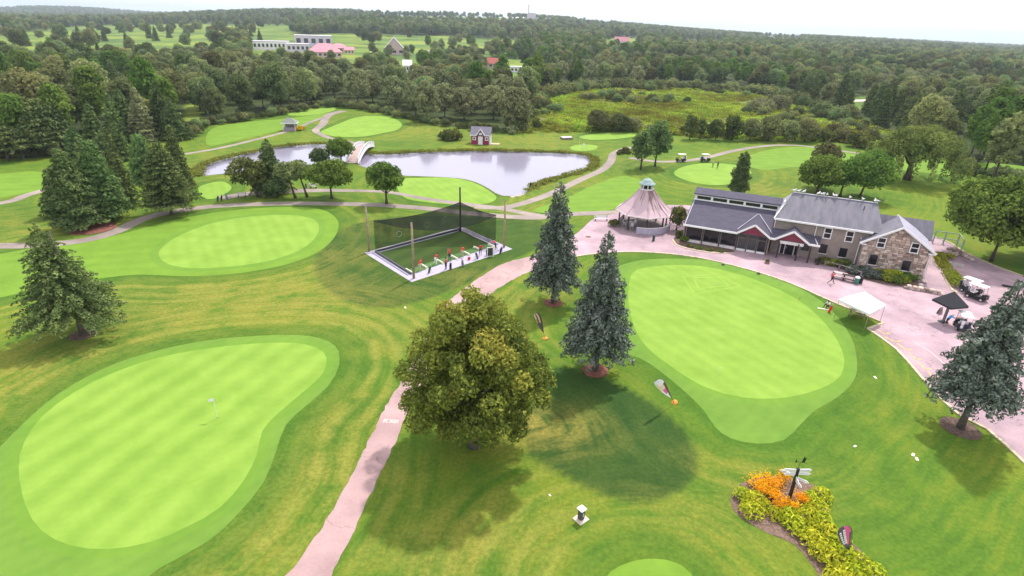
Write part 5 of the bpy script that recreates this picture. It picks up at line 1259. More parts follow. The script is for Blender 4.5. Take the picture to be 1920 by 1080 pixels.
for p, top, lab in ((NL, 388, 'wooden net pole at the left corner of the practice net'), (NF, 418, 'thick wooden net pole at the front corner of the hitting bay'), (NR, 376, 'wooden net pole at the right end of the hitting bay'), (NB, 351, 'tall dark net pole at the back corner of the hitting bay')):
    o = thing('net_pole', lab, 'pole', p); h = height_at(p, top); b = MB(); b.tube([(0, 0, 0), (.02, .03, h * .5), (0, 0, h)], [.17, .15, .12], 9); b.build('shaft', M_POST if 'dark' in lab else M_POLE, o, True); b = MB(); b.lathe([(.13, h), (.13, h + .06), (.02, h + .09)], 9); b.build('cap', M_GREYW, o)
bf = thing('baffle', 'dark padded baffle board along the back and left edges of the bay', 'baffle', NB)
for a, c in ((tL, tB), (tL, tF)):
    d_ = (c - a); b = MB(); b.bar(P0(a + [0, 0, .14]), P0(c + [0, 0, .14]), .22, .26); b.build('board', M_DGREY, bf); b = MB(); sh = np.array([d_[1], -d_[0], 0]) / np.linalg.norm(d_) * .5
    b.bar(P0(a + sh + [0, 0, .08]), P0(c + sh + [0, 0, .08]), .1, .12); b.build('rail', mat('lavender_grey_board', (.33, .32, .40), .7), bf)
o = thing('plank_rail', 'pale lavender plank along the right edge of the bay', 'plank', NB)
for k in range(3): b = MB(); s_ = np.array([.32, .3, 0]) * (k - .3); b.bar(P0(tB + s_ + [0, 0, .12 + .02 * k]), P0(tR + s_ + [0, 0, .12 + .02 * k]), .24, .1); b.build('plank', M_CONC, o)
M_DIV = mat('cream_board', (.72, .72, .55), .7)
ax = (tB - tR) / np.linalg.norm(tB - tR); fx_ = (tR - tF) / np.linalg.norm(tR - tF)
DV = [(767, 509.5), (795, 500.5), (825, 492), (852, 484), (874.5, 476), (894.5, 467), (922, 462)]
for i, (px, py) in enumerate(DV):
    c = at(px, py, .03); o = thing('bay_divider', ['white bay divider at the foot of the front net pole', 'white bay divider second from the front net pole', 'white bay divider third from the front net pole', 'white bay divider in the middle of the bays', 'white bay divider third from the plank rail', 'white bay divider second from the plank rail', 'white bay divider nearest the plank rail'][i], 'divider', c)
    b = MB(); b.bar(-ax * .8 + [0, 0, .14], ax * .8 + [0, 0, .14], .14, .24); b.build('board', M_DIV, o)
    for s in (-1, 1): b = MB(); b.box(tuple(ax * .7 * s + [0, 0, .03]), (.3, .3, .06), math.atan2(ax[1], ax[0])); b.build('foot', M_DIV, o)

# ------------------------------------------------------------------ people
M_SKIN = mat('skin', (.42, .26, .19), .6); M_HAIR = mat('dark_hair', (.03, .022, .018), .8)
CL = {'red': mat('red_cloth', (.62, .03, .035), .8), 'pink': mat('pink_red_cloth', (.66, .10, .13), .8), 'black': mat('black_cloth', (.022, .022, .028), .85), 'navy': mat('navy_cloth', (.035, .04, .085), .85), 'khaki': mat('khaki_cloth', (.44, .36, .25), .85), 'white': mat('white_cloth', (.75, .75, .77), .8), 'blue': mat('bright_blue_cloth', (.03, .30, .72), .8), 'grey': mat('grey_cloth', (.20, .20, .22), .85), 'green': mat('dark_green_cloth', (.05, .10, .03), .85)}
M_SHOE = mat('shoe', (.05, .045, .045), .7)
def pose(kind):
    J = dict(hip=(0, 0, .95), waist=(0, 0, 1.12), chest=(0, 0, 1.36), neck=(0, 0, 1.52), head=(0.02, 0, 1.64), top=(0.02, 0, 1.72))
    for s, n in ((1, 'l'), (-1, 'r')):
        J['hip' + n] = (0, .1 * s, .92); J['kne' + n] = (.03, .12 * s, .50); J['ank' + n] = (0, .13 * s, .09); J['toe' + n] = (.17, .15 * s, .04)
        J['sho' + n] = (0, .19 * s, 1.45); J['elb' + n] = (-.03, .25 * s, 1.18); J['wri' + n] = (.07, .24 * s, .94); J['han' + n] = (.10, .235 * s, .85)
    if kind == 'address':
        J.update(waist=(.08, 0, 1.08), chest=(.24, 0, 1.27), neck=(.34, 0, 1.39), head=(.42, 0, 1.49), top=(.46, 0, 1.56))
        for s, n in ((1, 'l'), (-1, 'r')):
            J['kne' + n] = (.10, .19 * s, .50); J['ank' + n] = (0, .24 * s, .09); J['toe' + n] = (.18, .28 * s, .04); J['sho' + n] = (.28, .18 * s, 1.33); J['elb' + n] = (.38, .13 * s, 1.06); J['wri' + n] = (.42, .04 * s, .86); J['han' + n] = (.44, .03 * s, .79)
    elif kind == 'finish':
        for s, n in ((1, 'l'), (-1, 'r')):
            J['sho' + n] = (.10 * s, .15 * s, 1.46); J['elb' + n] = (.22, .30 + .10 * s, 1.52); J['wri' + n] = (.06, .30 + .03 * s, 1.70); J['han' + n] = (.0, .27 + .02 * s, 1.76)
        J['kner'] = (.12, -.04, .50); J['ankr'] = (-.02, -.20, .16); J['toer'] = (.10, -.16, .04)
    elif kind == 'stride':
        J.update(kne_=0); J.pop('kne_')
        J['knel'] = (.24, .1, .52); J['ankl'] = (.40, .1, .10); J['toel'] = (.57, .11, .08); J['kner'] = (-.06, -.1, .50); J['ankr'] = (-.40, -.1, .17); J['toer'] = (-.30, -.11, .04)
        J['elbl'] = (-.16, .24, 1.2); J['wril'] = (-.10, .24, .97); J['hanl'] = (-.07, .24, .89); J['elbr'] = (.12, -.24, 1.2); J['wrir'] = (.28, -.2, 1.04); J['hanr'] = (.35, -.18, 1.0)
    elif kind == 'lean':
        J.update(waist=(.08, 0, 1.1), chest=(.22, 0, 1.30), neck=(.30, 0, 1.44), head=(.38, 0, 1.53), top=(.41, 0, 1.60))
        for s, n in ((1, 'l'), (-1, 'r')):
            J['sho' + n] = (.24, .19 * s, 1.38); J['elb' + n] = (.46, .22 * s, 1.25); J['wri' + n] = (.70, .18 * s, 1.2); J['han' + n] = (.78, .17 * s, 1.18)
        J['ankr'] = (-.28, -.13, .12); J['kner'] = (-.06, -.12, .5); J['toer'] = (-.12, -.15, .04)
    elif kind == 'sit':
        J.update(hip=(0, 0, .22), waist=(-.02, 0, .38), chest=(.05, 0, .62), neck=(.10, 0, .78), head=(.15, 0, .89), top=(.16, 0, .97))
        for s, n in ((1, 'l'), (-1, 'r')):
            J['hip' + n] = (0, .1 * s, .2); J['kne' + n] = (.36, .16 * s, .50); J['ank' + n] = (.52, .15 * s, .10); J['toe' + n] = (.68, .17 * s, .05)
            J['sho' + n] = (.05, .19 * s, .71); J['elb' + n] = (.20, .25 * s, .52); J['wri' + n] = (.40, .18 * s, .54); J['han' + n] = (.47, .16 * s, .52)
    return J
RADS = dict(hip=.155, waist=.14, chest=.165, neck=.062, head=.098, top=.07, hip_=.105, kne=.064, ank=.042, toe=.036, sho=.075, elb=.046, wri=.03, han=.032)
BONES = [('hip', 'waist'), ('waist', 'chest'), ('chest', 'neck'), ('neck', 'head'), ('head', 'top')] + [(a + s if a != 'hip0' and a != 'chest' else a.replace('0', ''), b_ + s) for s in 'lr' for a, b_ in (('hip0', 'hip'), ('hip', 'kne'), ('kne', 'ank'), ('ank', 'toe'), ('chest', 'sho'), ('sho', 'elb'), ('elb', 'wri'), ('wri', 'han'))]
def person(label, p, rz, kind, shirt, legs, shorts=False, hair=M_HAIR, cap=None, sc=1.0, group=None):
    J = pose(kind); names = list(J); t = thing('person', label, 'person', p, rz, group); t.scale = (sc,) * 3
    me_ = bpy.data.meshes.new('body_frame'); idx = {n: i for i, n in enumerate(names)}
    me_.from_pydata([J[n] for n in names], [(idx[a], idx[b_]) for a, b_ in BONES], [])
    o = bpy.data.objects.new('tmp_body', me_); COL.objects.link(o)
    sk = o.modifiers.new('skin', 'SKIN'); sk.use_smooth_shade = True
    for n in names:
        base = n if n in RADS else n[:3]; r = RADS['hip_'] if (base == 'hip' and n != 'hip') else RADS.get(n, RADS.get(base))
        me_.skin_vertices[0].data[idx[n]].radius = (r, r); me_.skin_vertices[0].data[idx[n]].use_root = (n == 'hip')
    ss = o.modifiers.new('sub', 'SUBSURF'); ss.levels = 1; ss.render_levels = 1
    dg = bpy.context.evaluated_depsgraph_get(); dg.update(); bm_ = bpy.data.meshes.new_from_object(o.evaluated_get(dg)); bpy.data.objects.remove(o)
    bm_.name = 'body'; bm_.materials.clear()
    for m_ in (M_SKIN, CL[shirt], CL[legs], M_SHOE): bm_.materials.append(m_)
    segs = [(a, b_, np.array(J[a]), np.array(J[b_])) for a, b_ in BONES]
    for f in bm_.polygons:
        c = np.array(f.center); best = None
        for a, b_, A_, B_ in segs:
            e = B_ - A_; tt = np.clip((c - A_) @ e / (e @ e), 0, 1); d = np.linalg.norm(c - A_ - e * tt) - RADS.get(b_[:3], .1) * .8
            if best is None or d < best[0]: best = (d, a, b_, tt)
        a, b_, tt = best[1:]
        k = 0
        if b_ in ('waist', 'chest') or b_[:3] == 'sho' or (a == 'chest' and b_ == 'neck' and tt < .55): k = 1
        elif b_[:3] == 'elb': k = 1 if tt < .8 else 0
        elif b_[:3] == 'hip': k = 2
        elif b_[:3] == 'kne': k = 2
        elif b_[:3] == 'ank': k = 0 if shorts and tt > .1 else 2
        elif b_[:3] == 'toe': k = 3
        f.material_index = k; f.use_smooth = True
    link('body', bm_, t)
    hc = Vector(J['head']); b = MB(); b.ball((hc.x - .02, hc.y, hc.z + .045), (.115, .105, .10), 10, 6); b.build('hair', CL[cap] if cap else hair, t, True)
    if cap: b = MB(); b.box((hc.x + .12, hc.y, hc.z + .05), (.12, .15, .02)); b.build('cap_peak', CL[cap], t)
    b = MB(); b.tube([hc + Vector((.085, 0, .02)), hc + Vector((.125, 0, -.02))], [.012, .02], 5)
    for s in (-1, 1): b.ball((hc.x, hc.y + s * .1, hc.z), (.02, .012, .03), 6, 4)
    b.build('face', M_SKIN, t)
    fb = MB()
    for s in 'lr':
        h0 = Vector(J['han' + s]); d = (h0 - Vector(J['wri' + s])).normalized(); sd_ = d.cross(Vector((1, .2, .1))).normalized()
        for k in range(4):
            q0 = h0 + sd_ * (.024 * (k - 1.5)); q1 = q0 + d * (.05 - .006 * abs(k - 1.2)); fb.tube([q0, q1, q1 + d * .028 + Vector((.012, 0, 0))], [.010, .009, .007], 5)
        fb.tube([h0 - d * .03 + sd_ * .03, h0 + sd_ * .06 + d * .01, h0 + sd_ * .055 + d * .04], [.011, .010, .008], 5)
    fb.build('fingers', M_SKIN, t)
    return t, J
def club(label, p, rz, a, b_, group=None):
    t = thing('golf_club', label, 'golf club', p, rz, group); m_ = MB(); m_.tube([a, b_], [.012, .008], 5); m_.build('shaft', M_STEEL, t)
    b = MB(); b.box((b_[0] + .04, b_[1], b_[2] + .02), (.1, .05, .05)); b.build('club_head', M_STEEL, t); d = Vector(b_) - Vector(a); b = MB(); b.tube([a, Vector(a) + d * .22], .015, 6); b.build('grip', M_BLACK, t)
face_r = math.atan2(ax[1], ax[0])
GOLF = [(786, 508.5, 'address', 'red', 'khaki', 'person in a red shirt bending over a ball, nearest the front net pole'), (816, 496, 'address', 'red', 'white', 'person in an orange red shirt bending low in the second bay from the front pole'),
        (843, 489, 'finish', 'red', 'navy', 'tallest looking person in red with arms raised, mid bays'), (865.5, 482, 'address', 'red', 'khaki', 'person in a red top and pale trousers in the middle bay'),
        (900.5, 478.5, 'stand', 'red', 'black', 'person in red top and black trousers in the fourth bay, on the pad edge'), (929, 468.5, 'lean', 'pink', 'black', 'person in a pink red top bending near the right net pole')]
for i, (px, py, k, sh, lg, lab) in enumerate(GOLF):
    p = at(px, py, .03); rz = face_r + [-1.3, -1.5, -1.2, -1.4, -.6, .9][i]
    t, J = person(lab, p, rz, k, sh, lg, cap='red' if i in (0, 2) else None)
    if k == 'address': club('steel golf club held by the person ' + ['at the front net pole', 'in the second bay', '', 'in khaki trousers mid bays'][i], p, rz, tuple(Vector(J['hanl']) + Vector((0, -.03, .02))), (.98, 0, .02))
    if k == 'finish': club('golf club swung over the shoulder of the person with raised arms', p, rz, tuple(Vector(J['hanl']) + Vector((0, -.03, 0))), (-.55, -.1, 1.35))
person('person with white and red top and dark trousers standing on the concrete behind the bays', at(836.5, 505.5, .02), face_r + .4, 'stand', 'pink', 'black', cap='black')
def golf_bag(px, py, label, c1='black', lie=False, z=.02, rz=0.0):
    t = thing('golf_bag', label, 'golf bag', at(px, py, z), rz); b = MB(); b.tube([(-.12, 0, .02), (.12, 0, .86)], [.13, .15], 9); b.build('bag', CL[c1], t)
    b = MB(); b.tube([(0.02, .12, .15), (.1, .14, .6)], [.08, .07], 6); b.build('pocket', CL['grey'], t)
    for s in (-1, 1): b = MB(); b.tube([(.1, 0, .75), (.42, .2 * s, .0)], .012, 4); b.build('stand_leg', M_STEEL, t)
    b = MB()
    for k in range(6): a = k * 1.05; b.tube([(.1 + .06 * math.cos(a), .06 * math.sin(a), .8), (.17 + .07 * math.cos(a), .07 * math.sin(a), 1.08)], .012, 4); b.box((.18 + .07 * math.cos(a), .07 * math.sin(a), 1.1), (.07, .04, .05))
    b.build('clubs', M_STEEL, t); return t
for i, (px, py, lab) in enumerate([(805.5, 511.5, 'dark green topped golf bag on the pad nearest the front net pole'), (845, 505, 'black golf bag beside the person in dark trousers on the pad'), (868, 499.5, 'slim grey golf bag on the pad by the middle bay'), (894, 485.5, 'black golf bag by the person in red on the pad edge'), (913, 479, 'black golf bag left of the white framed board on the pad'), (939, 474.5, 'dark golf bag at the right end of the pad')]):
    golf_bag(px, py, lab, ['green', 'black', 'grey', 'black', 'black', 'navy'][i], rz=.6 + i)
o = thing('ball_basket', 'small red ball basket on the pad behind the middle bay', 'basket', at(879.5, 487, .02)); b = MB(); b.lathe([(.16, 0), (.22, .32), (.2, .32), (.15, .04), (.01, .04)], 10); b.build('basket', CL['red'], o); b = MB(); b.tube([(-.2, 0, .3), (-.1, 0, .5), (.1, 0, .5), (.2, 0, .3)], .015, 5); b.build('handle', M_STEEL, o)
o = thing('pad_board', 'white framed board with grey panel standing on the pad', 'sign', at(919, 482, .02), face_r + 1.2)
b = MB()
for s in (-1, 1): b.box((s * .42, 0, .75), (.12, .08, 1.5))
b.box((0, 0, 1.44), (.72, .08, .12)); b.box((0, 0, .18), (.72, .08, .12)); b.build('frame', M_WHITE, o); b = MB(); b.box((0, .02, .8), (.74, .04, 1.2)); b.build('panel', M_GLASS2, o); b = MB(); b.box((0, -.03, .8), (.16, .03, .5)); b.build('notice', M_WHITE, o)
person('person in a red top and black trousers striding across the plaza', at(1557, 532, .024), HA + R(8), 'stride', 'pink', 'black')
person('person in a bright blue shirt and white cap leaning towards the white roofed cart', at(1772, 612, .024), R(-20), 'lean', 'blue', 'black', shorts=True, cap='white')
person('person in a pale top and dark trousers on the far green behind the pavilion', at(1335.5, 313.5, 0), 0, 'address', 'khaki', 'green')
person('person all in dark green clothes on the far green behind the pavilion', at(1345, 316, 0), 2, 'stand', 'green', 'green')
person('person dressed in black and white sitting on the grass by the white canopy', at(1552, 577, 0), R(200), 'sit', 'white', 'black', cap='black')
o = golf_bag(1555, 586, 'orange golf bag leaning on a white board beside the sitting person', 'red', z=.0, rz=.4)
o = thing('board', 'pale board lying on the grass in front of the sitting person', 'board', at(1545, 580, 0), HA + .1); b = MB(); b.bevel_box((0, 0, .04), (1.5, .22, .07), .02); b.build('plank', M_DIV, o)

# ------------------------------------------------------------------ golf carts
def make_cart(label, p, rz, body=M_BLACK, roof=M_WHITE):
    t = thing('golf_cart', label, 'golf cart', p, rz, 'golf carts')
    b = MB(); b.prism([(-1.15, -.56), (1.05, -.56), (1.2, -.4), (1.2, .4), (1.05, .56), (-1.15, .56)], .30, .42); b.bevel_box((-.72, 0, .62), (.9, 1.12, .5), .08)
    b.slab([(.62, -.54, .44), (1.2, -.44, .5), (1.12, -.40, .86), (.72, -.5, .98)], .02); b.prism([(.70, -.54), (1.05, -.50), (1.2, -.38), (1.2, .38), (1.05, .50), (.70, .54)], .42, .82); b.build('body', body, t)
    b = MB(); b.bevel_box((-.42, 0, .84), (.5, 1.06, .14), .04); b.build('seat', M_OFFW, t); b = MB(); b.bevel_box((-.70, 0, 1.10), (.12, 1.06, .38), .04); b.build('backrest', M_OFFW, t)
    r_ = MB(); r_.prism([(-1.12, -.52), (-1.0, -.6), (.72, -.6), (.84, -.5), (.84, .5), (.72, .6), (-1.0, .6), (-1.12, .52)], 1.83, 1.90); r_.prism([(-.95, -.45), (.65, -.45), (.65, .45), (-.95, .45)], 1.90, 1.94); r_.build('roof', roof, t)
    for sy in (-.52, .52):
        b = MB(); b.tube([(.80, sy * .95, .9), (.70, sy, 1.84)], .022, 6); b.build('roof_post', M_DGREY, t); b = MB(); b.tube([(-.95, sy, .8), (-1.0, sy, 1.84)], .022, 6); b.build('roof_post', M_DGREY, t)
    b = MB(); b.slab([(.84, -.48, .95), (.84, .48, .95), (.74, .48, 1.78), (.74, -.48, 1.78)], .015); b.build('windscreen', mat_screen, t)
    b = MB(); b.tube([(.62, .25, .85), (.42, .25, 1.06)], .02, 6); k = 12; b.tube([(.42 + .07 * math.cos(6.2832 * i / k), .25 + .17 * math.sin(6.2832 * i / k), 1.06 + .15 * math.cos(6.2832 * i / k)) for i in range(k + 1)], .015, 5, False); b.build('steering_wheel', M_DGREY, t)
    for sx in (-.74, .80):
        for sy in (-.52, .52):
            w_ = MB(); w_.tube([(sx, sy - .09, .23), (sx, sy + .09, .23)], .23, 14); ty = w_.build('wheel', M_BLACK, t); q = MB(); q.tube([(sx, sy - .095, .23), (sx, sy + .095, .23)], .12, 10); q.build('hub', M_OFFW, ty)
    for sy in (-.32, .32):
        b = MB(); b.lathe([(.02, .7), (.07, .7), (.07, .74), (.02, .74)], 8, (1.16, sy, 0)); b.build('headlight', M_OFFW, t)
        b = MB(); b.tube([(-1.12, sy, .5), (-1.2, sy, 1.35)], [.13, .15], 8); q = b.build('bag', CL['white' if sy > 0 else 'navy'], t)
    b = MB(); b.bar((-1.2, -.5, .5), (-1.2, .5, .5), .3, .05); b.bar((-1.3, -.5, .95), (-1.3, .5, .95), .04, .04); b.build('bag_rack', M_DGREY, t)
    return t
mat_screen = bpy.data.materials.new('clear_screen'); mat_screen.use_nodes = True
_n = mat_screen.node_tree; _n.nodes.clear(); _g = _n.nodes.new('ShaderNodeBsdfGlossy'); _g.inputs['Roughness'].default_value = .05; _t = _n.nodes.new('ShaderNodeBsdfTransparent'); _m = _n.nodes.new('ShaderNodeMixShader'); _m.inputs[0].default_value = .12; _o = _n.nodes.new('ShaderNodeOutputMaterial')
_n.links.new(_t.outputs[0], _m.inputs[1]); _n.links.new(_g.outputs[0], _m.inputs[2]); _n.links.new(_m.outputs[0], _o.inputs[0])
c0 = make_cart('golf cart with white roof beside the person in blue', at(1801, 616, .024), R(66))
for (px, py, rz, lab) in [(1818, 549, R(-62), 'farther of the two golf carts parked side by side by the hedge'), (1829, 560, R(-62), 'nearer of the two golf carts parked side by side by the hedge'), (1276, 303, R(186), 'golf cart on the far path, left one behind the pavilion'), (1322, 303, R(10), 'golf cart on the far path, right one beside the far green')]:
    c = copy_tree(c0); p = at(px, py, .03); c.location = [float(v) for v in p]; c.rotation_euler = (0, 0, rz); c['label'] = lab
for i, (px, py, lab) in enumerate([(409, 377, 'dark golf bag at the left end of the pink path by the pond trees'), (416, 376, 'black golf bag second from the left end of the pink path'), (426, 374, 'slim dark golf bag by itself on the pink path'), (582, 352, 'pale golf bag behind the leaning pond tree'), (574, 353, 'dark golf bag left of the leaning pond tree')]): golf_bag(px, py, lab, ['navy', 'black', 'grey', 'white', 'black'][i], rz=i * 1.3, z=.03)
bench(at(454, 370, .02), R(10), 'grey bench on the pink path left of the first pond tree', M_OFFW, M_DGREY, 1.5)
bench(at(588, 353, .02), R(-10), 'pale bench near the wide spreading pond tree', M_OFFW, M_DGREY, 1.3)
# small plates on the lot
o = thing('wheel_stop', 'dark rubber wheel stop on the lot at the right edge', 'wheel stop', at(1890, 538, .024), R(-30)); b = MB(); b.bevel_box((0, 0, .09), (1.3, .5, .18), .05); b.build('block', M_BLACK, o)

# ------------------------------------------------------------------ canopy, parasol, picnic table
tc_ = [at(1566, 592, 0), at(1594, 616, 0)]
def canopy():
    zE = 2.25; cs = [at(1573, 561, zE), at(1630, 588, zE), at(1661, 572, zE), at(1622, 547, zE)]
    c0_ = sum(cs) / 4; t = thing('canopy_tent', 'white pop up canopy on thin legs at the kerb corner', 'canopy', (c0_[0], c0_[1], 0))
    q = [np.array([c[0] - c0_[0], c[1] - c0_[1], zE]) for c in cs]; top = np.array([0, 0, 2.75]); b = MB()
    for i in range(4): a, c = q[i], q[(i + 1) % 4]; b.slab([a, c, top], .03)
    r = b.build('canopy_top', mat('white_canvas', (.86, .86, .88), .8), t)
    b = MB()
    for i in range(4): a, c = q[i], q[(i + 1) % 4]; b.slab([a + [0, 0, .0], c, c - [0, 0, .24], a - [0, 0, .24]], .02)
    b.build('valance', mat('white_canvas_edge', (.80, .80, .84), .8), r)
    for i in range(4): b = MB(); b.tube([q[i] * [.98, .98, 1], q[i] * [.98, .98, 0]], .03, 6); b.build('leg', M_STEEL, t)
    for i in range(4): a, c = q[i], q[(i + 1) % 4]; b = MB(); b.tube([a * [.97, .97, 1] - [0, 0, .1], (a + c) / 2 * [.97, .97, 1] - [0, 0, .5], c * [.97, .97, 1] - [0, 0, .1]], .018, 5); b.build('truss', M_STEEL, t)
canopy()
pt = thing('picnic_table', 'wooden picnic table on the grass under the canopy edge', 'table', at(1607, 592, 0), HA - .05)
for k in range(4): b = MB(); b.box((0, -.27 + k * .18, .74), (1.9, .16, .045)); b.build('top_plank', M_WOOD, pt)
for s in (-1, 1): b = MB(); b.box((0, s * .72, .45), (1.9, .24, .045)); b.build('seat_plank', M_WOOD, pt)
for sx in (-.7, .7):
    b = MB(); b.bar((sx, -.7, .02), (sx, -.2, .72), .09, .05); b.bar((sx, .7, .02), (sx, .2, .72), .09, .05); b.bar((sx, -.8, .42), (sx, .8, .42), .05, .09); b.build('leg_frame', M_WOOD, pt)
ub = at(1768, 604, .024); um_ = thing('parasol', 'square black parasol on a grey post in the lot', 'parasol', ub, R(14)); b = MB(); hs_ = 1.22
qq = [(-hs_, -hs_, 2.55), (hs_, -hs_, 2.55), (hs_, hs_, 2.55), (-hs_, hs_, 2.55)]
for i in range(4): b.slab([qq[i], qq[(i + 1) % 4], (0, 0, 3.95)], .03)
cn = b.build('canopy', mat('black_canvas', (.035, .035, .042), .8), um_); b = MB()
for i in range(4): a, c = qq[i], qq[(i + 1) % 4]; b.slab([a, c, (c[0], c[1], 2.32), (a[0], a[1], 2.32)], .02)
b.build('valance', mat('black_canvas_edge', (.03, .03, .036), .8), cn)
for i in range(4): b = MB(); b.tube([(0, 0, 2.2), (qq[i][0] * .96, qq[i][1] * .96, 2.5)], .015, 5); b.build('rib', M_STEEL, um_)
b = MB(); b.box((0, 0, 1.75), (.22, .22, 3.5)); b.build('pole', mat('grey_sleeve', (.16, .15, .17), .7), um_); b = MB(); b.bevel_box((0, 0, .06), (.8, .8, .12), .03); b.build('base', M_DGREY, um_)
o = thing('sandwich_board', 'small brown sandwich board left of the black parasol post', 'sign', at(1761, 588, .024), R(20))
for s in (-1, 1): b = MB(); b.slab([(-.25, s * .22, 0), (.25, s * .22, 0), (.25, s * .02, .85), (-.25, s * .02, .85)], .03); b.build('board', M_GREYW, o)

# ------------------------------------------------------------------ benches, bins and planting in front of the house
RB = HA + R(-8)
def bin_(px, py, label, m1, m2):
    t = thing('litter_bin', label, 'bin', at(px, py, .024), HA); b = MB(); b.lathe([(.24, 0), (.28, .08), (.3, .82), (.28, .85)], 12); b.build('bin_body', m1, t); b = MB(); b.lathe([(.32, .85), (.32, .92), (.18, 1.06), (.02, 1.08)], 12); b.build('lid', m2, t)
bin_(1605, 532, 'green litter bin with white lid at the end of the benches', mat('bin_green', (.05, .19, .15), .6), M_WHITE); bin_(1612, 531, 'black litter bin right behind the green one', M_BLACK, M_BLACK)
def picnic(px, py, rz, label, m1):
    t = thing('picnic_bench', label, 'bench', at(px, py, .024), rz)
    for k in range(3): b = MB(); b.box((0, -.22 + k * .22, .74), (1.7, .2, .05)); b.build('top_plank', m1, t)
    for s in (-1, 1): b = MB(); b.box((0, s * .68, .44), (1.7, .26, .05)); b.build('seat_plank', m1, t)
    for sx in (-.6, .6): b = MB(); b.bar((sx, -.6, .02), (sx, -.15, .72), .09, .06); b.bar((sx, .6, .02), (sx, .15, .72), .09, .06); b.bar((sx, -.75, .4), (sx, .75, .4), .06, .09); b.build('leg_frame', M_POST, t)
picnic(1573, 521, RB, 'pale pink picnic bench beside the striding person', mat('pink_board', (.55, .42, .42), .8)); picnic(1590, 526, RB, 'dark picnic bench between the pale one and the bins', M_POST)
rl = thing('timber_rail', 'weathered timber rail running behind the picnic benches', 'rail', at(1545, 500, 0)); rp_ = [at(1545, 500, 0), at(1572, 507, 0), at(1600, 516, 0), at(1612, 521, 0)]
for a, c in zip(rp_[:-1], rp_[1:]):
    b = MB(); b.bar(a - rp_[0] + [0, 0, .85], c - rp_[0] + [0, 0, .85], .12, .1); b.build('top_rail', M_GREYW, rl)
for a in rp_: b = MB(); b.box(tuple(a - rp_[0] + [0, 0, .45]), (.14, .14, .9)); b.build('post', M_GREYW, rl)
bench(at(1531, 494, .024), HA + R(-85), 'dark wooden bench end on beside the porch', M_POST, M_POST, 1.6)
M_LOWP = LM['shrub']
def plant(px, py, rad, h, mt, seed, label, cat='shrub', name='shrub', leaf=.14, k=12, z=0.0, sq=(1, 1), rz=0.0, group=None):
    r = np.random.default_rng(seed); p = at(px, py, z)
    lb = broad_lobes(h, rad, .03, r, k, .42, asym=.15); m_ = lobes_mesh(name + '_leaves', lb, leaf, 1.0, mt, r, low=-.2, jitter=.65)
    t = thing(name, label, cat, p, rz, group); link('leaves', m_, t); b = MB()
    for i in range(3): a = i * 2.1; b.tube([(0, 0, 0), (.3 * rad * math.cos(a), .3 * rad * math.sin(a), h * .5)], [.03, .015], 5)
    b.build('stem', M_BARK, t); t.scale = (sq[0], sq[1], 1); return t
LM['juniper'] = leaf_mat('juniper_needle', [(.025,.035,.03),(.05,.06,.05),(.09,.10,.085),(.15,.16,.14)], .01, .1, .1)
LM['lime'] = leaf_mat('lime_leaf', [(.075,.11,.008),(.175,.21,.012),(.29,.305,.020),(.39,.385,.036)], .015, .08, .3)
LM['orange'] = leaf_mat('orange_petal', [(.045,.06,.010),(.40,.125,.004),(.45,.17,.005),(.46,.25,.012)], .01, .08, .3)
LM['hedge'] = leaf_mat('hedge_leaf', [(.07,.085,.012),(.12,.14,.018),(.18,.19,.025),(.24,.24,.04)], .01, .08, .2)
plant(1545, 494, .9, .8, LM['shrub'], 1, 'low green shrub beside the porch bench', leaf=.12); plant(1558, 497, 1.0, .7, LM['hedge'], 2, 'olive shrub under the barn ground floor window', leaf=.12)
plant(1582, 502, 1.3, 1.0, LM['shrub'], 3, 'dark brownish bush at the corner of barn and stone gable', leaf=.12)
for i, (px, py, rad, h) in enumerate([(1598, 513, 1.1, .9), (1612, 515, 1.3, 1.0), (1626, 519, 1.3, .95), (1637, 521, 1.0, .8)]): plant(px, py, rad, h, LM['juniper'], 10 + i, ['silvery juniper nearest the litter bins', 'silvery juniper second from the litter bins', 'silvery juniper third from the litter bins', 'silvery juniper at the green bed end'][i], leaf=.13)
for i, (px, py, rad, h, m_) in enumerate([(1652, 523, 1.2, .8, 'shrub'), (1665, 526, 1.2, .75, 'hedge'), (1678, 529, 1.2, .7, 'green'), (1690, 528, 1.1, .7, 'hedge'), (1668, 519, 1.0, .8, 'lime'), (1682, 519, .9, .8, 'lime'), (1703, 524, 1.1, .7, 'green'), (1645, 517, 1.0, .8, 'hedge')]):
    plant(px, py, rad, h, LM[m_], 20 + i, ['green shrub next to the silvery junipers', 'olive shrub at the front of the stone gable bed', 'bright green shrub at the front of the stone gable bed', 'olive shrub at the front right of the stone gable bed', 'yellow flowering clump under the stone gable, left', 'yellow flowering clump under the stone gable, right', 'green shrub behind the rock edging', 'olive shrub against the stone gable left corner'][i], leaf=.12)
broad(1268, 432, 384, 17, 'small leafy tree between the pavilion and the clubhouse wing', 'shrub', .1, 20, .36, leaf=.16, name='small_tree', tr=.1)
plant(1150, 424, 1.0, 1.1, LM['shrub'], 31, 'brownish bush at the left side of the pavilion deck', leaf=.13)
for i, (px, py, rad, h, m_) in enumerate([(1276, 445, 1.1, .9, 'shrub'), (1284, 452, .9, .7, 'green'), (1294, 463, .6, .3, 'shrub'), (1310, 467, .6, .28, 'green'), (1330, 470, .6, .28, 'shrub'), (1350, 473, .6, .26, 'shrub')]):
    plant(px, py, rad, h, LM[m_], 35 + i, ['dark shrub at the left corner of the clubhouse wing', 'green shrub in the kerbed bed at the wing corner', 'low shrub first along the wing front bed', 'low green plant second along the wing front bed', 'low shrub third along the wing front bed', 'low shrub at the right end of the wing front bed'][i], leaf=.12)
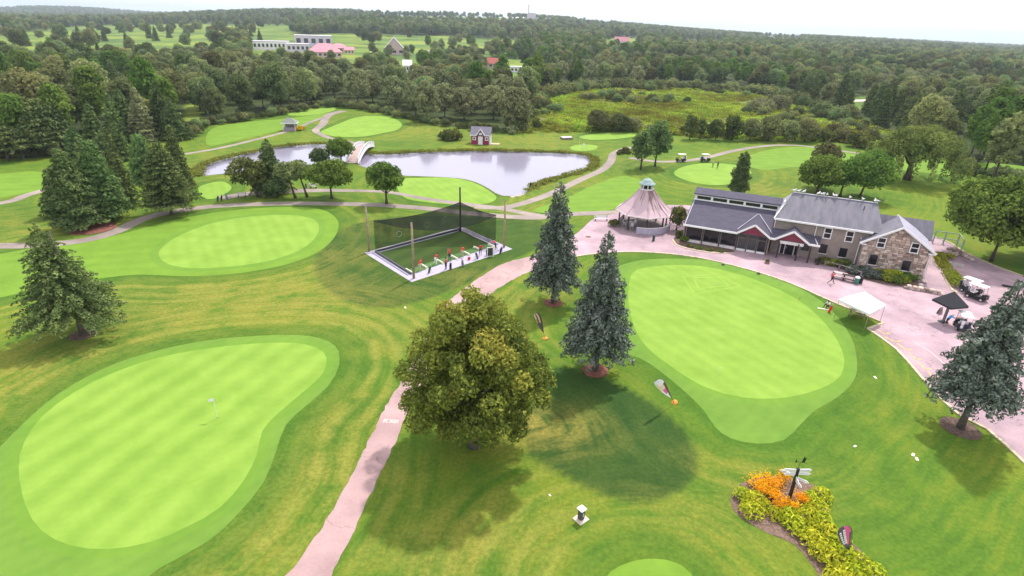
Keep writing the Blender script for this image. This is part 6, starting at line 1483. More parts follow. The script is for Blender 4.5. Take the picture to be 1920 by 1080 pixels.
sheet('planting_bed', outline([(1262, 449), (1275, 440), (1290, 447), (1330, 459), (1372, 468), (1374, 473), (1330, 472), (1295, 466), (1268, 458)], 0), .030, M_MULCH2)
kerb([at(x, y, 0)[:2] for x, y in ((1261, 450), (1267, 459), (1282, 465), (1300, 469), (1330, 474), (1374, 476))])
sheet('planting_bed', outline([(1590, 507), (1630, 512), (1720, 528), (1725, 535), (1690, 538), (1650, 532), (1610, 520)], 0), .030, M_MULCH2)
rw = thing('rock_edging', 'low rock wall edging the bed at the stone gable corner', 'wall', at(1698, 541, 0), HA - .0); rs2 = random.Random(3)
for row in range(2):
    for k in range(7 - row): b = MB(); b.bevel_box((0, 0, 0), (.62 + rs2.uniform(-.12, .12), .5, .3), .07); b.build('stone', M_STONE2 if (k + row) % 2 else M_STONE, rw, loc=(k * .64 + row * .3, rs2.uniform(-.06, .06), .15 + row * .29), rot=(0, 0, rs2.uniform(-.1, .1)))
for i, (px, py) in enumerate([(1728, 520), (1732, 530), (1726, 537)]):
    o = thing('boulder', ['pale boulder stacked at the downspout foot', 'pale boulder nearest the plaza corner', 'pale boulder at the rock edging end'][i], 'boulder', at(px, py, .02), i); b = MB(); b.bevel_box((0, 0, .22), (.8 - .1 * i, .6, .44), .15, .3); b.build('rock', M_STONE2, o)
def hedge(pts, wd, h, label, seed):
    r = np.random.default_rng(seed); c = [at(*p, 0) for p in pts]; t = thing('hedge', label, 'hedge', c[0]); lb = []
    for a, q in zip(c[:-1], c[1:]):
        L_ = np.linalg.norm(q - a); n_ = max(2, int(L_ / .5))
        for k in range(n_):
            for s in (-1, 0, 1):
                p = a + (q - a) * k / n_ - c[0]; dd = (q - a) / L_; p = p + np.array([-dd[1], dd[0], 0]) * s * wd * .33; lb.append((p + [0, 0, h * .55], np.array([.42, .42, h * .5]), 0, 0, .5 + r.normal(0, .15)))
    link('leaves', lobes_mesh('hedge_leaves', lb, .11, .9, LM['hedge'], r, jitter=.5, low=-.3), t)
hedge([(1755, 480), (1762, 490), (1770, 503), (1774, 508)], 1.3, .7, 'clipped hedge strip beside the stone gable, upper one', 41); hedge([(1758, 482), (1775, 484), (1788, 488)], 1.2, .7, 'short clipped hedge branching right from the upper strip', 42)
hedge([(1778, 514), (1786, 524), (1794, 536), (1800, 544)], 1.7, .75, 'clipped hedge strip by the two parked carts', 43)
kerb([at(x, y, 0)[:2] for x, y in ((1746, 478), (1754, 497), (1764, 507))]); kerb([at(x, y, 0)[:2] for x, y in ((1766, 511), (1776, 530), (1786, 545), (1795, 550))])
o = thing('retaining_wall', 'low grey block wall at the hedge end on the lot', 'wall', at(1772, 497, 0), HA)
for k in range(4): b = MB(); b.bevel_box((k * .62, 0, .28), (.6, .3, .5), .03); b.build('block', M_CONC2, o)
# rock wall and green frame at the lot corner
rw = thing('stone_pier', 'sloping dry stone pier at the top corner of the lot', 'wall', at(1776, 480, 0), HA + R(42))
for row in range(4):
    for k in range(5 - row): b = MB(); b.bevel_box((0, 0, 0), (.75, .6, .34), .07); b.build('stone', [M_STONE, M_STONE3, M_STONE2][(k + row) % 3], rw, loc=(k * .76 + row * .38 * 0, rs2.uniform(-.05, .05), .17 + row * .33), rot=(0, 0, rs2.uniform(-.12, .12)))
fr_ = thing('green_frame', 'pale green timber frame fence behind the rear lean-to', 'fence', at(1748, 455, 0)); fp = [at(1748, 460, 0), at(1768, 462, 0), at(1793, 466, 0), at(1801, 478, 0)]; M_PGREEN = mat('pale_green_paint', (.30, .42, .33), .7, .1)
for a in fp: b = MB(); q = a - fp[0]; b.box((q[0], q[1], 1.0), (.16, .16, 2.0)); b.build('post', M_PGREEN, fr_); 
for a, c in zip(fp[:-1], fp[1:]):
    for zz in (1.95, .9): b = MB(); b.bar(a - fp[0] + [0, 0, zz], c - fp[0] + [0, 0, zz], .12, .12); b.build('rail', M_PGREEN, fr_)
b = MB(); kp = [at(x, y, 0) for x, y in ((1790, 474), (1800, 478), (1812, 484), (1822, 489))]
rk = thing('rock_kerb', 'pale rocks lined along the lot edge below the maple', 'rocks', kp[0])
for i in range(9):
    f = i / 8 * 3; k = min(2, int(f)); p = kp[k] + (kp[k + 1] - kp[k]) * (f - k) - kp[0]; b = MB(); b.bevel_box((0, 0, .2), (.55 + rs2.uniform(-.1, .15), .5, .42), .12); b.build('rock', M_STONE2, rk, loc=tuple(p), rot=(0, 0, rs2.uniform(0, 3)))

# ------------------------------------------------------------------ lot markings
M_YEL = mat('worn_yellow_paint', (.62, .40, .16), .85, .2, 3.0); M_WHT = mat('worn_white_paint', (.56, .44, .44), .85, .2, 2.0)
def mark(nm, segs, wd, mt, z=.030):
    b = MB()
    for a, c in segs:
        a, c = at(*a, 0), at(*c, 0); d = (c - a) / np.linalg.norm(c - a); s = np.array([-d[1], d[0], 0]) * wd / 2
        b.add([(*(a + s)[:2], z), (*(a - s)[:2], z), (*(c - s)[:2], z), (*(c + s)[:2], z)], [(0, 1, 2, 3)])
    o = b.build(nm, mt); o['kind'] = 'structure'
zig = [(1643, 617), (1660, 627), (1668, 624), (1659, 632), (1678, 641), (1692, 639), (1682, 644), (1700, 657), (1711, 655), (1704, 662), (1718, 675), (1729, 673), (1722, 679), (1735, 693), (1746, 691), (1740, 697), (1752, 711), (1764, 710), (1756, 714), (1765, 727)]
for k in range(0, len(zig) - 2, 3): mark('parking_marking', [(zig[k], zig[k + 1]), (zig[k + 1], zig[k + 2])], .17, M_YEL)
mark('parking_marking', [((1712, 640), (1745, 660)), ((1745, 660), (1765, 678))], .13, M_WHT); mark('parking_marking', [((1765, 678), (1783, 697))], .1, M_WHT)
for k, (a, c) in enumerate((((1776, 494), (1792, 501)), ((1780, 500), (1806, 509)), ((1783, 507), (1812, 517)), ((1787, 514), (1806, 522)), ((1862, 499), (1893, 512)), ((1874, 512), (1912, 527)), ((1888, 523), (1915, 534)))): mark('parking_marking', [(a, c)], .14, M_YEL if k < 4 else M_WHT)
M_LET = mat('path_paint_white', (.72, .62, .62), .85, .12, 4.0)
# worn white lettering on the path: only its blocky shape can be made out
LC = at(733, 790, 0); b = MB(); lr = random.Random(6)
def bl(x, y, w_, h_): b.add([(x - w_ / 2, y - h_ / 2, 0), (x + w_ / 2, y - h_ / 2, 0), (x + w_ / 2, y + h_ / 2, 0), (x - w_ / 2, y + h_ / 2, 0)], [(0, 1, 2, 3)])
for k in range(5):
    x = -.52 + k * .26; bl(x - .07, 0, .05, .46); bl(x + .07, 0, .05, .46) if k != 1 else None
    bl(x, .2, .13, .06); 
    if k in (0, 2, 4): bl(x, 0, .13, .06)
    if k in (1, 3): bl(x, -.2, .13, .06)
o = b.build('path_lettering', M_LET, None, False, (LC[0], LC[1], .028), (0, 0, R(-4))); o['kind'] = 'structure'
for i, (px, py, w_, lab) in enumerate([(1603, 837, .32, 'small pale turf plate nearest the putting green tail'), (1712, 853, .42, 'pale turf plate, upper of the close pair on the right lawn'), (1719, 861, .42, 'pale turf plate, lower of the close pair on the right lawn'), (1641, 708, .42, 'pale turf plate between the putting green and the kerb'), (760, 577, .4, 'small pale turf plate left of the pink path above the big tree'), (1031, 929, .22, 'tiny pale turf plate above the square lamp box'), (1094, 977, .3, 'corner turf plate beside the lamp box slab')]):
    if i == 6: continue
    o = thing('turf_plate', lab, 'marker', at(px, py, 0), R(30 + 20 * i)); b = MB(); b.bevel_box((0, 0, .025), (w_, w_ * .5, .05), .015); b.build('plate', M_DIV, o)

# ------------------------------------------------------------------ lamp box, pins
o = thing('tee_lamp', 'black square post box with white top on a pale slab', 'marker', at(1089, 974, 0), R(40)); b = MB(); b.bevel_box((0, 0, .05), (.85, .8, .1), .03); b.build('slab', mat('cream_slab', (.60, .53, .40), .9, .2, 4), o)
b = MB(); b.bevel_box((0, 0, .5), (.36, .36, .8), .03); b.build('box', M_DGREY, o); b = MB(); b.bevel_box((0, 0, .96), (.52, .52, .12), .04); b.build('lid', M_WHITE, o); b = MB(); b.box((-.0, -.185, .55), (.1, .02, .3)); b.build('plate', M_OFFW, o)
def pin(px, py, top, label, c=M_WHITE, w_=.42):
    p = at(px, py, .012); h = height_at(p, top); t = thing('flagstick', label, 'golf flag', p); b = MB(); b.tube([(0, 0, 0), (0, 0, h)], .016 if h < 2.5 else .02, 6); b.build('stick', M_WHITE, t)
    b = MB(); n_ = 5; vs = []
    for k in range(n_ + 1): f = k / n_; vs += [(-f * w_, .05 * math.sin(5 * f), h - .02 - .05 * f), (-f * w_, .05 * math.sin(5 * f + .5), h - .34 + .02 * f)]
    b.add(vs, [(2 * k, 2 * k + 1, 2 * k + 3, 2 * k + 2) for k in range(n_)]); b.build('flag', c, t); b = MB(); b.lathe([(.06, 0), (.06, .008), (.01, .009)], 10); b.build('cup', M_BLACK, t)
pin(408, 783, 747, 'white flagstick on the near left putting green'); pin(1086, 277, 256, 'tall flagstick beyond the pond near the mown knoll', mat('pale_yellow_flag', (.62, .60, .30), .8), .3)
o = thing('ball_washer', 'white post beside the small green beyond the pond', 'post', at(1094, 279, 0)); b = MB(); b.tube([(0, 0, 0), (0, 0, 1.0)], .12, 7); b.build('post', M_WHITE, o); b = MB(); b.bevel_box((0, 0, 1.15), (.5, .4, .4), .08); b.build('head', M_WHITE, o)
for i, (px, py) in enumerate([(1339, 627), (1347, 700), (1497, 567), (1337, 540)]):
    o = thing('practice_pin', ['low practice cup pin in the middle of the clubhouse putting green', 'low practice cup pin at the near part of the clubhouse putting green', 'small orange practice pin at the clubhouse green rim', 'low practice cup pin inside the mown square'][i], 'golf flag', at(px, py, .012)); b = MB(); b.tube([(0, 0, 0), (0, 0, .7)], .012, 5); b.build('stick', CL['red'] if i == 2 else M_WHITE, o); b = MB(); b.slab([(0, 0, .68), (.18, .02, .62), (0, 0, .5)], .01); b.build('flag', CL['red'] if i == 2 else M_DIV, o)
# mown squares on the clubhouse green
M_LINE = turf('pale_mown_line', (.21, .33, .045), (.27, .40, .065), R(20), 1.8, .1, .9, 1.5)
for sq, in (([(1281, 519), (1347, 513), (1388, 537), (1302, 551)],), ([(1300, 521), (1345, 519), (1368, 535), (1310, 541)],)):
    mark('mown_line', [(sq[i], sq[(i + 1) % 4]) for i in range(4)], .22, M_LINE, .016)

# ------------------------------------------------------------------ feather flags
def feather(px, py, tip, rz, label, cols, base=True, sc=1.0, marks=(), tilt=.2, slim=1.0):
    p = at(px, py, 0); t = thing('feather_flag', label, 'banner', p, rz); t.rotation_euler = (0, -tilt, rz)
    # outline in local x-z: mast at x=0, cloth bulging to -x, curved over at the top
    edge = [(0, .75), (0.02, 1.3), (.03, 1.9), (.01, 2.4), (-.08, 2.75), (-.25, 2.98), (-.48, 3.06)]; inner = [(-.10, .80), (-.46, 1.35), (-.74, 1.9), (-.90, 2.4), (-.92, 2.72), (-.82, 2.95), (-.62, 3.06)]
    edge = [(x * sc, z * sc) for x, z in edge]; inner = [(x * sc * slim + (1 - slim) * e_[0], z * sc) for (x, z), e_ in zip(inner, edge)]
    b = MB(); b.tube([(.02, 0, 0)] + [(x + .02, 0, z) for x, z in edge], [.022] * 3 + [.018] * 3 + [.012] * 2, 6); b.build('mast', M_BLACK, t)
    for k in range(len(edge) - 1):
        pass
    n_ = len(edge); strips = len(cols)
    for s in range(strips):
        b = MB(); f0, f1 = s / strips, (s + 1) / strips; vs = []
        for k in range(n_):
            for f in (f0, f1): x = edge[k][0] * (1 - f) + inner[k][0] * f; z = edge[k][1] * (1 - f) + inner[k][1] * f; vs.append((x, .05 * math.sin(f * 3 + z), z))
        for k in range(n_ - 1):
            b.cur = cols[s][k] ; b.add([vs[2 * k], vs[2 * k + 1], vs[2 * k + 3], vs[2 * k + 2]], [(0, 1, 2, 3)])
        o = b.build('cloth', FL, t)
    b = MB()
    for (f, z0_, z1_, wd) in marks:                                # white block lettering along the flag
        zz = z0_
        while zz < z1_:
            k = min(n_ - 2, max(0, sum(1 for e_ in edge if e_[1] <= zz * sc) - 1)); fr2 = (zz * sc - edge[k][1]) / (edge[k + 1][1] - edge[k][1]); fr2 = min(1, max(0, fr2))
            xe = edge[k][0] * (1 - fr2) + edge[k + 1][0] * fr2; xi_ = inner[k][0] * (1 - fr2) + inner[k + 1][0] * fr2; x = xe * (1 - f) + xi_ * f
            ln = .10 + .06 * ((zz * 37) % 1); 
            for sy in (-1, 1): b.add([(x - wd / 2 * sc, sy * .055 + .05 * math.sin(f * 3 + zz * sc), zz * sc), (x + wd / 2 * sc, sy * .055 + .05 * math.sin(f * 3 + zz * sc), zz * sc), (x + wd / 2 * sc, sy * .055 + .05 * math.sin(f * 3 + zz * sc), (zz + ln) * sc), (x - wd / 2 * sc, sy * .055 + .05 * math.sin(f * 3 + zz * sc), (zz + ln) * sc)], [(0, 1, 2, 3)])
            zz += ln + .05
    if marks: b.build('lettering', M_WHITE, t)
    if base: b = MB(); b.lathe([(.28, 0), (.3, .06), (.2, .14), (.05, .18)], 10, (.1, .05, 0)); b.build('base_bag', mat('orange_base', (.62, .27, .05), .7), t)
FL = [mat('flag_charcoal', (.125, .10, .13), .8), mat('flag_pink', (.72, .13, .30), .8), mat('flag_white', (.78, .77, .80), .8), mat('flag_cream', (.74, .60, .42), .8), mat('flag_orange', (.60, .30, .14), .8), mat('flag_maroon', (.19, .07, .09), .8)]
feather(1021, 636, 583, R(12), 'narrow dark feather flag with orange and cream bars beside the big round tree', [[0, 0, 5, 5, 5, 5], [0, 0, 3, 3, 3, 3], [0, 0, 5, 5, 5, 5], [0, 0, 4, 3, 3, 0]], sc=1.1, slim=.62)
feather(1264, 757, 697, R(30), 'white topped feather flag with pink and cream panel at the putting green edge', [[0, 5, 5, 2, 2, 2], [2, 1, 3, 2, 2, 2], [2, 1, 3, 2, 2, 2], [2, 2, 3, 3, 2, 2]], sc=1.36, tilt=R(31), slim=.66)
feather(1592, 1048, 985, R(5), 'charcoal and pink feather flag with white lettering in the flower bed', [[0, 0, 0, 1, 1, 1], [0, 1, 1, 1, 1, 1], [0, 1, 1, 1, 1, 1], [0] * 6, [0] * 6, [0] * 6], False, 1.0, ((.58, 1.55, 2.85, .15), (.84, 1.55, 2.6, .13)), tilt=R(12))

# ------------------------------------------------------------------ flower bed and signpost
BED = outline([(1370, 935), (1376, 918), (1405, 900), (1445, 893), (1490, 898), (1530, 912), (1548, 935), (1552, 962), (1562, 985), (1590, 1010), (1630, 1050), (1660, 1100), (1560, 1110), (1530, 1070), (1490, 1022), (1440, 1000), (1395, 975), (1374, 955)], 0, .5)
sheet('flower_bed', BED, .020, mat('bed_mulch', (.17, .11, .085), .95, .45, 5.0, bump=.7))
LIME = [(1392, 933, .62), (1412, 944, .75), (1408, 962, .72), (1430, 950, .5), (1452, 968, .55), (1478, 975, .72), (1492, 990, .75), (1512, 975, .8), (1530, 960, .75), (1538, 935, .7), (1520, 940, .6), (1536, 985, .75), (1508, 1003, .5), (1522, 1018, .75), (1548, 1006, .8), (1568, 1022, .8), (1540, 1038, .8), (1580, 1048, .8), (1562, 1062, .8), (1606, 1062, .75), (1600, 1085, .85), (1572, 1088, .8), (1632, 1082, .8)]
rb_ = np.random.default_rng(5); hosta = []
for k in range(4):
    n_ = 330; ph = rb_.uniform(0, 6.28, n_); q = np.sqrt(rb_.uniform(0, 1, n_)); c = np.stack([.66 * q * np.cos(ph), .66 * q * np.sin(ph), .62 * np.sqrt(np.clip(1 - q * q * .95, 0, 1)) * rb_.uniform(.75, 1.1, n_)], 1)
    nn = np.stack([np.cos(ph) * q * 1.3, np.sin(ph) * q * 1.3, np.full(n_, .8)], 1) + rb_.normal(0, .35, (n_, 3)); v, tt = leaf_quads(c, nn, rb_.uniform(.07, .14, n_), rb_.normal(.55, .25, n_), rb_, .36); hosta.append(quad_mesh('lime_leaves', v, tt, LM['lime']))
LIMEL = ['lime plant ' + x + ' of the flower bed' for x in ('at the far left tip', 'second from the left tip', 'at the lower left edge', 'between the left mounds and the orange daisies', 'below the orange daisies, on the lower left edge', 'at the lower middle edge', 'at the lower edge above the bare mulch notch', 'in the middle, right of the lowest daisies', 'at the right side, below the signpost boards', 'topmost at the right rim', 'in the middle, right of the signpost', 'at the right rim, second down')] + ['lime plant ' + x for x in ('on the mulch notch of the flower bed', 'just right of the mulch notch in the flower bed', 'at the right rim above the charcoal flag', 'touching the charcoal flag on its left', 'at the lower edge left of the charcoal flag', 'at the foot of the charcoal flag', 'below left of the charcoal flag foot', 'right of the charcoal flag foot', 'at the bottom picture edge below the flag', 'at the bottom picture edge, left one', 'at the bottom picture edge, right one')]
for i, (px, py, s) in enumerate(LIME):
    t = thing('lime_plant', LIMEL[i], 'plant', at(px, py, .02), i * 1.3, 'lime green plants filling the flower bed'); t.scale = (s * 1.8, s * 1.8, s * 1.95); link('leaves', hosta[i % 4], t)
ORNG = [(1418, 914, .62), (1437, 908, .66), (1452, 918, .6), (1425, 925, .5), (1470, 898, .5), (1448, 936, .55), (1462, 950, .6), (1478, 955, .62), (1470, 966, .55), (1496, 940, .5), (1506, 945, .5), (1486, 962, .5), (1440, 928, .5), (1462, 908, .45)]
om = []
for k in range(3):
    n_ = 330; c = np.stack([rb_.normal(0, .34, n_), rb_.normal(0, .34, n_), rb_.uniform(.5, .85, n_)], 1); tn = rb_.normal(.7, .18, n_); st = rb_.uniform(size=n_) < .25; c[st, 2] *= rb_.uniform(.3, .8, st.sum()); tn[st] = .05
    v, tt = leaf_quads(c, np.stack([rb_.normal(0, .4, n_), rb_.normal(0, .4, n_), np.ones(n_)], 1), rb_.uniform(.045, .08, n_), tn, rb_, .8); om.append(quad_mesh('orange_petals', v, tt, LM['orange']))
ORNL = ['orange daisy clump ' + x for x in ('at the upper left of the flower bed', 'at the top left rim of the flower bed', 'left of the signpost, second from the top rim', 'above the left lime plants', 'at the very top behind the arrow boards', 'left of the signpost foot', 'in front of the signpost foot, left', 'in front of the signpost foot, middle', 'lowest, in the middle of the flower bed', 'just right of the signpost foot', 'farthest right of the signpost', 'in front of the signpost, lower right', 'between upper and lower orange drifts', 'behind the signpost on the top rim')]
for i, (px, py, s) in enumerate(ORNG):
    t = thing('orange_flowers', ORNL[i], 'flowers', at(px, py, .02), i * 1.1, 'orange daisy clumps round the signpost'); t.scale = (s * 1.55, s * 1.55, .78); link('petals', om[i % 3], t)['kind'] = 'stuff'
SP_ = at(1478, 941, .02); sg = thing('signpost', 'black post with white arrow boards pointing several ways and a wind vane', 'signpost', SP_)
SH = height_at(SP_, 878); b = MB(); b.box((0, 0, SH / 2), (.17, .17, SH)); b.build('post', M_BLACK, sg)
b = MB(); b.tube([(0, 0, SH), (.02, 0, SH + .55)], .014, 5); vane = b.build('vane_rod', M_BLACK, sg); b = MB(); b.bar((-.3, 0, SH + .55), (.32, 0, SH + .55), .02, .03); b.slab([(.1, -.01, SH + .5), (.3, -.01, SH + .5), (.36, -.01, SH + .85), (.2, -.01, SH + .98), (.14, -.01, SH + .7)], .03); b.slab([(-.34, -.01, SH + .48), (-.2, -.01, SH + .55), (-.3, -.01, SH + .75)], .03); b.build('vane', M_BLACK, vane)
for i, (ang_, z, L_) in enumerate([(R(4), SH - .18, 1.02), (R(176), SH - .2, .95), (R(-3), SH - .42, .95), (R(187), SH - .44, .95), (R(150), SH - .66, 1.05), (R(-38), SH - .8, .85), (R(-100), SH - .74, .8), (R(-82), SH - .98, .8)]):
    b = MB(); h_ = .105; pl_ = [(.1, -h_), (L_ - .14, -h_), (L_, 0), (L_ - .14, h_), (.1, h_)]
    vs = [(x, -.02, zz) for x, zz in pl_] + [(x, .02, zz) for x, zz in pl_]; b.add(vs, [(0, 1, 2, 3, 4), (9, 8, 7, 6, 5)] + [(k, k + 5, (k + 1) % 5 + 5, (k + 1) % 5) for k in range(5)]); o = b.build('arrow_board', M_WHITE, sg, False, (0, 0, z), (0, 0, ang_))
    b = MB(); rl_ = random.Random(i); x = .22
    while x < L_ - .25: w_ = rl_.uniform(.04, .09); b.box((x + w_ / 2, -.022, rl_.uniform(-.008, .008)), (w_, .006, .055)); b.box((x + w_ / 2, .022, 0), (w_, .006, .055)); x += w_ + .035
    b.build('lettering', mat('faded_grey_print', (.42, .40, .45), .8), o)

# ------------------------------------------------------------------ footbridge, shed, kiosk
A_, B_ = at(661, 306, 0), at(692.5, 274.5, 0); dv = (B_ - A_); BL = np.linalg.norm(dv[:2]); ba = math.atan2(dv[1], dv[0]); fb_ = thing('footbridge', 'white arched footbridge over the pond inlet', 'bridge', A_, ba); wd = 2.5
arch = lambda x: .05 + 1.45 * math.sin(math.pi * min(1, max(0, x / BL))) ** .9
nb = 40
for k in range(nb):
    x0, x1 = BL * k / nb, BL * (k + 1) / nb; b = MB(); b.bar(((x0 + .02), 0, arch(x0) + .0), ((x1 - .02), 0, arch(x1)), wd, .07); b.build('deck_plank', mat_plank if k else (globals().__setitem__('mat_plank', mat('pinkish_plank', (.45, .33, .31), .85, .2, 3.0)) or mat_plank), fb_)
for s in (-1, 1):
    b = MB(); xs = np.linspace(0, BL, 15)
    for a, c in zip(xs[:-1], xs[1:]):
        b.bar((a, s * wd / 2, arch(a) + 1.12), (c, s * wd / 2, arch(c) + 1.12), .14, .1); b.bar((a, s * wd / 2, arch(a) + .16), (c, s * wd / 2, arch(c) + .16), .1, .12); b.bar((a, s * (wd / 2 + .12), arch(a) - .12), (c, s * (wd / 2 + .12), arch(c) - .12), .16, .34)
    pr_ = b.build('parapet', M_WHITE, fb_); b = MB()
    for x in np.linspace(.3, BL - .3, 62): b.box((x, s * wd / 2, arch(x) + .64), (.14, .04, .9))
    b.build('pickets', M_WHITE, pr_)
    for x in np.linspace(.1, BL - .1, 8): b = MB(); b.box((x, s * wd / 2, arch(x) + .6), (.14, .14, 1.35)); b.build('post', M_WHITE, fb_)
for x in (1.0, BL - 1.0): b = MB(); b.box((x, 0, -.35), (1.2, wd + .6, 1.3)); b.build('abutment', M_CONC2, fb_)
SDp = at(901, 271, 0); sh = thing('shed', 'dark red shed with white door, trim and grey roof beyond the pond', 'shed', SDp, R(-4)); sw_, sdp, shh = 5.2, 3.6, 2.6
b = MB(); b.box((0, sdp / 2, shh / 2), (sw_, sdp, shh)); b.slab([(-sw_ / 2, 0.02, shh), (-sw_ / 2, sdp, shh), (-sw_ / 2, sdp / 2, shh + 1.9)], .1); b.slab([(sw_ / 2 - .05, 0.02, shh), (sw_ / 2 - .05, sdp, shh), (sw_ / 2 - .05, sdp / 2, shh + 1.9)], .1); b.slab([(-1.0, -.06, shh - .3), (1.0, -.06, shh - .3), (0, -.06, shh + 1.35)], .1); b.build('wall', mat('barn_red', (.26, .03, .075), .8, .2, 3.0), sh)
b = MB(); b.slab([(-sw_ / 2 - .3, -.35, shh - .1), (sw_ / 2 + .3, -.35, shh - .1), (sw_ / 2 + .3, sdp / 2, shh + 2.0), (-sw_ / 2 - .3, sdp / 2, shh + 2.0)], .1); b.slab([(sw_ / 2 + .3, sdp + .35, shh - .1), (-sw_ / 2 - .3, sdp + .35, shh - .1), (-sw_ / 2 - .3, sdp / 2, shh + 2.0), (sw_ / 2 + .3, sdp / 2, shh + 2.0)], .1)
for s in (-1, 1): b.slab([(s * 1.15, -.45, shh - .05), (0, -.45, shh + 1.65), (0, 1.2, shh + 1.65), (s * 1.15, .1, shh + .3)], .08)
rf_ = b.build('roof', mat('shed_shingle', (.20, .185, .23), .9, .2, 3.0), sh); b = MB(); b.bar((-sw_ / 2 - .3, -.42, shh - .12), (-1.1, -.42, shh - .12), .08, .2); b.bar((1.1, -.42, shh - .12), (sw_ / 2 + .3, -.42, shh - .12), .08, .2); b.bar((-1.2, -.5, shh - .08), (0, -.5, shh + 1.62), .08, .24); b.bar((0, -.5, shh + 1.62), (1.2, -.5, shh - .08), .08, .24); b.build('fascia', M_WHITE, rf_)
b = MB(); b.box((-.05, -.04, 1.1), (1.25, .1, 2.2)); dr_ = b.build('door', M_WHITE, sh); b = MB(); b.box((.4, -.11, 1.05), (.08, .06, .2)); b.build('handle', M_DGREY, dr_)
b = MB(); b.lathe([(.02, 0), (.42, 0), (.42, .06), (.02, .06)], 12); b.build('gable_roundel', M_WHITE, sh, False, (0, -.16, shh + .25), (R(90), 0, 0))
for x in (-1.75, 1.7):
    b = MB(); b.box((x, -.04, 1.6), (.95, .08, .95)); o = b.build('window_frame', M_WHITE, sh); b = MB(); b.box((x, -.1, 1.6), (.5, .05, .5)); b.build('pane', mat('plum_glass', (.10, .03, .07), .3), o)
b = MB(); b.box((sw_ / 2 - .1, -.05, 1.25), (.3, .1, 2.5)); b.box((sw_ / 2 + .03, sdp / 2, 1.25), (.08, sdp - .3, 2.3)); b.build('corner_trim', M_OFFW, sh); b = MB(); b.box((sw_ / 2 + 1.3, 1.2, .1), (2.4, 2.0, .2)); b.build('side_slab', mat('sandy_slab', (.50, .42, .28), .9, .2), sh)
KP = at(543, 246, 0); ki = thing('kiosk', 'small open kiosk with white eaves and grey hipped roof by the far path', 'kiosk', KP, R(6))
for sx in (-1.7, 1.7):
    for sy in (0, 2.4): b = MB(); b.box((sx, sy, 1.1), (.18, .18, 2.2)); b.build('post', M_OFFW, ki)
b = MB(); b.box((0, 1.2, .5), (3.2, 2.2, 1.0)); b.box((0, 2.2, 1.5), (3.2, .1, 1.2)); b.build('counter', mat('lilac_board', (.30, .26, .31), .8), ki); b = MB(); b.box((0, 1.2, 2.3), (4.4, 3.2, .34)); b.build('eave', M_WHITE, ki)
b = MB(); rr = [(-2.2, -.4, 2.48), (2.2, -.4, 2.48), (2.2, 2.8, 2.48), (-2.2, 2.8, 2.48)]
b.slab([rr[0], rr[1], (.6, 1.2, 3.7), (-.6, 1.2, 3.7)], .06); b.slab([rr[2], rr[3], (-.6, 1.2, 3.7), (.6, 1.2, 3.7)], .06); b.slab([rr[1], rr[2], (.6, 1.2, 3.7)], .06); b.slab([rr[3], rr[0], (-.6, 1.2, 3.7)], .06); b.build('roof', mat('mossy_grey_roof', (.22, .24, .21), .9, .2), ki)
LM['yellow'] = leaf_mat('yellow_petal', [(.18,.13,.01),(.36,.22,.01),(.42,.28,.02),(.43,.33,.04)], .01, .08, .3)
plant(561, 245, 1.3, .9, LM['yellow'], 60, 'yellow orange flower clump beside the small kiosk', 'flowers', 'flower_clump', .16, 10); plant(566, 243, 1.1, .8, LM['yellow'], 61, 'yellow flower clump on the path side of the kiosk', 'flowers', 'flower_clump', .16, 10)
for i, (px, py, s) in enumerate([(1165, 288, 1.1), (1172, 286, 1.3), (1178, 289, .9), (1160, 290, .8)]):
    plant(px, py, s, s * .9, LM['shrub'], 80 + i, ['rounded brown bush on the rockery at the path bend', 'larger brown bush on the rockery at the path bend', 'small bush at the right of the rockery', 'low bush at the left of the rockery'][i], leaf=.16)
o = thing('bunker_boards', 'grey boarded tee box beyond the pond right of the shed', 'box', at(1062, 261, 0), R(20)); b = MB(); b.bevel_box((0, 0, .3), (3.4, 2.0, .6), .08); b.build('box', M_GREYW, o); b = MB(); b.box((0, 0, .64), (3.2, 1.8, .06)); b.build('lid', M_OFFW, o)
for i, (px, py, lab) in enumerate([(994, 353, 'dark stake standing in the shallow end of the pond'), (1004, 353, 'dark low stump on the bank at the shallow end of the pond')]):
    o = thing('stake', lab, 'stake', at(px, py, -.2)); b = MB(); b.tube([(0, 0, -.2), (.03, 0, 1.0 - .4 * i)], [.2, .16], 7); b.build('shaft', M_POST, o); b = MB(); b.ball((.03, 0, 1.05 - .4 * i), (.22, .18, .16), 7, 4); b.build('top', M_POST, o)
rr = np.random.default_rng(9)
for i in range(14):
    f = i / 13; px, py = 958 + 26 * f + rr.uniform(-2, 2), 371 - 6 * f + rr.uniform(-1, 1); o = thing('boulder', 'pale shore stone at the near tip of the pond, %s from the left' % ORD[i], 'boulder', at(px, py, -.15), i, 'shore stones at the pond tip'); b = MB(); s = rr.uniform(.35, .7); b.bevel_box((0, 0, .1), (s, s * .8, s * .5), s * .16); b.build('rock', M_STONE2, o)

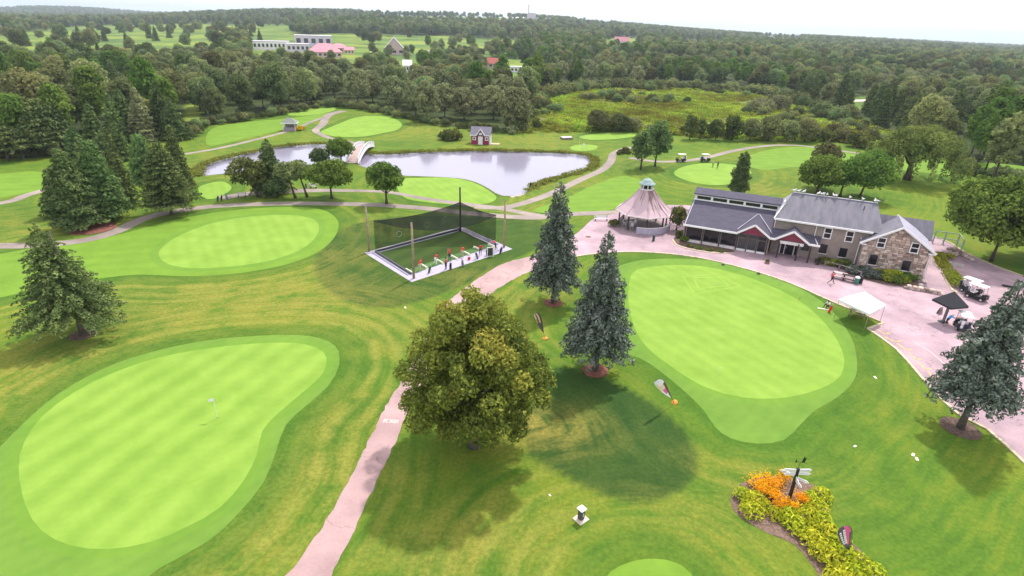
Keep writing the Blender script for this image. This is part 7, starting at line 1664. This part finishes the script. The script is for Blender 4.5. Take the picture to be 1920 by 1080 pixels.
# ------------------------------------------------------------------ far buildings
def far(px, py): return at(px, py)
def mpp(p): return float(proj(*(np.float64(v) for v in p))[2]) / 1080
M_PINK = mat('salmon_roof', (.56, .24, .29), .8, .1, .2); M_PINKW = mat('pale_pink_wall', (.56, .42, .40), .85); M_LAV = mat('lavender_wall', (.60, .54, .64), .85); M_YELW = mat('cream_wall', (.62, .55, .40), .85); M_BR = mat('brick_red_roof', (.33, .085, .07), .85)
def block(name, label, px0, px1, pyb, pyt, wall, roof, kind='flat', depth=14, nwin=6, rise=None, cat='building', rows=1):
    pc = far((px0 + px1) / 2, pyb); k = mpp(pc); w_ = (px1 - px0) * k; h = height_at(pc, pyt); az = math.atan2(pc[0], pc[1]); t = thing(name, label, cat, pc, -az)
    hw = h if kind == 'flat' else h * (rise or .55)
    b = MB(); b.box((0, depth / 2, hw / 2 - 1), (w_, depth, hw + 2)); wl_ = b.build('wall', wall, t)
    if kind == 'flat':
        b = MB(); b.box((0, depth / 2, hw + .25), (w_ + .6, depth + .6, .5)); b.build('roof', roof, t)
    elif kind == 'gable':
        b = MB(); b.slab([(-w_ / 2 - .5, -.6, hw - .1), (w_ / 2 + .5, -.6, hw - .1), (w_ / 2 + .5, depth / 2, h), (-w_ / 2 - .5, depth / 2, h)], .3); b.slab([(w_ / 2 + .5, depth + .6, hw - .1), (-w_ / 2 - .5, depth + .6, hw - .1), (-w_ / 2 - .5, depth / 2, h), (w_ / 2 + .5, depth / 2, h)], .3); b.build('roof', roof, t)
        b = MB(); 
        for s in (-1, 1): b.slab([(s * (w_ / 2 - .1), 0, hw - .2), (s * (w_ / 2 - .1), depth, hw - .2), (s * (w_ / 2 - .1), depth / 2, h - .3)], .2)
        b.build('gable_wall', wall, t)
    elif kind == 'front':
        b = MB(); b.slab([(-w_ / 2 - .5, -.8, hw - .3), (0, -.8, h), (0, depth, h), (-w_ / 2 - .5, depth, hw - .3)], .3); b.slab([(0, -.8, h), (w_ / 2 + .5, -.8, hw - .3), (w_ / 2 + .5, depth, hw - .3), (0, depth, h)], .3); b.build('roof', roof, t)
        b = MB(); b.slab([(-w_ / 2, -.02, hw - .2), (w_ / 2, -.02, hw - .2), (0, -.02, h - .3)], .3); b.build('gable_wall', wall, t)
    else:
        b = MB(); q = [(-w_ / 2 - .6, -.6, hw), (w_ / 2 + .6, -.6, hw), (w_ / 2 + .6, depth + .6, hw), (-w_ / 2 - .6, depth + .6, hw)]; a, c = (-w_ * .18, depth / 2, h), (w_ * .18, depth / 2, h)
        b.slab([q[0], q[1], c, a], .3); b.slab([q[2], q[3], a, c], .3); b.slab([q[1], q[2], c], .3); b.slab([q[3], q[0], a], .3); b.build('roof', roof, t)
    for r2 in range(rows):
        for i in range(nwin): b = MB(); b.box((-w_ / 2 + w_ * (i + .5) / nwin, -.05, hw * (r2 + .55) / rows), (w_ / nwin * .55, .12, hw / rows * .4)); b.build('window', M_GLASS2, t)
    return t
block('school_wing', 'long white flat roofed school wing at the left of the school', 478, 542, 94, 78, M_WHITE, M_LAV, 'flat', 18, 9)
block('school_hall', 'tall pale school hall with wide dark window band', 556, 622, 88, 67, M_LAV, M_WHITE, 'flat', 20, 5)
block('school_block', 'lavender flat block in front of the tall school hall', 540, 580, 98, 83, M_LAV, M_LAV, 'flat', 16, 5)
block('pink_roof_hall', 'wide low building with salmon hipped roof in front of the school', 580, 640, 108, 82, M_PINKW, M_PINK, 'hip', 26, 7, .4)
block('pink_roof_house', 'smaller salmon roofed building right of the wide hipped one', 620, 652, 98, 82, M_PINKW, M_PINK, 'hip', 18, 4, .5)
block('cream_house', 'cream walled house right of the salmon roofs', 647, 664, 102, 88, M_YELW, M_PINK, 'gable', 10, 3, .6, 'house')
block('church', 'pale pink church with steep lavender roof', 722, 758, 103, 70, M_PINKW, M_LAV, 'front', 28, 3, .35, 'church')
block('cream_shed', 'small cream shed among trees left of the church', 697, 709, 116, 97, M_YELW, M_YELW, 'gable', 8, 2, .6, 'shed')
block('white_house', 'small white house in the trees below the church', 757, 772, 136, 113, M_WHITE, M_WHITE, 'gable', 9, 3, .6, 'house')
block('red_roof_house', 'house with long brick red roof in the wood', 908, 948, 128, 109, M_PINKW, M_BR, 'gable', 12, 5, .45, 'house')
block('white_trailer', 'white trailer with dark windows below the red roofed house', 957, 978, 136, 126, M_WHITE, M_WHITE, 'flat', 5, 3, None, 'trailer')
block('white_farmhouse', 'white house with pinkish gable on the far slope', 1152, 1178, 88, 69, M_WHITE, M_PINK, 'gable', 10, 3, .55, 'house')
block('cream_barn', 'long cream and pink building on the right skyline', 1442, 1484, 82, 70, M_YELW, M_PINK, 'gable', 14, 5, .6)
block('white_barn', 'long white barn on the far fields above the school', 642, 670, 43, 36, M_WHITE, M_WHITE, 'gable', 18, 4, .6, 'barn')
block('small_white_house', 'tiny white house on the field above the meadow', 1152, 1166, 57, 51, M_WHITE, M_WHITE, 'gable', 12, 2, .6, 'house'); block('small_pale_house', 'tiny pale house right of the tiny white one', 1172, 1187, 57, 51, M_LAV, M_WHITE, 'gable', 12, 2, .6, 'house')
block('red_roof_farm', 'far farm with red roof above the meadow', 1136, 1156, 50, 43, M_PINKW, M_BR, 'gable', 16, 3, .6, 'farm')
block('parked_bus', 'white bus parked beyond the church', 790, 812, 103, 96, M_WHITE, M_WHITE, 'flat', 3, 5, None, 'bus')
pt_ = far(996, 44); mill = thing('grain_elevator', 'tall pale grain elevator with mast on the skyline', 'tower', pt_, 0); hh = height_at(pt_, 24)
b = MB(); b.box((0, 6, hh / 2), (24, 12, hh)); b.build('tower', M_LAV, mill); b = MB(); b.box((34, 6, hh * .3), (40, 12, hh * .6)); b.build('annex', M_LAV, mill); b = MB(); b.box((-8, 6, hh + 10), (3, 3, 22)); b.build('mast', M_LAV, mill)
for k in range(4): b = MB(); b.lathe([(8, 0), (8, hh * .5), (.5, hh * .58)], 10, (-22 - k * 17, 6, 0)); b.build('silo', M_WHITE, mill)
sheet('sand_lot', [p[:2] for p in (at(1603, 187), at(1645, 186), at(1652, 190), at(1600, 191))], .06, mat('pale_sand', (.58, .48, .42), .9))

# ------------------------------------------------------------------ air
HAZE = 0.00012
if HAZE:
    hv = bpy.data.materials.new('haze_air'); hv.use_nodes = True; n = hv.node_tree; n.nodes.clear(); v = n.nodes.new('ShaderNodeVolumePrincipled'); v.inputs['Density'].default_value = HAZE; v.inputs['Color'].default_value = (.76, .88, 1.0, 1); v.inputs['Anisotropy'].default_value = .2; o_ = n.nodes.new('ShaderNodeOutputMaterial'); n.links.new(v.outputs[0], o_.inputs['Volume'])
    b = MB(); b.box((0, 7000, 99), (36000, 24000, 206)); hz_ = b.build('haze', hv); hz_['kind'] = 'stuff'
